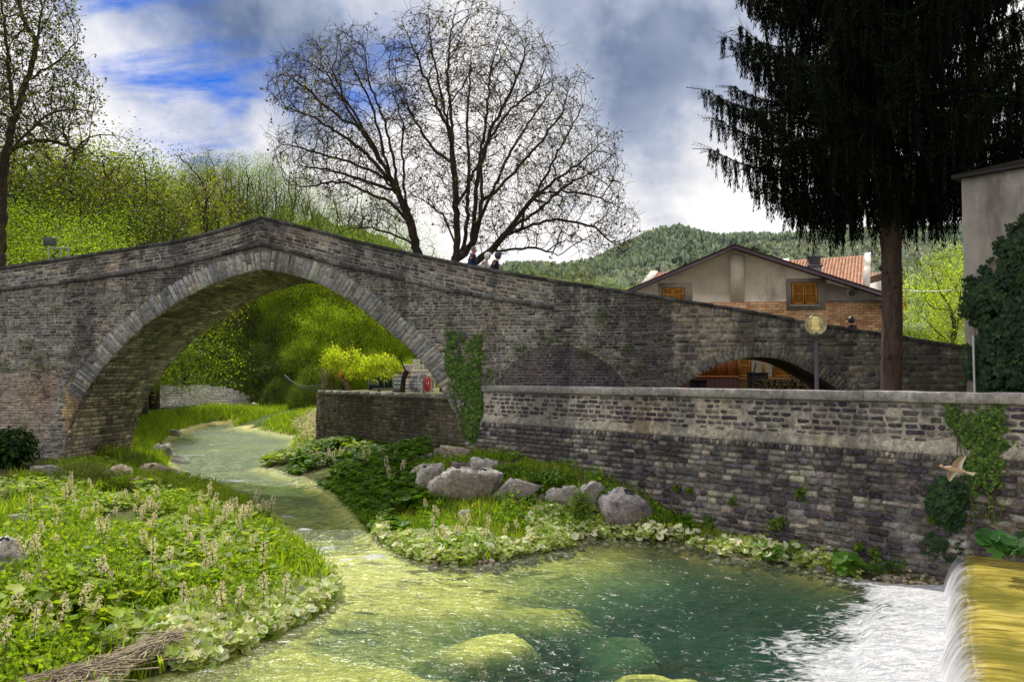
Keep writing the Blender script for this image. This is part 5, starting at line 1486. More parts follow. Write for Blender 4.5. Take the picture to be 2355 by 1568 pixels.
# ------------------------------------------------------------------ ivy on the walls
def ivy(name, label, polyd, frame, n, size, pal, out=(.03, .16), group=None, hole=-.30, inv=None, mat='leaf_glossy', edge=25, base=None, cat='ivy', pt=.3):
    E = np.array(polyd, float)
    xs = rng.uniform(E[:, 0].min(), E[:, 0].max(), n * 3); ys = rng.uniform(E[:, 1].min(), E[:, 1].max(), n * 3)
    ed = seg_dist(xs, ys, E); ins = inside_poly(xs, ys, E)
    k = ins & (rng.random(len(xs)) < np.clip(ed / edge + .12, 0, 1)) | (~ins & (ed < 16) & (rng.random(len(xs)) < .16) & (fbm(xs * .12, ys * .05, 0, 2, 9) > .1))
    k &= (fbm(xs * .09, ys * .06, 0, 2, 17) > -.28) | (ed > 22)
    k &= fbm(xs * .03, ys * .03, 0, 3, 7) > hole
    xs, ys, ed = xs[k][:n], ys[k][:n], ed[k][:n]
    pts = []
    inv_, to = frame
    q = np.array([inv_(a, b) for a, b in zip(xs, ys)])
    o = rng.uniform(out[0], out[1], len(xs)) * np.clip(ed / edge, .3, 1)
    pw = to(q[:, 0], q[:, 1], o)
    nrm = to(np.array([0.]), np.array([0.]), np.array([1.]))[0] - to(np.array([0.]), np.array([0.]), np.array([0.]))[0]
    m_ = len(pw); nr = nrm + .5 * rand_dirs(m_) + np.array([0, 0, .35])
    R = rot_from(nr)
    # leaf tips hang down
    dn_ = np.tile([[0, 0, -1.]], (m_, 1)) + .5 * rand_dirs(m_); z = R[:, :, 2]; y = dn_ - (dn_ * z).sum(1)[:, None] * z; y /= np.linalg.norm(y, axis=1)[:, None]; x = np.cross(y, z)
    R = np.stack([x, y, z], -1)
    root = thing(name, label, cat, pw[pw[:, 2].argmin()], group)
    mb = MB(); mb.inst(IVY[0], IVY[1], pw, R, size * rng.uniform(.6, 1.3, m_), leaf_tints(m_, pal)); mb.build('leaves', M[mat], root)
    mb = MB()
    for _ in range(max(4, int(m_ / 160))):
        i = rng.integers(m_); j = int(np.argmin(np.abs(xs - xs[i] - rng.normal(0, 12)) + np.abs(ys - ys.max()) * .3))
        a, b = to(q[i:i + 1, 0], q[i:i + 1, 1], np.array([.03]))[0], to(q[j:j + 1, 0], q[j:j + 1, 1], np.array([.03]))[0]
        mb.tube([a, (a + b) / 2 + rng.normal(0, .04, 3) * np.array([1, 1, 1]), b], [.006, .012, .018], 5, (.10, .075, .05), False)
    mb.build('stems', M['bark_plain'], root)
    return root
BFR = (bsz, lambda s, z, o: bpt(s, z, o)); WFR = (wtz, lambda t, z, o: wpt(t, z, o + np.where(z < STRZ, bat(z), 0)))
IVP = [(.06, .13, .020), (.09, .18, .026), (.04, .09, .016), (.15, .24, .04)]
ivy('ivy', 'green ivy climbing the right foot of the great arch', [(1026, 790), (1042, 765), (1056, 768), (1062, 830), (1080, 840), (1074, 785), (1084, 783), (1090, 830), (1096, 762), (1108, 760), (1108, 880), (1116, 960), (1105, 1010), (1085, 1020), (1066, 1000), (1062, 940), (1040, 880), (1022, 840)], BFR, 4600, .15, IVP, hole=-.5, edge=12)
ivy('ivy', 'thin strand of ivy on the wall corner right of the arch foot', [(1118, 845), (1130, 850), (1142, 880), (1146, 920), (1138, 960), (1128, 958), (1134, 915), (1120, 880)], BFR, 130, .12, IVP)
ivy('ivy', 'ivy hanging from the cap of the river wall at the right', [(2192, 905), (2202, 898), (2212, 930), (2224, 950), (2240, 935), (2262, 930), (2285, 925), (2312, 930), (2320, 990), (2342, 985), (2325, 1040), (2318, 1110), (2300, 1180), (2280, 1190), (2275, 1130), (2255, 1200), (2240, 1230), (2238, 1150), (2215, 1070), (2200, 1010), (2168, 960), (2170, 930)], WFR, 3400, .075, IVP, (.02, .16))
ivy('wall_shrub', 'dark bushy plant growing out of the river wall beside the hanging ivy', [(2145, 1110), (2170, 1093), (2205, 1098), (2232, 1120), (2236, 1170), (2222, 1210), (2190, 1215), (2160, 1190), (2140, 1150)], WFR, 700, .16, [(.022, .065, .016), (.035, .09, .022), (.015, .04, .012)], (.05, .42), cat='shrub')
ivy('wall_shrub', 'straggly dark growth low on the wall next to the weir', [(2140, 1215), (2180, 1225), (2230, 1235), (2225, 1275), (2195, 1290), (2160, 1262), (2125, 1240)], WFR, 260, .11, [(.02, .05, .016), (.035, .075, .02)], (.03, .22), cat='shrub')
TUFT = [(.12, .20, .025), (.17, .26, .03), (.08, .14, .02)]
TP = [(1245, 778, 16), (1262, 783, 10), (1307, 786, 18), (1382, 722, 12), (1378, 742, 12), (1357, 795, 14), (1193, 808, 17), (1205, 800, 8), (1392, 832, 16), (1412, 846, 14), (1465, 848, 12), (1350, 818, 8), (1440, 800, 8), (1128, 856, 9), (135, 714, 8), (60, 798, 14), (88, 826, 18), (104, 846, 14), (18, 852, 12), (58, 974, 14), (1112, 776, 7)]
for i, (dx, dy, r) in enumerate(TP):
    s, z = bsz(dx, dy); c = bpt(s, z, .03); k = r * 31 / F
    root = thing('wall_weed', 'small green weed rooted in the bridge stonework', 'plant', c, 'weeds rooted in the bridge stonework')
    n = 60; p = c + rng.normal(size=(n, 3)) * np.array([k * .75, .04, k * .55]) + BN * .08
    mb = MB(); mb.inst(BLADE[0], BLADE[1], p, rot_from(rand_dirs(n) * .8 + BN + np.array([0, 0, .3]), rng.uniform(0, 6.28, n)), rng.uniform(.14, .28, n), leaf_tints(n, TUFT)); mb.build('leaves', M['leaf_plain'], root)
for i, (dx, dy, r) in enumerate([(1650, 1206, 14), (1648, 1192, 8), (1796, 1208, 14), (1812, 1196, 9), (1856, 1130, 11), (1700, 1150, 6), (1600, 1125, 5), (1572, 1120, 5), (1945, 1270, 10), (2030, 1265, 10), (1900, 1262, 7), (1990, 1252, 7), (2160, 1190, 6)]):
    t, z = wtz(dx, dy); c = wpt(t, z, bat(z) + .04); k = r * c[1] / F
    root = thing('wall_weed', 'small green weed sprouting from the face of the river wall', 'plant', c, 'weeds sprouting from the river wall')
    n = 46; p = c + rng.normal(size=(n, 3)) * np.array([k * .5, k * .4, k * .6]) + WN * .06
    mb = MB(); mb.inst(LEAF6[0], LEAF6[1], p, rot_from(rand_dirs(n) * .8 + WN + np.array([0, 0, .4]), rng.uniform(0, 6.28, n)), rng.uniform(.06, .13, n), leaf_tints(n, TUFT)); mb.build('leaves', M['leaf_plain'], root)

# ------------------------------------------------------------------ brick house behind the bridge
def frame_at(O, ang):
    a = math.radians(ang); u = np.array([math.cos(a), -math.sin(a), 0.]); n = np.array([-math.sin(a), -math.cos(a), 0.])
    O = np.array(O, float)
    inv = lambda dx, dy: (lambda p: (float(np.dot(p - O, u)), float(p[2])))(on_plane(dx, dy, O, n))
    def to(s, z, o=0.0):
        s, z, o = np.broadcast_arrays(np.asarray(s, float), np.asarray(z, float), np.asarray(o, float))
        r = np.array(O + s[..., None] * u + o[..., None] * n); r[..., 2] = z
        return r
    return inv, to, u, n, -a
HXF = [[0, 1, 3, 2], [4, 6, 7, 5], [0, 4, 5, 1], [2, 3, 7, 6], [0, 2, 6, 4], [1, 5, 7, 3]]
def fbox(mb, to, s0, s1, z0, z1, o0, o1, tint):
    v = [to(s, z, o) for s in (s0, s1) for z in (z0, z1) for o in (o0, o1)]
    mb.add(np.array(v), HXF, tint); return mb
def fprism(mb, to, poly, o0, o1, tint):
    n = len(poly); a = [to(s, z, o0) for s, z in poly]; b = [to(s, z, o1) for s, z in poly]
    mb.add(np.array(a + b), [list(range(n)), list(range(n, 2 * n))[::-1]] + [[i, (i + 1) % n, n + (i + 1) % n, n + i] for i in range(n)], tint); return mb

m = NT('house_brick')
mpn = m.n('ShaderNodeMapping'); m.set(mpn.inputs[0], m.coord()); mpn.inputs['Rotation'].default_value = (0, 0, math.radians(9))
sx = m.n('ShaderNodeSeparateXYZ'); m.set(sx.inputs[0], mpn.outputs[0])
cbn = m.n('ShaderNodeCombineXYZ'); m.set(cbn.inputs[0], sx.outputs[0]); m.set(cbn.inputs[1], sx.outputs[2])
bk = m.n('ShaderNodeTexBrick'); m.set(bk.inputs['Vector'], cbn.outputs[0]); bk.inputs['Scale'].default_value = 1.0
bk.inputs['Brick Width'].default_value = .34; bk.inputs['Row Height'].default_value = .125; bk.inputs['Mortar Size'].default_value = .016; bk.inputs['Bias'].default_value = -.1
bk.inputs['Color1'].default_value = (.40, .19, .085, 1); bk.inputs['Color2'].default_value = (.62, .42, .22, 1); bk.inputs['Mortar'].default_value = (.24, .14, .09, 1)
c = m.mix(1.0, bk.outputs['Color'], m.ramp(m.noise(3, 5, .65), [(.3, .6), (.7, 1.2)]), 'MULTIPLY')
M['house_brick'] = m.fin(m.bsdf(c, .9, m.bump(bk.outputs['Fac'], -.5, .02), .2))
m = NT('plaster')
c = m.mix(1.0, m.tint(), m.ramp(m.noise(.9, 6, .65), [(.3, .72), (.6, 1.05)]), 'MULTIPLY')
c = m.mix(m.ramp(m.noise(.7, 6, .7, m.coord((1, 1, .35))), [(.50, 0.0), (.66, .7)]), c, (.13, .11, .10))
M['plaster'] = m.fin(m.bsdf(c, .9, m.bump(m.noise(20, 5, .7), .25, .02), .15))

hin, hto, hu, hn, hang = frame_at((*P(1686, 863, 38)[:2], 0), 9)
house = thing('brick_house', 'gabled house with plaster and brick front and orange shutters behind the bridge', 'house', hto(0, 3.74))
rg, el, er = hin(1686, 565), hin(1437, 671), hin(2067, 687)
zb = hin(1500, 697)[1]
sl, sr = el[0] + .35, er[0] - .35
zl = np.interp(sl, [el[0], rg[0]], [el[1], rg[1]]); zr = np.interp(sr, [rg[0], er[0]], [rg[1], er[1]])
mb = MB(); fprism(mb, hto, [(sl, zb), (sr, zb), (sr, zr - .1), (rg[0], rg[1] - .12), (sl, zl - .1)], 0, -9, (.64, .56, .44))
fbox(mb, hto, hin(1680, 650)[0], hin(1711, 650)[0], zb, rg[1] - .45, .002, .10, (.62, .54, .43))
mb.build('plaster_wall', M['plaster'], house)
mb = MB(); fbox(mb, hto, sl + .01, sr - .01, 3.5, zb, .03, -8.9, (1, 1, 1)); fbox(mb, hto, hin(2040, 720)[0], sr + .03, 3.5, zb - .02, .033, .09, (1, 1, 1)); mb.build('brick_wall', M['house_brick'], house)
# grey bare render round the right window and round the vent
mb = MB(); a, b = hin(1808, 690), hin(1898, 640); fbox(mb, hto, a[0], b[0], hin(1840, 714)[1], b[1], .034, .05, (.27, .23, .19)); mb.build('bare_render', M['plaster'], house); mb = MB()
a, b = hin(1900, 712), hin(2015, 660); fprism(mb, hto, [(a[0], hin(1900, 696)[1]), (b[0], hin(2015, 696)[1]), (b[0], hin(2015, 678)[1]), (a[0], hin(1900, 650)[1])], .002, .03, (.25, .22, .19)); mb.build('bare_render', M['plaster'], house); mb = MB()
a, b = hin(1515, 690), hin(1592, 650); fbox(mb, hto, a[0], b[0], zb + .02, b[1], .002, .02, (.36, .31, .25)); mb.build('bare_render', M['plaster'], house)
mb = MB(); cv = hin(1958, 675); v = np.array([hto(cv[0] + .26 * math.cos(q), cv[1] + .26 * math.sin(q), o) for o in (.03, .075) for q in np.linspace(0, 2 * PI, 20, endpoint=False)])
mb.add(v, [list(range(20, 40))] + [[i, (i + 1) % 20, 20 + (i + 1) % 20, 20 + i] for i in range(20)], (.30, .27, .24))
v = np.array([hto(cv[0] + .15 * math.cos(q), cv[1] + .15 * math.sin(q), .085) for q in np.linspace(0, 2 * PI, 16, endpoint=False)]); mb.add(v, [list(range(16))], (.08, .07, .065)); mb.build('vent', M['plaster'], house)
ROOFC = (.075, .042, .06)
mb = MB()
for (p, q) in ((el, rg), (rg, er)):
    th = .2
    fprism(mb, hto, [(p[0], p[1]), (q[0], q[1]), (q[0], q[1] - th), (p[0], p[1] - th)], .55, -9.4, ROOFC)
roof = mb.build('roof', M['smoothpaint'], house)
mb = MB(); a, b = hin(1876, 628), hin(1905, 586); zt = b[1]
fbox(mb, hto, a[0], b[0], a[1] - 1.2, zt - .35, -1.4, -2.0, (.30, .27, .30)); fbox(mb, hto, a[0] - .06, b[0] + .06, zt - .35, zt - .27, -1.34, -2.06, (.2, .18, .2))
for k in range(3): fbox(mb, hto, a[0] + .02, b[0] - .02, zt - .22 + k * .11, zt - .16 + k * .11, -1.38, -2.02, (.16, .14, .15))
fbox(mb, hto, a[0] + .1, b[0] - .1, zt - .3, zt + .05, -1.5, -1.9, (.08, .07, .07)); fbox(mb, hto, a[0] - .06, b[0] + .06, zt + .1, zt + .16, -1.34, -2.06, (.2, .18, .2))
ch = mb.build('chimney', M['plain'], roof); ch.location = (0, 0, 0)
WOODC = (.52, .22, .035)
def shutter(s0, s1, z0, z1, parent, o=.06):
    mb = MB(); f = .055
    for (a, b, c_, d_) in ((s0, s0 + f, z0, z1), (s1 - f, s1, z0, z1), (s0 + f, s1 - f, z0, z0 + f), (s0 + f, s1 - f, z1 - f, z1), (s0 + f, s1 - f, (z0 + z1) / 2 - f / 2, (z0 + z1) / 2 + f / 2)):
        fbox(mb, hto, a, b, c_, d_, o, o + .05, np.array(WOODC) * random.uniform(.9, 1.1))
    n = int((z1 - z0) / .055)
    for i in range(n):
        z = z0 + f + (z1 - z0 - 2 * f) * (i + .5) / n
        v = [hto(s, z + dz, o + oo) for s in (s0 + f, s1 - f) for dz, oo in ((-.022, .042), (-.016, .046), (.022, .008), (.016, .004))]
        mb.add(np.array(v), [[0, 1, 2, 3], [4, 7, 6, 5], [0, 4, 5, 1], [2, 6, 7, 3], [1, 5, 6, 2], [0, 3, 7, 4]], np.array(WOODC) * random.uniform(.75, 1.0))
    sh_ = mb.build('shutter', M['wood'], parent, world=False); return sh_
for (a, b, c_) in (((1525, 693), (1572, 663), 1548), ((1822, 700), (1877, 651), 1849)):
    A, B = hin(*a), hin(*b); md = hin(c_, 680)[0]
    mb = MB(); fbox(mb, hto, A[0] - .05, B[0] + .05, A[1] - .03, B[1] + .05, .03, .062, (.10, .07, .05)); fbox(mb, hto, A[0] - .12, B[0] + .12, A[1] - .11, A[1] - .03, .03, .14, (.35, .31, .27))
    wn_ = mb.build('window', M['plain'], house)
    shutter(A[0], md - .02, A[1], B[1], wn_); shutter(md + .02, B[0], A[1], B[1], wn_)
# ground floor seen through the side arch
A, B = hin(1728, 866), hin(1775, 818)
mb = MB(); fbox(mb, hto, A[0] - .05, B[0] + .05, A[1] - .05, B[1] + .1, .03, .07, (.42, .2, .04)); md = hin(1755, 840)[0]; fbox(mb, hto, md - .06, md + .06, A[1], B[1], .07, .10, (.5, .24, .05))
fbox(mb, hto, hin(1698, 866)[0], hin(1815, 866)[0], A[1] - .13, A[1] - .05, .03, .16, (.45, .25, .08)); wn_ = mb.build('window', M['wood'], house)
mb = MB()
for (q0, q1) in ((A[0], md - .06), (md + .06, B[0])):
    ss_ = np.linspace(q0, q1, 24); mb.grid(np.stack([hto(ss_, A[1], .085 + .012 * np.sin(ss_ * 60)), hto(ss_, B[1] + .05, .085 + .012 * np.sin(ss_ * 60))], 1), (.42, .38, .30))
mb.build('curtain', M['cloth'], wn_, world=False)
shutter(hin(1700, 840)[0], hin(1724, 840)[0], A[1], B[1] + .05, wn_); shutter(hin(1778, 840)[0], hin(1815, 840)[0], A[1], B[1] + .05, wn_)
a0, a1 = hin(1560, 900)[0], hin(1698, 900)[0]
mb = MB(); fbox(mb, hto, a0, a1, hin(1650, 866)[1], hin(1650, 815)[1], .05, .09, (.30, .085, .025))
for k in range(7): s = a0 + (a1 - a0) * k / 6; fbox(mb, hto, s - .04, s + .04, hin(1650, 866)[1], hin(1650, 815)[1], .09, .12, (.36, .12, .03))
fbox(mb, hto, a0, a1, hin(1650, 866)[1] - .05, hin(1650, 866)[1] + .05, .09, .13, (.40, .13, .03)); dr = mb.build('door', M['wood'], house)
mb = MB(); z0_, z1_ = 3.7, hin(1650, 866)[1] - .05
ss_ = np.linspace(a0, a1, 120); mb.grid(np.stack([hto(ss_, z0_, .10 + .02 * np.sin(ss_ * 31)), hto(ss_, z1_, .10 + .02 * np.sin(ss_ * 31))], 1), (.16, .085, .08)); mb.build('strip_curtain', M['cloth'], dr, world=False)
mb = MB(); s = hin(1732, 860)[0]
Ys = 35.6
def prop_box(name, label, cat, dx0, dx1, dy0, dy1, Y, dep, tint, mat='plain'):
    a, b = P(dx0, dy1, Y), P(dx1, dy0, Y); mb = MB()
    zlo = 3.74
    mb.box(((a[0] + b[0]) / 2, Y + dep / 2, (zlo + b[2]) / 2), (b[0] - a[0], dep, b[2] - zlo), 0, tint, .03)
    mb.box(((a[0] + b[0]) / 2, Y + dep / 2, b[2] + .02), (b[0] - a[0] + .06, dep + .06, .05), 0, np.array(tint) * .8)
    mb.box(((a[0] + b[0]) / 2, Y - .005, (zlo + b[2]) / 2), (.05, .03, b[2] - zlo - .1), 0, np.array(tint) * .7)
    return tag(mb.build(name, M[mat]), label, cat)
prop_box('storage_box', 'dark square box on the woodpile seen through the small side arch', 'box', 1727, 1767, 859, 893, 35.9, .6, (.025, .022, .022))
prop_box('storage_box', 'low dark box at the left corner of the small side arch', 'box', 1590, 1626, 876, 893, 35.2, .5, (.03, .026, .025))
mb = MB(); lk = 0
lg = thing('log', None, None); mb.tube([(0, -.35, 0), (0, .35, 0)], [.085, .085], 9, (.10, .07, .05)); mb.build('bark', M['bark_plain'], lg); mb = MB()
v = np.array([(.078 * math.cos(q), -.352, .078 * math.sin(q)) for q in np.linspace(0, 6.28, 10)[:-1]]); mb.add(v, [list(range(9))], (.30, .22, .13)); mb.build('cut_end', M['wood'], lg)
for row in range(5):
    for k in range(20 - row):
        x0 = P(1728, 880, 35.4)[0] + k * .175 + row * .088 + random.uniform(-.02, .02)
        o = lg if lk == 0 else dup(lg, (0, 0, 0)); lk += 1
        o.location = (x0, 35.3 + random.uniform(-.08, .08), 3.80 + row * .155); o.rotation_euler = (0, random.uniform(0, 3), random.gauss(0, .06))
        tag(o, 'split log stacked in the woodpile under the side arch', 'log', 'logs in the woodpile under the side arch')
pl = P(1718, 880, 35.5); mb = MB(); mb.tube([(pl[0], pl[1], 3.74), (pl[0] + .45, pl[1] + .1, 5.2)], .03, 6, (.03, .025, .022)); mb.box((pl[0] - .02, pl[1], 3.86), (.28, .04, .26), 0, (.05, .045, .045), .01)
tag(mb.build('shovel', M['plain']), 'dark long-handled shovel leaning under the side arch', 'shovel')

# ------------------------------------------------------------------ tiled houses behind
def tiled_house(name, label, ridge, bot, Y0, Y1, wallt, zground=3.7):
    """roof slope facing the viewer between the ridge (far, Y1) and the eave (near, Y0)"""
    (xa, ya), (xb, yb) = ridge; (ea, eb), (fa, fb_) = bot
    R0, R1, E0, E1 = P(xa, ya, Y1), P(xb, yb, Y1), P(ea, eb, Y0), P(fa, fb_, Y0)
    root = thing(name, label, 'house', (E0[0], E0[1], zground))
    nu, nv = 150, 70
    U, V = np.meshgrid(np.linspace(0, 1, nu), np.linspace(0, 1, nv), indexing='ij')
    Q = (E0 * (1 - U)[..., None] + E1 * U[..., None]) * (1 - V)[..., None] + (R0 * (1 - U)[..., None] + R1 * U[..., None]) * V[..., None]
    nrm = np.cross(E1 - E0, R0 - E0); nrm /= np.linalg.norm(nrm); nrm *= np.sign(nrm[2])
    w_ = np.linalg.norm(E1 - E0); l_ = np.linalg.norm(R0 - E0)
    hgt = .07 * np.abs(np.sin(U * w_ / .24 * PI)) + .05 * ((1 - V) * l_ / .42 % 1)
    Q = Q + nrm * hgt[..., None]
    ct = np.floor(U * w_ / .24), np.floor(V * l_ / .42)
    shade_ = .75 + .5 * _h(ct[0].astype(int), ct[1].astype(int), 0 * ct[0].astype(int), 5)
    mb = MB(); mb.grid(Q, np.array((.42, .20, .11)) * shade_[..., None]); mb.build('roof', M['plain'], root, True)
    mb = MB(); R = [E0, E1, R1, R0]
    dv = np.array([0, 0, -.25])
    mb.add([E0 + dv, E1 + dv, E1 * [1, 1, 0] + [0, 0, zground], E0 * [1, 1, 0] + [0, 0, zground]], [[0, 1, 2, 3]], wallt)
    for a, b in ((E1, R1), (E0, R0)):
        b2 = b + (b - a) * [1, 1, 0]; e2 = np.array([b2[0], b2[1], a[2]])
        mb.add([a + dv, b + dv, e2 + dv, e2 * [1, 1, 0] + [0, 0, zground], a * [1, 1, 0] + [0, 0, zground]], [[0, 1, 2, 3, 4]], wallt)
    mb.build('wall', M['plaster'], root)
    mb = MB()
    for a, b, sg in ((E1, R1, 1), (E0, R0, -1)):
        sh_ = (E1 - E0) / w_ * sg
        v = [p + sh_ * k + nrm * h for p in (a, b) for k in (.0, .45) for h in (-.15, .22)]
        mb.add(np.array(v), HXF, (.70, .64, .58))
    mb.build('verge', M['plaster'], root)
    return root
tiled_house('tiled_house', 'red-tiled roof with white right verge rising behind the brick house', ((1815, 600), (1988, 589)), ((1780, 690), (1984, 662)), 50, 55, (.55, .48, .40))
tiled_house('tiled_house', 'small red-tiled roof corner peeping out left of the brick house gable', ((1512, 630), (1570, 622)), ((1488, 662), (1570, 662)), 50, 53, (.6, .54, .47))
tiled_house('tiled_house', 'small orange roof just left of the spruce trunk behind the white verge', ((1998, 627), (2050, 630)), ((1996, 656), (2052, 658)), 60, 63, (.55, .47, .40))
# pale house right of the spruce trunk
a, b = P(2030, 700, 56), P(2067, 645, 56)
wh = thing('white_house', 'narrow white house with wide brown eaves and balcony right of the spruce trunk', 'house', (b[0], 56, 3.74))
mb = MB(); mb.box(((a[0] + b[0]) / 2, 58, (3.74 + b[2]) / 2), (b[0] - a[0], 4, b[2] - 3.74), 0, (.66, .62, .60)); mb.build('wall', M['plaster'], wh)
mb = MB(); e = P(2083, 648, 55); v = [(a[0], 55.2, b[2] + .6), (e[0], 55.2, e[2] - .05), (e[0], 60.5, e[2] - .05), (a[0], 60.5, b[2] + .6)]
v = np.array(v); v = np.concatenate([v, v - [0, 0, .18]]); mb.add(v, [[0, 1, 2, 3], [7, 6, 5, 4], [0, 4, 5, 1], [1, 5, 6, 2], [2, 6, 7, 3], [3, 7, 4, 0]], (.25, .16, .11)); mb.build('roof', M['plain'], wh)
mb = MB(); q = P(2085, 732, 56); mb.box(((b[0] + q[0]) / 2, 57.5, q[2]), (q[0] - b[0] + .1, 3, .18), 0, (.45, .36, .32)); mb.box(((b[0] + q[0]) / 2, 56.0, q[2] + .3), (q[0] - b[0] + .1, .08, .5), 0, (.55, .45, .40)); mb.build('balcony', M['plain'], wh)
q = P(2082, 718, 56.6); mb = MB(); mb.lathe((q[0], q[1], q[2] - .75), [(.02, 0), (.02, .75), (.14, .8), (.10, 1.3), (.05, 1.9), (.005, 2.0)], 10, (.36, .05, .03)); tag(mb.build('closed_parasol', M['cloth']), 'closed red parasol standing on the balcony of the white house', 'parasol')
# white cable strung across to the ivy house
A, B = P(2066, 664, 55.9), P(2228, 664, 22.3); mb = MB(); t = np.linspace(0, 1, 20)[:, None]; mb.tube(A + (B - A) * t - np.array([0, 0, .12]) * (4 * t * (1 - t)), .014, 5, (.75, .75, .78)); tag(mb.build('cable', M['smoothpaint']), 'pale cable strung from the white house to the ivy house', 'cable')
# white gate and trough fence beyond the parapet
g = thing('gate', 'low white gate and rail beyond the parapet near the light green tree', 'gate', P(2106, 800, 52)); mb = MB()
for x_ in (2094, 2104, 2116): p = P(x_, 790, 52); mb.box((p[0], 52, 4.7), (.14, .1, 3.2), 0, (.72, .70, .70))
mb.build('post', M['smoothpaint'], g); mb = MB(); a, b = P(2094, 770, 52), P(2116, 770, 52)
for z in (5.7, 6.2): mb.box(((a[0] + b[0]) / 2, 52, z), (b[0] - a[0], .06, .14), 0, (.75, .73, .72))
p = P(2095, 757, 53); mb.box((p[0], 53.2, p[2]), (2.6, .1, .9), 0, (.55, .60, .58)); mb.build('panel', M['smoothpaint'], g)
# big light green tree by the ivy house and shrubs round it
GTT = 'bright yellow-green tree standing left of the ivy house'
o = plant('lime', 2185, 560, 47, GTT, 'tree', None, 1.0, 3.74)
plant('lime', 2250, 590, 50, 'leafy tree half hidden behind the ivy house corner', 'tree', None, .9, 3.74)
plant('bush', 2128, 745, 50, 'light green shrub at the gate beyond the parapet', 'shrub', None, 1.2, 3.74)
plant('willow', 1215, 605, 62, 'yellowish twiggy bush rising over the parapet right of the walkers', 'shrub', None, .8, 3.74)
plant('sparse', 1265, 610, 80, 'thin budding tree beyond the parapet right of the walkers', 'tree', None, .8, 3.74)
plant('sparse', 1330, 600, 90, 'small bare tree on the valley floor before the far hill', 'tree', None, .8, 3.74)
plant('bright', 1400, 650, 88, 'green tree just above the parapet left of the brick house', 'tree', None, 1.2, 3.74)

# ------------------------------------------------------------------ ivy house at the right edge
io = IHO
iin = lambda dx, dy: (lambda p: (float(np.dot(p - io, WD)), float(p[2])))(on_plane(dx, dy, io, WN))
def ito(s, z, o=0.0):
    s, z, o = np.broadcast_arrays(np.asarray(s, float), np.asarray(z, float), np.asarray(o, float))
    r = np.array(io + s[..., None] * WD + o[..., None] * WN); r[..., 2] = z
    return r
ih = thing('ivy_house', 'tall stained plaster house with dark eaves, half covered in ivy, right edge', 'house', ito(0, 3.42))
ez = iin(2230, 408)[1]
mb = MB(); fbox(mb, ito, 0, 11, 3.2, ez, 0, -8, (.44, .40, .37)); mb.build('wall', M['plaster'], ih)
mb = MB(); fprism(mb, ito, [(-.2, ez), (11.5, ez), (11.5, ez + .12), (-.2, ez + .12)], .15, -8.15, (.02, .016, .018)); fprism(mb, ito, [(-.1, ez + .12), (11.2, ez + .12), (5.5, ez + .45)], .1, -8.1, (.022, .018, .018)); mb.build('roof', M['plain'], ih)
mb = MB(); s_ = .55; mb.tube([ito(iin(2252, 800)[0], 5.7, .40), ito(iin(2252, 800)[0], 3.3, .40)], .028, 8, (.55, .55, .57)); mb.build('downpipe', M['smoothpaint'], ih)
DIV = [(.016, .042, .016), (.026, .062, .022), (.011, .028, .013), (.04, .085, .025)]
ivy('ivy', 'huge dark ivy mass covering the lower house wall at the right edge', [(2212, 690), (2232, 655), (2275, 625), (2300, 570), (2330, 530), (2420, 470), (2430, 920), (2252, 920), (2249, 840), (2236, 815), (2252, 780), (2248, 740), (2228, 720)], (iin, ito), 9000, .20, DIV, (.05, .62), edge=40)
ivy('ivy', 'loose ivy tendrils at the end of the bridge parapet', [(2215, 835), (2240, 805), (2256, 800), (2256, 900), (2240, 890), (2222, 865)], (iin, ito), 200, .15, DIV, (.1, .5))

# ------------------------------------------------------------------ globe street lamp
lc = P(1876, 746, 21.2); lp = thing('street_lamp', 'amber globe street lamp on a dark post behind the river wall', 'street lamp', (lc[0], lc[1], 3.42))
mb = MB(); mb.lathe((lc[0], lc[1], 3.42), [(.10, 0), (.10, .25), (.055, .3), (.05, lc[2] - 3.42 - .42)], 14, (.05, .05, .065)); mb.build('post', M['smoothpaint'], lp, True)
mb = MB(); mb.lathe((lc[0], lc[1], lc[2] - .44), [(.05, 0), (.06, .05), (.14, .13), (.15, .17), (.02, .18)], 16, (.04, .04, .045)); mb.build('collar', M['smoothpaint'], lp, True)
mb = MB(); mb.ball(lc, .285, 30, (.8, .62, .25))
m = NT('amber_glass'); tr = m.n('ShaderNodeBsdfTransparent'); tr.inputs[0].default_value = (1.0, .95, .76, 1)
df = m.n('ShaderNodeBsdfTranslucent'); df.inputs[0].default_value = (.85, .76, .48, 1); gl = m.n('ShaderNodeBsdfGlossy'); gl.inputs['Roughness'].default_value = .04
lw = m.n('ShaderNodeLayerWeight'); lw.inputs[0].default_value = .35
M['amber_glass'] = m.fin(m.mixs(m.math('MULTIPLY', lw.outputs['Fresnel'], .8), m.mixs(.20, tr.outputs[0], df.outputs[0]), gl.outputs[0]))
mb.build('globe', M['amber_glass'], lp, True)
mb = MB(); q = []
for k in range(5): z = -.11 + k * .06; q += [(.11 - .008 * k, z), (.11 - .008 * k, z + .022), (.075, z + .03), (.075, z + .058)]
mb.lathe(lc, [(.05, -.28), (.05, -.16), (.115, -.15)] + q + [(.06, .2), (.001, .21)], 18, (.85, .78, .50)); mb.build('louvre', M['smoothpaint'], lp, True)
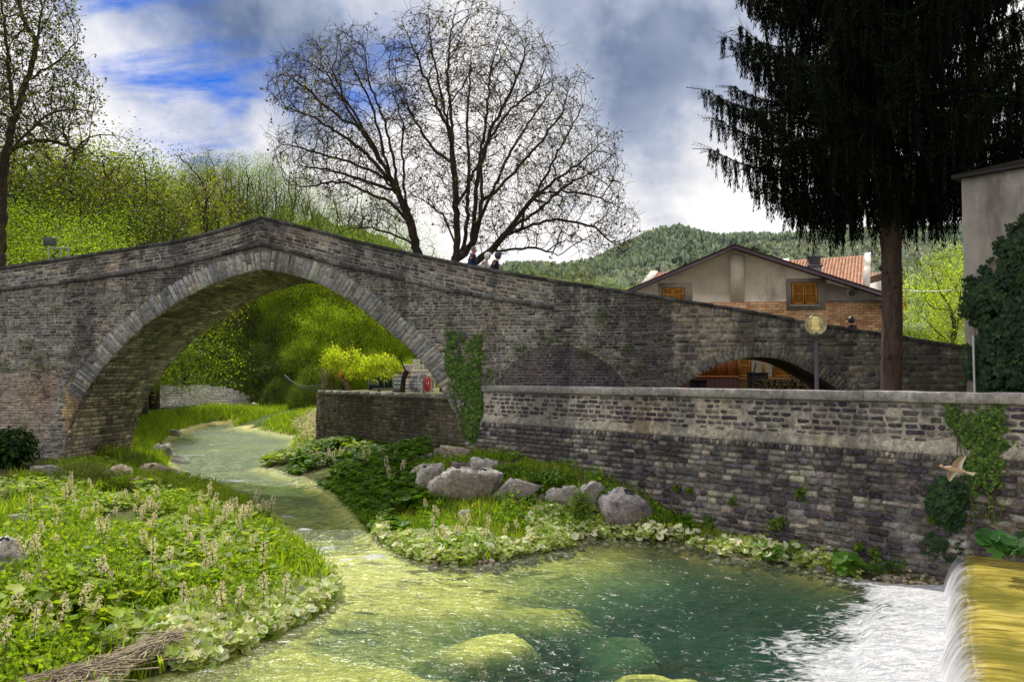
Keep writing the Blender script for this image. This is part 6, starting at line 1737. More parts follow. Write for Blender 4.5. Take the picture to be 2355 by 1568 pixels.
# floodlight on the left parapet side
fl = P(128, 575, 39.5); fd_ = thing('floodlight', 'small floodlight on a metal bracket above the left parapet', 'floodlight', (fl[0], fl[1], 7.8))
mb = MB()
for dx in (-.35, .25, .65): mb.tube([(fl[0] + dx, fl[1], 7.6), (fl[0] + dx, fl[1], fl[2] + .1)], .035, 6, (.30, .31, .32))
mb.tube([(fl[0] - .4, fl[1], fl[2] + .1), (fl[0] + .75, fl[1], fl[2] + .1)], .035, 6, (.36, .37, .38)); mb.build('bracket', M['metal'], fd_)
mb = MB(); mb.box((fl[0] - .25, fl[1] - .1, fl[2] + .42), (.55, .22, .42), .2, (.07, .075, .06), .03, Matrix.Rotation(.4, 4, 'X')); mb.build('lamp_head', M['smoothpaint'], fd_)

# ------------------------------------------------------------------ walkers
def skin_obj(name, joints, edges, mat, parent, tint, sub=2):
    me = bpy.data.meshes.new(name); me.from_pydata([j[0] for j in joints], edges, [])
    o = bpy.data.objects.new(name, me); COL.objects.link(o); o.parent = parent
    md = o.modifiers.new('skin', 'SKIN'); md.use_smooth_shade = True
    for i, (c, r) in enumerate(joints):
        r = (r, r) if np.isscalar(r) else r
        me.skin_vertices[0].data[i].radius = r
    me.skin_vertices[0].data[0].use_root = True
    s = o.modifiers.new('sub', 'SUBSURF'); s.levels = 1; s.render_levels = sub
    mm = bpy.data.materials.get('wear_%02x%02x%02x' % tuple(int(c * 255) for c in tint))
    if mm is None:
        k = NT('wear_%02x%02x%02x' % tuple(int(c * 255) for c in tint)); c = k.mix(1.0, tint, k.ramp(k.noise(9, 4, .6), [(.3, .75), (.7, 1.15)]), 'MULTIPLY'); mm = k.fin(k.bsdf(c, .75, None, .25))
    me.materials.append(mm)
    return o
def person(label, loc, face, H=1.72, jacket=(.02, .03, .09), trousers=(.03, .03, .04), helmet=None, hair=None, cap=None, lean=.12, skin=(.48, .24, .17), collar=None, stripes=None, sit=False):
    r = thing('person', label, 'person', loc); r.rotation_euler = (0, 0, face); r.scale = (H / 1.72,) * 3      # local +x is forward
    lx = lambda z: lean * max(0, z - .95)
    hipz = .93 if not sit else .8
    J = [((0, 0, hipz), (.13, .15)), ((lx(1.2), 0, 1.2), (.115, .15)), ((lx(1.42), 0, 1.40), (.10, .15)), ((lx(1.5) + .01, 0, 1.49), .06), ((lx(1.56) + .02, 0, 1.555), .06), ((lx(1.62) + .035, 0, 1.62), (.10, .082)), ((lx(1.7) + .02, 0, 1.69), (.092, .078)), ((lx(1.62) + .135, 0, 1.61), .016)]
    E = [(0, 1), (1, 2), (2, 3), (3, 4), (4, 5), (5, 6), (5, 7)]
    def arm(sd, sw):
        i = len(J)
        J.extend([((lx(1.38), sd * .19, 1.38), .055), ((lx(1.2) - .04 + sw * .5, sd * .24, 1.12), .042), ((lx(1.2) + .10 + sw, sd * .22, .90), .034), ((lx(1.2) + .13 + sw, sd * .215, .84), (.03, .018))])
        E.extend([(2, i), (i, i + 1), (i + 1, i + 2), (i + 2, i + 3)])
        for k in range(4):                                            # four fingers and a thumb
            b = len(J); yo = (k - 1.5) * .018
            J.extend([((J[i + 3][0][0] + .015 + yo, J[i + 3][0][1], .795 - .006 * (k in (1, 2))), .008), ((J[i + 3][0][0] + .028 + yo, J[i + 3][0][1] - sd * .012, .758 - .01 * (k in (1, 2))), .0065)])
            E.extend([(i + 3, b), (b, b + 1)])
        b = len(J); J.append(((J[i + 3][0][0] + .045, J[i + 3][0][1] - sd * .02, .835), .009)); E.append((i + 3, b))
    arm(1, .08); arm(-1, -.05)
    def leg(sd, sw):
        i = len(J)
        J.extend([((.0 + sw * .1, sd * .095, .84), .088), ((.03 + sw * .55, sd * .10, .48), .06), ((-.02 + sw, sd * .10, .10), .042), ((-.02 + sw, sd * .10, .04), .04), ((.13 + sw, sd * .115, .03), .032)])
        E.extend([(0, i), (i, i + 1), (i + 1, i + 2), (i + 2, i + 3), (i + 3, i + 4)])
    leg(1, .14); leg(-1, -.14)
    skin_obj('body', J, E, None, r, skin)
    jk = [J[0], J[1], J[2], ((lx(1.48), 0, 1.47), .078)] ; je = [(0, 1), (1, 2), (2, 3)]
    jk = [((p[0][0], p[0][1], p[0][2] - (.05 if n == 0 else 0)), tuple(np.array(p[1]) * 1.0 + .04) if not np.isscalar(p[1]) else p[1] + .012) for n, p in enumerate(jk)]
    for i in (8, 8 + 4 + 9):
        b = len(jk); jk.extend([(J[i][0], .105), (J[i + 1][0], .08), (J[i + 2][0], .062)]); je.extend([(2, b), (b, b + 1), (b + 1, b + 2)])
    skin_obj('jacket', jk, je, None, r, jacket)
    i = 8 + 26; tk = [((0, 0, hipz), (.14, .16))]; te = []
    for q in (i, i + 5):
        b = len(tk); tk.extend([(J[q][0], .10), (J[q + 1][0], .075), (J[q + 2][0], .06)]); te.extend([(0, b), (b, b + 1), (b + 1, b + 2)])
    skin_obj('trousers', tk, te, None, r, trousers)
    hx, hz = lx(1.66) + .03, 1.655
    if helmet is not None:
        mb = MB(); m_ = MB().ball((0, 0, 0), 1, 20, sq=(.155, .135, .15)); v = m_.v[0]; v[:, 0] = np.where((v[:, 0] > .07) & (v[:, 2] < .03), .07, v[:, 0])
        mb.add(v + np.array([hx, 0, hz + .01]), m_.f[0], helmet); mb.box((hx + .17, 0, hz + .075), (.12, .19, .02), 0, np.array(helmet) * .6, .008, Matrix.Rotation(.2, 4, 'Y')); ho = mb.build('helmet', M['smoothpaint'], r, True, False)
        mb = MB(); mb.box((hx + .085, 0, hz - .01), (.02, .17, .07), 0, (.03, .03, .035), .01); 
        if stripes: mb.box((hx, 0, hz + .16), (.2, .025, .012), 0, stripes)
        v_ = mb.build('visor', M['smoothpaint'], ho, False, False)
    if hair is not None:
        mb = MB(); m_ = MB().ball((0, 0, 0), 1, 16, sq=(.108, .092, .10)); v = m_.v[0]; v[:, 2] = np.where((v[:, 0] > .03) & (v[:, 2] < .03), .03, v[:, 2]); mb.add(v + np.array([hx - .012, 0, hz + .022]), m_.f[0], hair); mb.build('hair', M['cloth'], r, True, False)
    mb = MB()
    for sd in (-1, 1): mb.ball((hx + .088, sd * .034, 1.645), .011, 8, (.03, .02, .02))
    mb.build('eyes', M['smoothpaint'], r, True, False)
    if collar is not None:
        mb = MB(); an = np.linspace(0, 6.28, 18); mb.tube(np.stack([lx(1.47) + .095 * np.cos(an), .085 * np.sin(an), 1.475 + .03 * np.cos(an) * -1], 1), .026, 6, collar, False); mb.build('collar', M['cloth'], r, True, False)
    if stripes:
        mb = MB()
        for sd in (-1, 1): mb.box((lx(1.3) - .135, sd * .07, 1.27), (.03, .035, .24), 0, stripes, .01)
        mb.build('back_stripes', M['cloth'], r, False, False)
    return r
def deck_at(dx, off):
    s, _ = bsz(dx, 600); p = bpt(s, 0, -off); px_, _ = proj(p); 
    s += (dx - px_[0]) * 32 / F
    p = bpt(s, 0, -off); p[2] = topz(s) - .04 - DK
    return p
fwd = math.atan2(BU[1], BU[0])
person('grey-haired person with red face in a navy jacket walking down the bridge', deck_at(1085, 1.1), fwd, 1.92, (.022, .032, .075), hair=(.22, .20, .19), skin=(.42, .16, .11), collar=(.03, .045, .13), lean=.05)
person('person in a cream jacket and white helmet walking between two companions', deck_at(1110, 1.6), fwd, 1.80, (.72, .68, .60), helmet=(.80, .79, .76), stripes=None, lean=.22, skin=(.40, .22, .17))
person('person in a dark jacket and dark blue helmet leading the walkers', deck_at(1134, .95), fwd, 1.82, (.016, .02, .035), helmet=(.03, .04, .075), collar=(.75, .74, .70), lean=.24, skin=(.50, .2, .12))
person('person in black helmet with orange stripes on the back near the lamp', deck_at(1967, 1.3), fwd + 2.2, 1.62, (.015, .015, .022), helmet=(.02, .022, .03), stripes=(.70, .16, .05), lean=.05)
person('person in blue and black gear, only helmet visible, right of the spruce trunk', deck_at(2088, 2.4), fwd + .3, 1.30, (.02, .025, .07), helmet=(.03, .04, .14), lean=.3)

# small bird gliding in front of the wall
bc = P(2195, 1080, 15.8); bd = thing('bird', 'white and tan bird gliding past the river wall', 'bird', bc)
mb = MB(); u_ = np.linspace(0, 1, 12); mb.tube(np.stack([-.20 + .40 * u_, 0 * u_, .015 * np.sin(u_ * 3)], 1), .002 + .052 * np.sin(PI * np.clip(u_ * .92 + .06, 0, 1)) ** .8, 10, (.46, .34, .24)); mb.ball((.215, 0, .02), .034, 10, (.42, .30, .2)); mb.tube([(.24, 0, .018), (.285, 0, .01)], [.012, .002], 6, (.30, .18, .05)); mb.build('body', M['cloth'], bd, True, False)
for sd in (-1, 1):
    mb = MB(); y_ = np.linspace(0, 1, 9); lead = .07 - .10 * y_ ** 2; ch_ = .15 * (1 - y_) ** .6 + .03; zz_ = .05 * np.sin(y_ * 2.2)
    X = np.stack([np.stack([lead, sd * (.03 + .36 * y_), zz_ + .015], 1), np.stack([lead - ch_ * .5, sd * (.03 + .36 * y_), zz_ + .024], 1), np.stack([lead - ch_, sd * (.03 + .36 * y_), zz_], 1)], 1)
    tt_ = np.array([(.40, .30, .22), (.30, .23, .18), (.82, .80, .78)]); mb.grid(X, np.tile(tt_[None], (9, 1, 1))); mb.build('wing', M['cloth'], bd, True, False)
mb = MB(); mb.add([(-.17, -.02, 0), (-.17, .02, 0), (-.33, .055, -.005), (-.34, 0, 0), (-.33, -.055, -.005)], [[0, 1, 2, 3, 4]], (.78, .74, .68)); mb.build('tail', M['cloth'], bd, False, False)
bd.rotation_euler = (.75, -.2, math.radians(168)); bd.scale = (1.1,) * 3

# ------------------------------------------------------------------ garden beyond the arch
GZ_ = 3.75
def gp_(dx, dy, Y): p = P(dx, dy, Y); return np.array([p[0], p[1], GZ_])
def garden_tree(label, dx, dytop, Y, wide): return plant('fruit', dx, dytop, Y, label, 'tree', None, wide, GZ_)
garden_tree('small yellow-green fruit tree at the left end of the garden wall', 790, 782, 46.5, .95)
garden_tree('small yellow-green fruit tree in the middle of the garden wall', 872, 800, 45.0, .95)
plant('bush', 765, 852, 45.8, 'small yellowish bush beside the slatted fence on the garden wall', 'shrub', None, .8, GZ_)
sf = thing('slatted_fence', 'weathered wooden slat fence at the left end of the garden wall', 'fence', gp_(757, 890, 45.4)); mb = MB()
a, b = P(741, 850, 45.6), P(776, 850, 46.4)
for k in range(11):
    p = a + (b - a) * k / 10; mb.box((p[0], p[1], (GZ_ + p[2]) / 2 + random.uniform(0, .06)), (.055, .03, p[2] - GZ_), 0, np.array((.36, .28, .20)) * random.uniform(.7, 1.2), .008)
mb.build('slats', M['wood'], sf); mb = MB()
for z in (GZ_ + .18, GZ_ + .75): mb.beam((a[0] - .05, a[1] + .03, z), (b[0] + .05, b[1] + .03, z), .04, .07, (.3, .23, .16))
mb.build('rail', M['wood'], sf)
dt = thing('pollarded_trunk', 'short dark pruned trunk with one thin fork on the garden wall', 'tree', gp_(926, 905, 41.5)); c = gp_(924, 905, 41.5); hh = P(933, 852, 41.5)[2]
mb = MB(); mb.tube([c, c + [.06, 0, .4], c + [.10, 0, .8], (P(936, 852, 41.5)[0], 41.5, hh)], [.16, .13, .12, .14], 9, (.035, .028, .022)); mb.build('trunk', M['bark'], dt, True)
mb = MB(); mb.tube([(P(933, 856, 41.5)[0], 41.5, hh - .05), (P(925, 838, 41.5)[0], 41.5, hh + .35), (P(921, 822, 41.5)[0], 41.5, hh + .8)], [.05, .035, .015], 6, (.045, .035, .028)); mb.build('branch', M['bark_plain'], dt, True)
# tarpaulin shed
a, b = P(846, 850, 50), P(905, 850, 50); zt = P(870, 848, 50)[2]
ts = thing('tarpaulin_shed', 'dark green tarpaulin shelter behind the garden trees', 'shed', ((a[0] + b[0]) / 2, 51, GZ_)); mb = MB()
s_ = np.linspace(0, 1, 20); X = np.stack([np.stack([a[0] + (b[0] - a[0]) * s_, 50 + .08 * np.sin(s_ * 22), np.full(20, z)], 1) for z in (GZ_, GZ_ + .7, zt - .05, zt)], 1); X[:, 3, 1] += .3; mb.grid(X, (.020, .060, .052)); 
X2 = X[:, 3:4].copy(); X3 = X2.copy(); X3[:, :, 1] += 2.2; X3[:, :, 2] -= .25; mb.grid(np.concatenate([X2, X3], 1), (.03, .07, .06)); mb.build('cover', M['cloth'], ts, True); mb = MB()
for x_ in (848, 874, 884, 903): p = P(x_, 850, 49.9); mb.box((p[0], 49.9, (GZ_ + zt) / 2), (.07, .07, zt - GZ_), 0, (.40, .38, .36))
mb.build('post', M['metal'], ts)
def slab_box(name, label, cat, dx0, dx1, dy0, dy1, Y, dep, tint, mat='smoothpaint', ribs=0):
    a, b = P(dx0, dy1, Y), P(dx1, dy0, Y); z0 = max(a[2], GZ_) if dy1 < 900 else GZ_
    root = thing(name, label, cat, ((a[0] + b[0]) / 2, Y, z0)); mb = MB()
    mb.box(((a[0] + b[0]) / 2, Y + dep / 2, (z0 + b[2]) / 2), (b[0] - a[0], dep, b[2] - z0), 0, tint, .02); mb.build('panel', M[mat], root)
    mb = MB(); n = ribs or 3
    for k in range(n + 1): x_ = a[0] + (b[0] - a[0]) * k / n; mb.box((x_, Y - .02, (z0 + b[2]) / 2), (.05, .05, b[2] - z0 + .02), 0, np.array(tint) * .7)
    for z in (z0 + .08, b[2] - .05): mb.box(((a[0] + b[0]) / 2, Y - .035, z), (b[0] - a[0], .04, .06), 0, np.array(tint) * .75)
    mb.build('frame', M[mat], root); return root
slab_box('metal_panel', 'grey metal sheeting standing between the trees and the dark trunk', 'panel', 908, 932, 867, 905, 44, .25, (.42, .46, .48), ribs=4)
slab_box('tool_cart', 'small grey cart in front of the tarpaulin shelter', 'cart', 852, 868, 873, 886, 46, .5, (.32, .36, .36))
def pallet(label, dx0, dx1, dy0, dy1, Y, tint=(.86, .78, .72)):
    a, b = P(dx0, dy1, Y), P(dx1, dy0, Y); root = thing('pallet', label, 'pallet', ((a[0] + b[0]) / 2, Y, a[2])); w_, h_ = b[0] - a[0], b[2] - a[2]
    mb = MB()
    for k in range(4): x_ = a[0] + w_ * (k + .5) / 4; mb.box((x_, Y, (a[2] + b[2]) / 2), (w_ / 7, .05, h_), 0, np.array(tint) * random.uniform(.85, 1.1), .006)
    mb.build('boards', M['wood'], root); mb = MB()
    for z in (a[2] + h_ * .06, (a[2] + b[2]) / 2, b[2] - h_ * .06): mb.box(((a[0] + b[0]) / 2, Y + .07, z), (w_, .09, h_ * .12), 0, np.array(tint) * .8, .006)
    mb.build('rails', M['wood'], root); return root
slab_box('crate', 'white crate at the top left of the pile by the arch foot', 'crate', 930, 950, 838, 868, 49, .8, (.86, .78, .74), 'wood', 3)
slab_box('crate', 'pinkish bundle below the white crate of the pile', 'crate', 918, 944, 853, 884, 48, .8, (.46, .26, .22), 'wood', 4)
pallet('pale pallet standing upright on top of the pile', 947, 966, 826, 856, 48.6)
pallet('pale pallet lying at the upper right of the pile', 966, 986, 838, 851, 48.2)
slab_box('crate', 'wide pale crate in the middle of the pile by the arch foot', 'crate', 946, 986, 851, 876, 47.6, .9, (.86, .79, .73), 'wood', 5)
slab_box('crate', 'low pale crate at the foot of the pile behind the blue hose', 'crate', 934, 990, 874, 905, 47, .9, (.84, .78, .74), 'wood', 7)
pallet('pale pallet leaning at the right side of the pile', 984, 1002, 852, 892, 46.2)
# blue hose coil and red hose bundle
hc = P(962, 896, 42.2); root = thing('hose_coil', 'dark blue hose coil standing on the garden wall', 'hose', (hc[0], hc[1], GZ_)); mb = MB(); an = np.linspace(0, 2 * PI, 40)
for k in range(7): r_ = .22 + k * .055; mb.tube(np.stack([hc[0] + r_ * np.cos(an) * 1.1 + .02 * k, hc[1] + .04 * k + .03 * np.sin(an * 3), GZ_ + .02 + .42 + (r_) * np.sin(an) - .05], 1)[(np.sin(an) > -.75)], .013, 6, (.03, .055, .12), False)
mb.build('loops', M['smoothpaint'], root, True)
rc = P(983, 868, 40.2); po = thing('wooden_post', 'short grey post on the garden wall with the red hose hung on it', 'post', (rc[0] - .18, 40.4, GZ_)); mb = MB(); mb.box((rc[0] - .18, 40.4, (GZ_ + rc[2] + .2) / 2), (.18, .18, rc[2] + .2 - GZ_), 0, (.42, .37, .33), .02); mb.box((rc[0] - .05, 40.32, rc[2] + .04), (.3, .04, .05), 0, (.3, .27, .24)); mb.build('shaft', M['wood'], po)
rh = thing('red_hose', 'bright red hose bundle hanging from the short grey post', 'hose', (rc[0], 40.2, GZ_)); mb = MB()
for k in range(8):
    o_ = (k - 3.5) * .028; w_ = random.uniform(.07, .13); L_ = rc[2] - GZ_ - random.uniform(.02, .2); an = np.linspace(0, 2 * PI, 26)
    mb.tube(np.stack([rc[0] + o_ + w_ * np.sin(an) * (1 + .4 * np.cos(an)), 40.2 - .03 * k + .02 * np.sin(an * 2), rc[2] - L_ / 2 + L_ / 2 * np.cos(an)], 1), .014, 6, (.72, .014, .018), False)
mb.build('loops', M['smoothpaint'], rh, True)
fp_ = gp_(968, 895, 43); mb = MB()
for k in range(6): x_ = P(905 + k * 18, 895, 43.2)[0]; mb.tube([(x_, 43.2, GZ_), (x_, 43.2, GZ_ + .95)], .018, 5, (.3, .31, .32))
for z in (.1, .3, .5, .7, .93): mb.tube([(P(905, 895, 43.2)[0], 43.2, GZ_ + z), (P(995, 895, 43.2)[0], 43.2, GZ_ + z)], .007, 4, (.36, .37, .38))
tag(mb.build('wire_fence', M['metal']), 'thin wire fence along the garden behind the dark trunk', 'fence')
pk = P(783, 868, 44.4); tools = thing('garden_poles', 'bundle of poles with an orange tip leaning in the garden', 'poles', gp_(790, 892, 44.4)); mb = MB()
for k in range(4): mb.tube([(pk[0] + .05 * k, 44.4, pk[2] + .05 * k), (P(800 + 4 * k, 895, 44.4)[0], 44.2, GZ_)], .022, 5, (.22, .13, .09))
mb.build('shafts', M['wood'], tools); mb = MB(); mb.ball((pk[0], 44.38, pk[2] + .12), .12, 10, (.72, .16, .03), (.8, .8, 1.4)); mb.build('tip', M['smoothpaint'], tools, True)
pb_ = P(893, 899, 44); mb = MB(); mb.box((pb_[0], 43.4, GZ_ + .16), (1.5, .5, .10), .1, (.26, .2, .17), .01); mb.box((pb_[0] - .4, 43.4, GZ_ + .06), (.15, .45, .12), .1, (.2, .16, .13)); mb.box((pb_[0] + .4, 43.4, GZ_ + .06), (.15, .45, .12), .1, (.2, .16, .13)); tag(mb.build('plank_bench', M['wood']), 'low plank bench lying on the garden wall top', 'bench')
for k in (0, 1):
    A, B = P(655, 862 + 6 * k, 72), P(742, 884 + 9 * k, 46); t = np.linspace(0, 1, 24)[:, None]; mb = MB(); mb.tube(A + (B - A) * t - np.array([0, 0, .5]) * (4 * t * (1 - t)), .05, 6, (.02, .02, .025)); tag(mb.build('pipe', M['smoothpaint']), ('upper' if k == 0 else 'lower') + ' of two black pipes sagging from the slope to the garden wall', 'pipe')
q = P(413, 846, 88); mb = MB(); mb.box((q[0], q[1], q[2]), (.75, .06, .75), .15, (.80, .78, .72), .02); mb.tube([(q[0], q[1] + .06, q[2]), (q[0], q[1] + .06, q[2] - 2.5)], .05, 6, (.4, .4, .4)); tag(mb.build('white_board', M['smoothpaint']), 'small white board among the bushes above the bank wall', 'board')

# ------------------------------------------------------------------ far hills
RID = np.array([(900, 660), (1100, 660), (1180, 654), (1240, 650), (1310, 655), (1370, 640), (1440, 608), (1500, 580), (1560, 565), (1610, 577), (1650, 585), (1720, 581), (1800, 584), (1900, 578), (2000, 572), (2100, 570), (2200, 566), (2400, 556), (2700, 580), (3200, 620)], float)
us = np.linspace(900, 3200, 150); vs = np.linspace(0, 1.25, 40)
UU, VV = np.meshgrid(us, vs, indexing='ij')
top = np.interp(UU, RID[:, 0], RID[:, 1]); Yc = 430 + 60 * np.sin(UU * .004); Yf = 170.0
YY = Yf + (Yc - Yf) * VV
zc = np.array([P(u, t, y)[2] for u, t, y in zip(UU.ravel(), top.ravel(), Yc.ravel())]).reshape(UU.shape)
prof_ = np.where(VV < 1, np.sin(np.clip(VV, 0, 1) * PI / 2) ** 1.25, 1 - (VV - 1) * 1.2)
HZ = 3.0 + (zc - 3.0) * prof_
HX = np.array([ray(u, 700)[0] for u in us])[:, None] * YY
HZ = HZ + 5 * fbm(HX * .02, YY * .02, 0, 4, 90) * np.sin(np.clip(VV, 0, 1) * PI)
m = NT('hill'); c = m.mix(m.ramp(m.noise(.02, 6, .65), [(.42, 0.0), (.58, 1.0)]), (.10, .145, .065), (.15, .17, .10)); c = m.mix(m.ramp(m.noise(.2, 5, .7), [(.4, 0.0), (.6, .6)]), c, (.06, .085, .05))
M['hill'] = m.fin(m.bsdf(c, 1.0, None, .0))
mb = MB(); mb.grid(np.stack([HX, YY, HZ], -1)); tag(mb.build('far_hill', M['hill'], smooth=True), 'wooded hill beyond the village', None, None, 'structure')
# its woods: one far-off mass
mb = MB(); n = 26000
iu = rng.uniform(0, len(us) - 2, n); iv = rng.uniform(.02, 1, n) ** .7 * (len(vs) - 2) * .8
a, b = iu.astype(int), iv.astype(int); fa, fb2 = (iu - a)[:, None], (iv - b)[:, None]
HP = np.stack([HX, YY, HZ], -1)
p = HP[a, b] * (1 - fa) * (1 - fb2) + HP[a + 1, b] * fa * (1 - fb2) + HP[a, b + 1] * (1 - fa) * fb2 + HP[a + 1, b + 1] * fa * fb2
field = fbm(p[:, 0] * .012, p[:, 1] * .02, 0, 3, 77); k = field > -.42; p, field = p[k], field[k]; n = len(p)
blob_ = rand_dirs(9); tv = []; tf = []
for q in range(11):
    d = rand_dirs(1)[0]; e1 = np.cross(d, [.3, .5, .8]); e1 /= np.linalg.norm(e1); e2 = np.cross(d, e1); c0 = d * .62 + np.array([0, 0, .75]); b0 = len(tv)
    tv += [c0 + e1 * .62, c0 + e2 * .5, c0 - e1 * .55, c0 - e2 * .62]; tf.append([b0, b0 + 1, b0 + 2, b0 + 3])
conif = fbm(p[:, 0] * .009 + 5, p[:, 1] * .009, 0, 2, 33) > .10
sc = np.stack([rng.uniform(1.2, 2.5, n)] * 2 + [rng.uniform(1.5, 3.0, n) * np.where(conif, 1.6, 1)], 1); sc[conif, :2] *= .62
ti = leaf_tints(n, [(.25, .30, .21), (.29, .32, .24), (.21, .26, .19), (.32, .31, .26)], None, .15); ti[conif] = leaf_tints(int(conif.sum()), [(.17, .23, .20), (.20, .26, .22)], None, .12); ti = ti * .62 + np.array([.13, .145, .16])  # pale bluish haze of distance mixed into the tree tints
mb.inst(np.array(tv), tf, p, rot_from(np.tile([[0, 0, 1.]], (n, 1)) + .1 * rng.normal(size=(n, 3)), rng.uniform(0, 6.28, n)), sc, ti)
# bare trees along the crest
n = 900; u = rng.uniform(1380, 2350, n); Y_ = np.interp(u, us, (430 + 60 * np.sin(us * .004))) + rng.normal(0, 6, n)
zt_ = np.array([P(a_, np.interp(a_, RID[:, 0], RID[:, 1]), b_)[2] for a_, b_ in zip(u, Y_)]) - 1.0
p = np.stack([np.array([ray(a_, 600)[0] for a_ in u]) * Y_, Y_, zt_], -1)
fan = []; ff = []
for q in range(7):
    a_ = (q - 3) * .13 + .03 * math.sin(q * 5); b0 = len(fan); fan += [[-.03, 0, .25 + .05 * q % .2], [.03, 0, .25], [.028 + math.sin(a_) * .7, .2 * math.sin(q * 2), 1.0 - abs(q - 3) * .06], [-.02 + math.sin(a_) * .7, .2 * math.sin(q * 2), 1.0 - abs(q - 3) * .06]]; ff.append([b0, b0 + 1, b0 + 2, b0 + 3])
fan += [[-.05, 0, -.1], [.05, 0, -.1], [.03, 0, .5], [-.03, 0, .5]]; ff.append([len(fan) - 4, len(fan) - 3, len(fan) - 2, len(fan) - 1])
mb.inst(np.array(fan), ff, p, rot_from(np.tile([[0, 0, 1.]], (n, 1)), rng.uniform(-.6, .6, n)), np.stack([rng.uniform(4, 7, n)] * 2 + [rng.uniform(6, 11, n)], 1), leaf_tints(n, [(.24, .22, .20), (.19, .18, .17), (.22, .22, .17)], None, .12))
tag(mb.build('far_woods', M['leaf_far']), 'far-off woods covering the hill behind the houses', 'woods', None, 'stuff')
fh = P(1243, 622, 330); f_ = thing('farmhouse', 'tiny pale farmhouse on the distant rise right of the walkers', 'house', (fh[0], fh[1], fh[2] - 4)); mb = MB(); mb.box((fh[0], fh[1], fh[2] - 1.5), (7.5, 6, 6), 0, (.60, .53, .46)); mb.build('wall', M['plaster'], f_)
mb = MB(); v = np.array([(fh[0] + x_, fh[1] + y_, fh[2] + z_) for x_, y_, z_ in ((-4.3, -3.5, 1.4), (4.3, -3.5, 1.4), (4.3, 3.5, 1.4), (-4.3, 3.5, 1.4), (-4.0, 0, 3.0), (4.0, 0, 3.0))]); mb.add(v, [[0, 1, 5, 4], [2, 3, 4, 5], [1, 2, 5], [3, 0, 4], [0, 3, 2, 1]], (.42, .25, .17)); mb.build('roof', M['plain'], f_)
for x_ in (-2.2, 0, 2.2):
    mb = MB(); mb.box((fh[0] + x_, fh[1] - 3.03, fh[2] - .6), (.9, .1, 1.3), 0, (.12, .10, .10)); mb.build('window', M['plain'], f_)

# ------------------------------------------------------------------ sky, sun, camera
SUN_EL, SUN_AZ = math.radians(50), math.radians(-20)          # behind the bridge, a little to the left
W = bpy.data.worlds.new('World'); SC.world = W; W.use_nodes = True
wt = W.node_tree; wt.nodes.clear()
class WT(NT):
    def __init__(self, tree): self.t = tree
w = WT(wt)
out = w.n('ShaderNodeOutputWorld'); bg = w.n('ShaderNodeBackground'); wt.links.new(bg.outputs[0], out.inputs[0])
sky = w.n('ShaderNodeTexSky', sky_type='NISHITA'); sky.sun_disc = False
sky.sun_elevation = SUN_EL; sky.sun_rotation = SUN_AZ; sky.air_density = 1.0; sky.dust_density = .3; sky.ozone_density = 3.0
gen = w.n('ShaderNodeTexCoord').outputs['Generated']
sp = w.n('ShaderNodeSeparateXYZ'); wt.links.new(gen, sp.inputs[0])
zc = w.math('ADD', w.math('MAXIMUM', sp.outputs[2], 0.0), .22)
cb = w.n('ShaderNodeCombineXYZ'); w.set(cb.inputs[0], w.math('DIVIDE', sp.outputs[0], zc)); w.set(cb.inputs[1], w.math('DIVIDE', sp.outputs[1], zc))
cl = cb.outputs[0]
def blob(dx, dy, r0, r1):
    rx, rz = ray(dx, dy); v = Vector((rx, 1, rz)).normalized()
    vm = w.n('ShaderNodeVectorMath', operation='DISTANCE'); w.set(vm.inputs[0], gen2); vm.inputs[1].default_value = v
    return w.ramp(vm.outputs['Value'], [(r0, 1.0), (r1, 0.0)])
# wobble the direction a little so that the cloud edges are ragged
nz = w.n('ShaderNodeTexNoise'); nz.inputs['Scale'].default_value = 5; nz.inputs['Detail'].default_value = 5; nz.inputs['Roughness'].default_value = .62; wt.links.new(gen, nz.inputs['Vector'])
vs = w.n('ShaderNodeVectorMath', operation='SUBTRACT'); wt.links.new(nz.outputs['Color'], vs.inputs[0]); vs.inputs[1].default_value = (.5, .5, .5)
vsc = w.n('ShaderNodeVectorMath', operation='SCALE'); wt.links.new(vs.outputs[0], vsc.inputs[0]); vsc.inputs['Scale'].default_value = .30
va = w.n('ShaderNodeVectorMath', operation='ADD'); wt.links.new(gen, va.inputs[0]); wt.links.new(vsc.outputs[0], va.inputs[1])
gen2 = va.outputs[0]
def wn(scale, detail, rough, vec, dist=0):
    nd = w.n('ShaderNodeTexNoise'); nd.inputs['Scale'].default_value = scale; nd.inputs['Detail'].default_value = detail; nd.inputs['Roughness'].default_value = rough; nd.inputs['Distortion'].default_value = dist
    wt.links.new(vec, nd.inputs['Vector']); return nd.outputs['Fac']
mp = w.n('ShaderNodeMapping'); wt.links.new(cl, mp.inputs[0]); mp.inputs['Rotation'].default_value = (0, 0, .5); mp.inputs['Scale'].default_value = (1, 2.6, 1)
wisp = wn(2.2, 6, .62, mp.outputs[0], .4)
big = wn(1.1, 5, .58, cl, .3)
hole = None
for b in ((385, 205, .05, .13), (235, 105, .02, .07), (490, 240, .02, .08), (850, 140, .01, .09), (1225, 22, .0, .03), (300, 170, .0, .08)):
    k = blob(*b); hole = k if hole is None else w.math('MAXIMUM', hole, k)
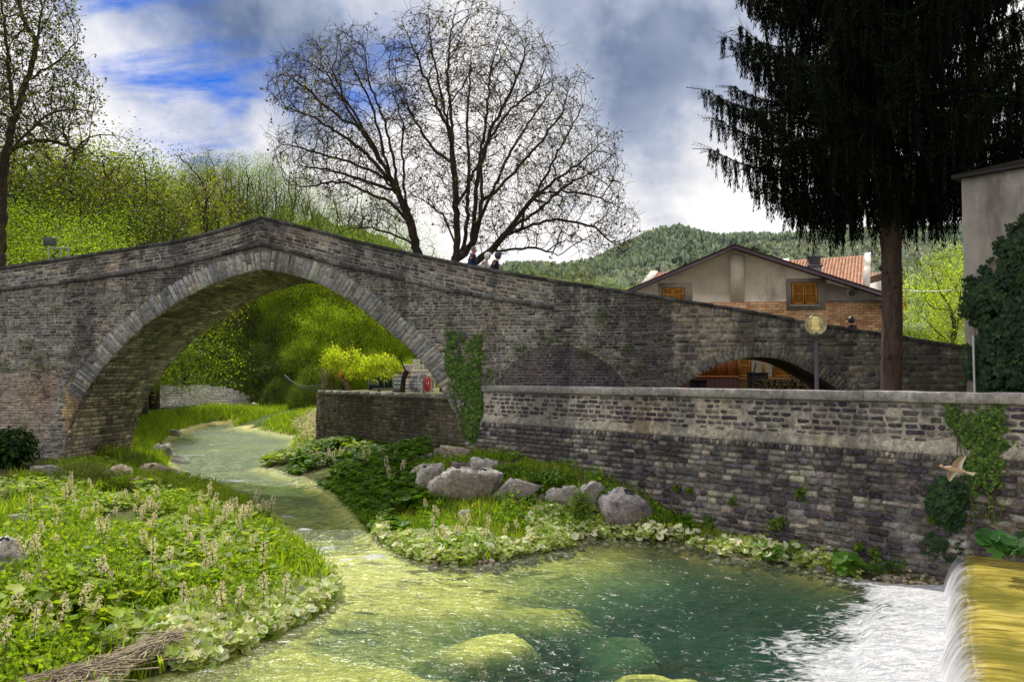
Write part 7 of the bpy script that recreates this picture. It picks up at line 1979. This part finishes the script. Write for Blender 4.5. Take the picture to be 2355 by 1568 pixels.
# amount of cloud: everywhere, thin in the holes
cov = w.math('SUBTRACT', 1.0, w.math('MULTIPLY', hole, w.ramp(wisp, [(.38, 1.0), (.58, .12)])))
dark = None
for b, s in (((520, 50, .04, .22), 1.0), ((680, 70, .02, .14), .8), ((330, 30, .02, .16), .55), ((1560, 190, .05, .20), .85), ((1430, 60, .03, .18), .55), ((1650, 90, .03, .2), .6), ((830, 30, .02, .15), .5), ((1500, 300, .02, .14), .3)):
    k = w.math('MULTIPLY', blob(*b), s); dark = k if dark is None else w.math('MAXIMUM', dark, k)
shade = w.math('ADD', w.math('MULTIPLY', dark, 1.05), w.math('MULTIPLY', w.math('SUBTRACT', big, .54), 1.9))
ccol = w.ramp(shade, [(0.0, (10.8, 10.5, 10.4)), (.25, (8.0, 8.1, 8.6)), (.55, (4.4, 5.0, 6.4)), (.9, (1.5, 2.1, 3.5))])
blue = w.mix(1.0, sky.outputs[0], (.07, .40, 1.1), 'MULTIPLY')
col = w.mix(cov, blue, ccol)
wt.links.new(col, bg.inputs[0]); bg.inputs[1].default_value = .1
W.cycles.sampling_method = 'MANUAL'; W.cycles.sample_map_resolution = 256

sun = bpy.data.lights.new('sun', 'SUN'); sun.energy = 5.0; sun.angle = math.radians(.53); sun.color = (1.0, .95, .84)
so = bpy.data.objects.new('sun', sun); COL.objects.link(so)
sd = Vector((math.sin(SUN_AZ) * math.cos(SUN_EL), math.cos(SUN_AZ) * math.cos(SUN_EL), math.sin(SUN_EL)))
so.rotation_euler = sd.to_track_quat('Z', 'Y').to_euler()
so.location = (0, 0, 40)

cam = bpy.data.cameras.new('camera'); co = bpy.data.objects.new('camera', cam); COL.objects.link(co)
co.location = (0, 0, CAMZ); co.rotation_euler = (PI / 2 + TILT, 0, 0)
cam.sensor_width = 36; cam.lens = F / 2355 * 36; cam.clip_end = 6000; cam.clip_start = .1
SC.camera = co
SC.view_settings.view_transform = 'Standard'; SC.view_settings.look = 'None'; SC.view_settings.exposure = 0; SC.view_settings.gamma = 1
SC.cycles.use_denoising = True
SC.cycles.max_bounces = 4; SC.cycles.transparent_max_bounces = 7; SC.cycles.diffuse_bounces = 2; SC.cycles.glossy_bounces = 3
SC.cycles.caustics_reflective = False; SC.cycles.caustics_refractive = False
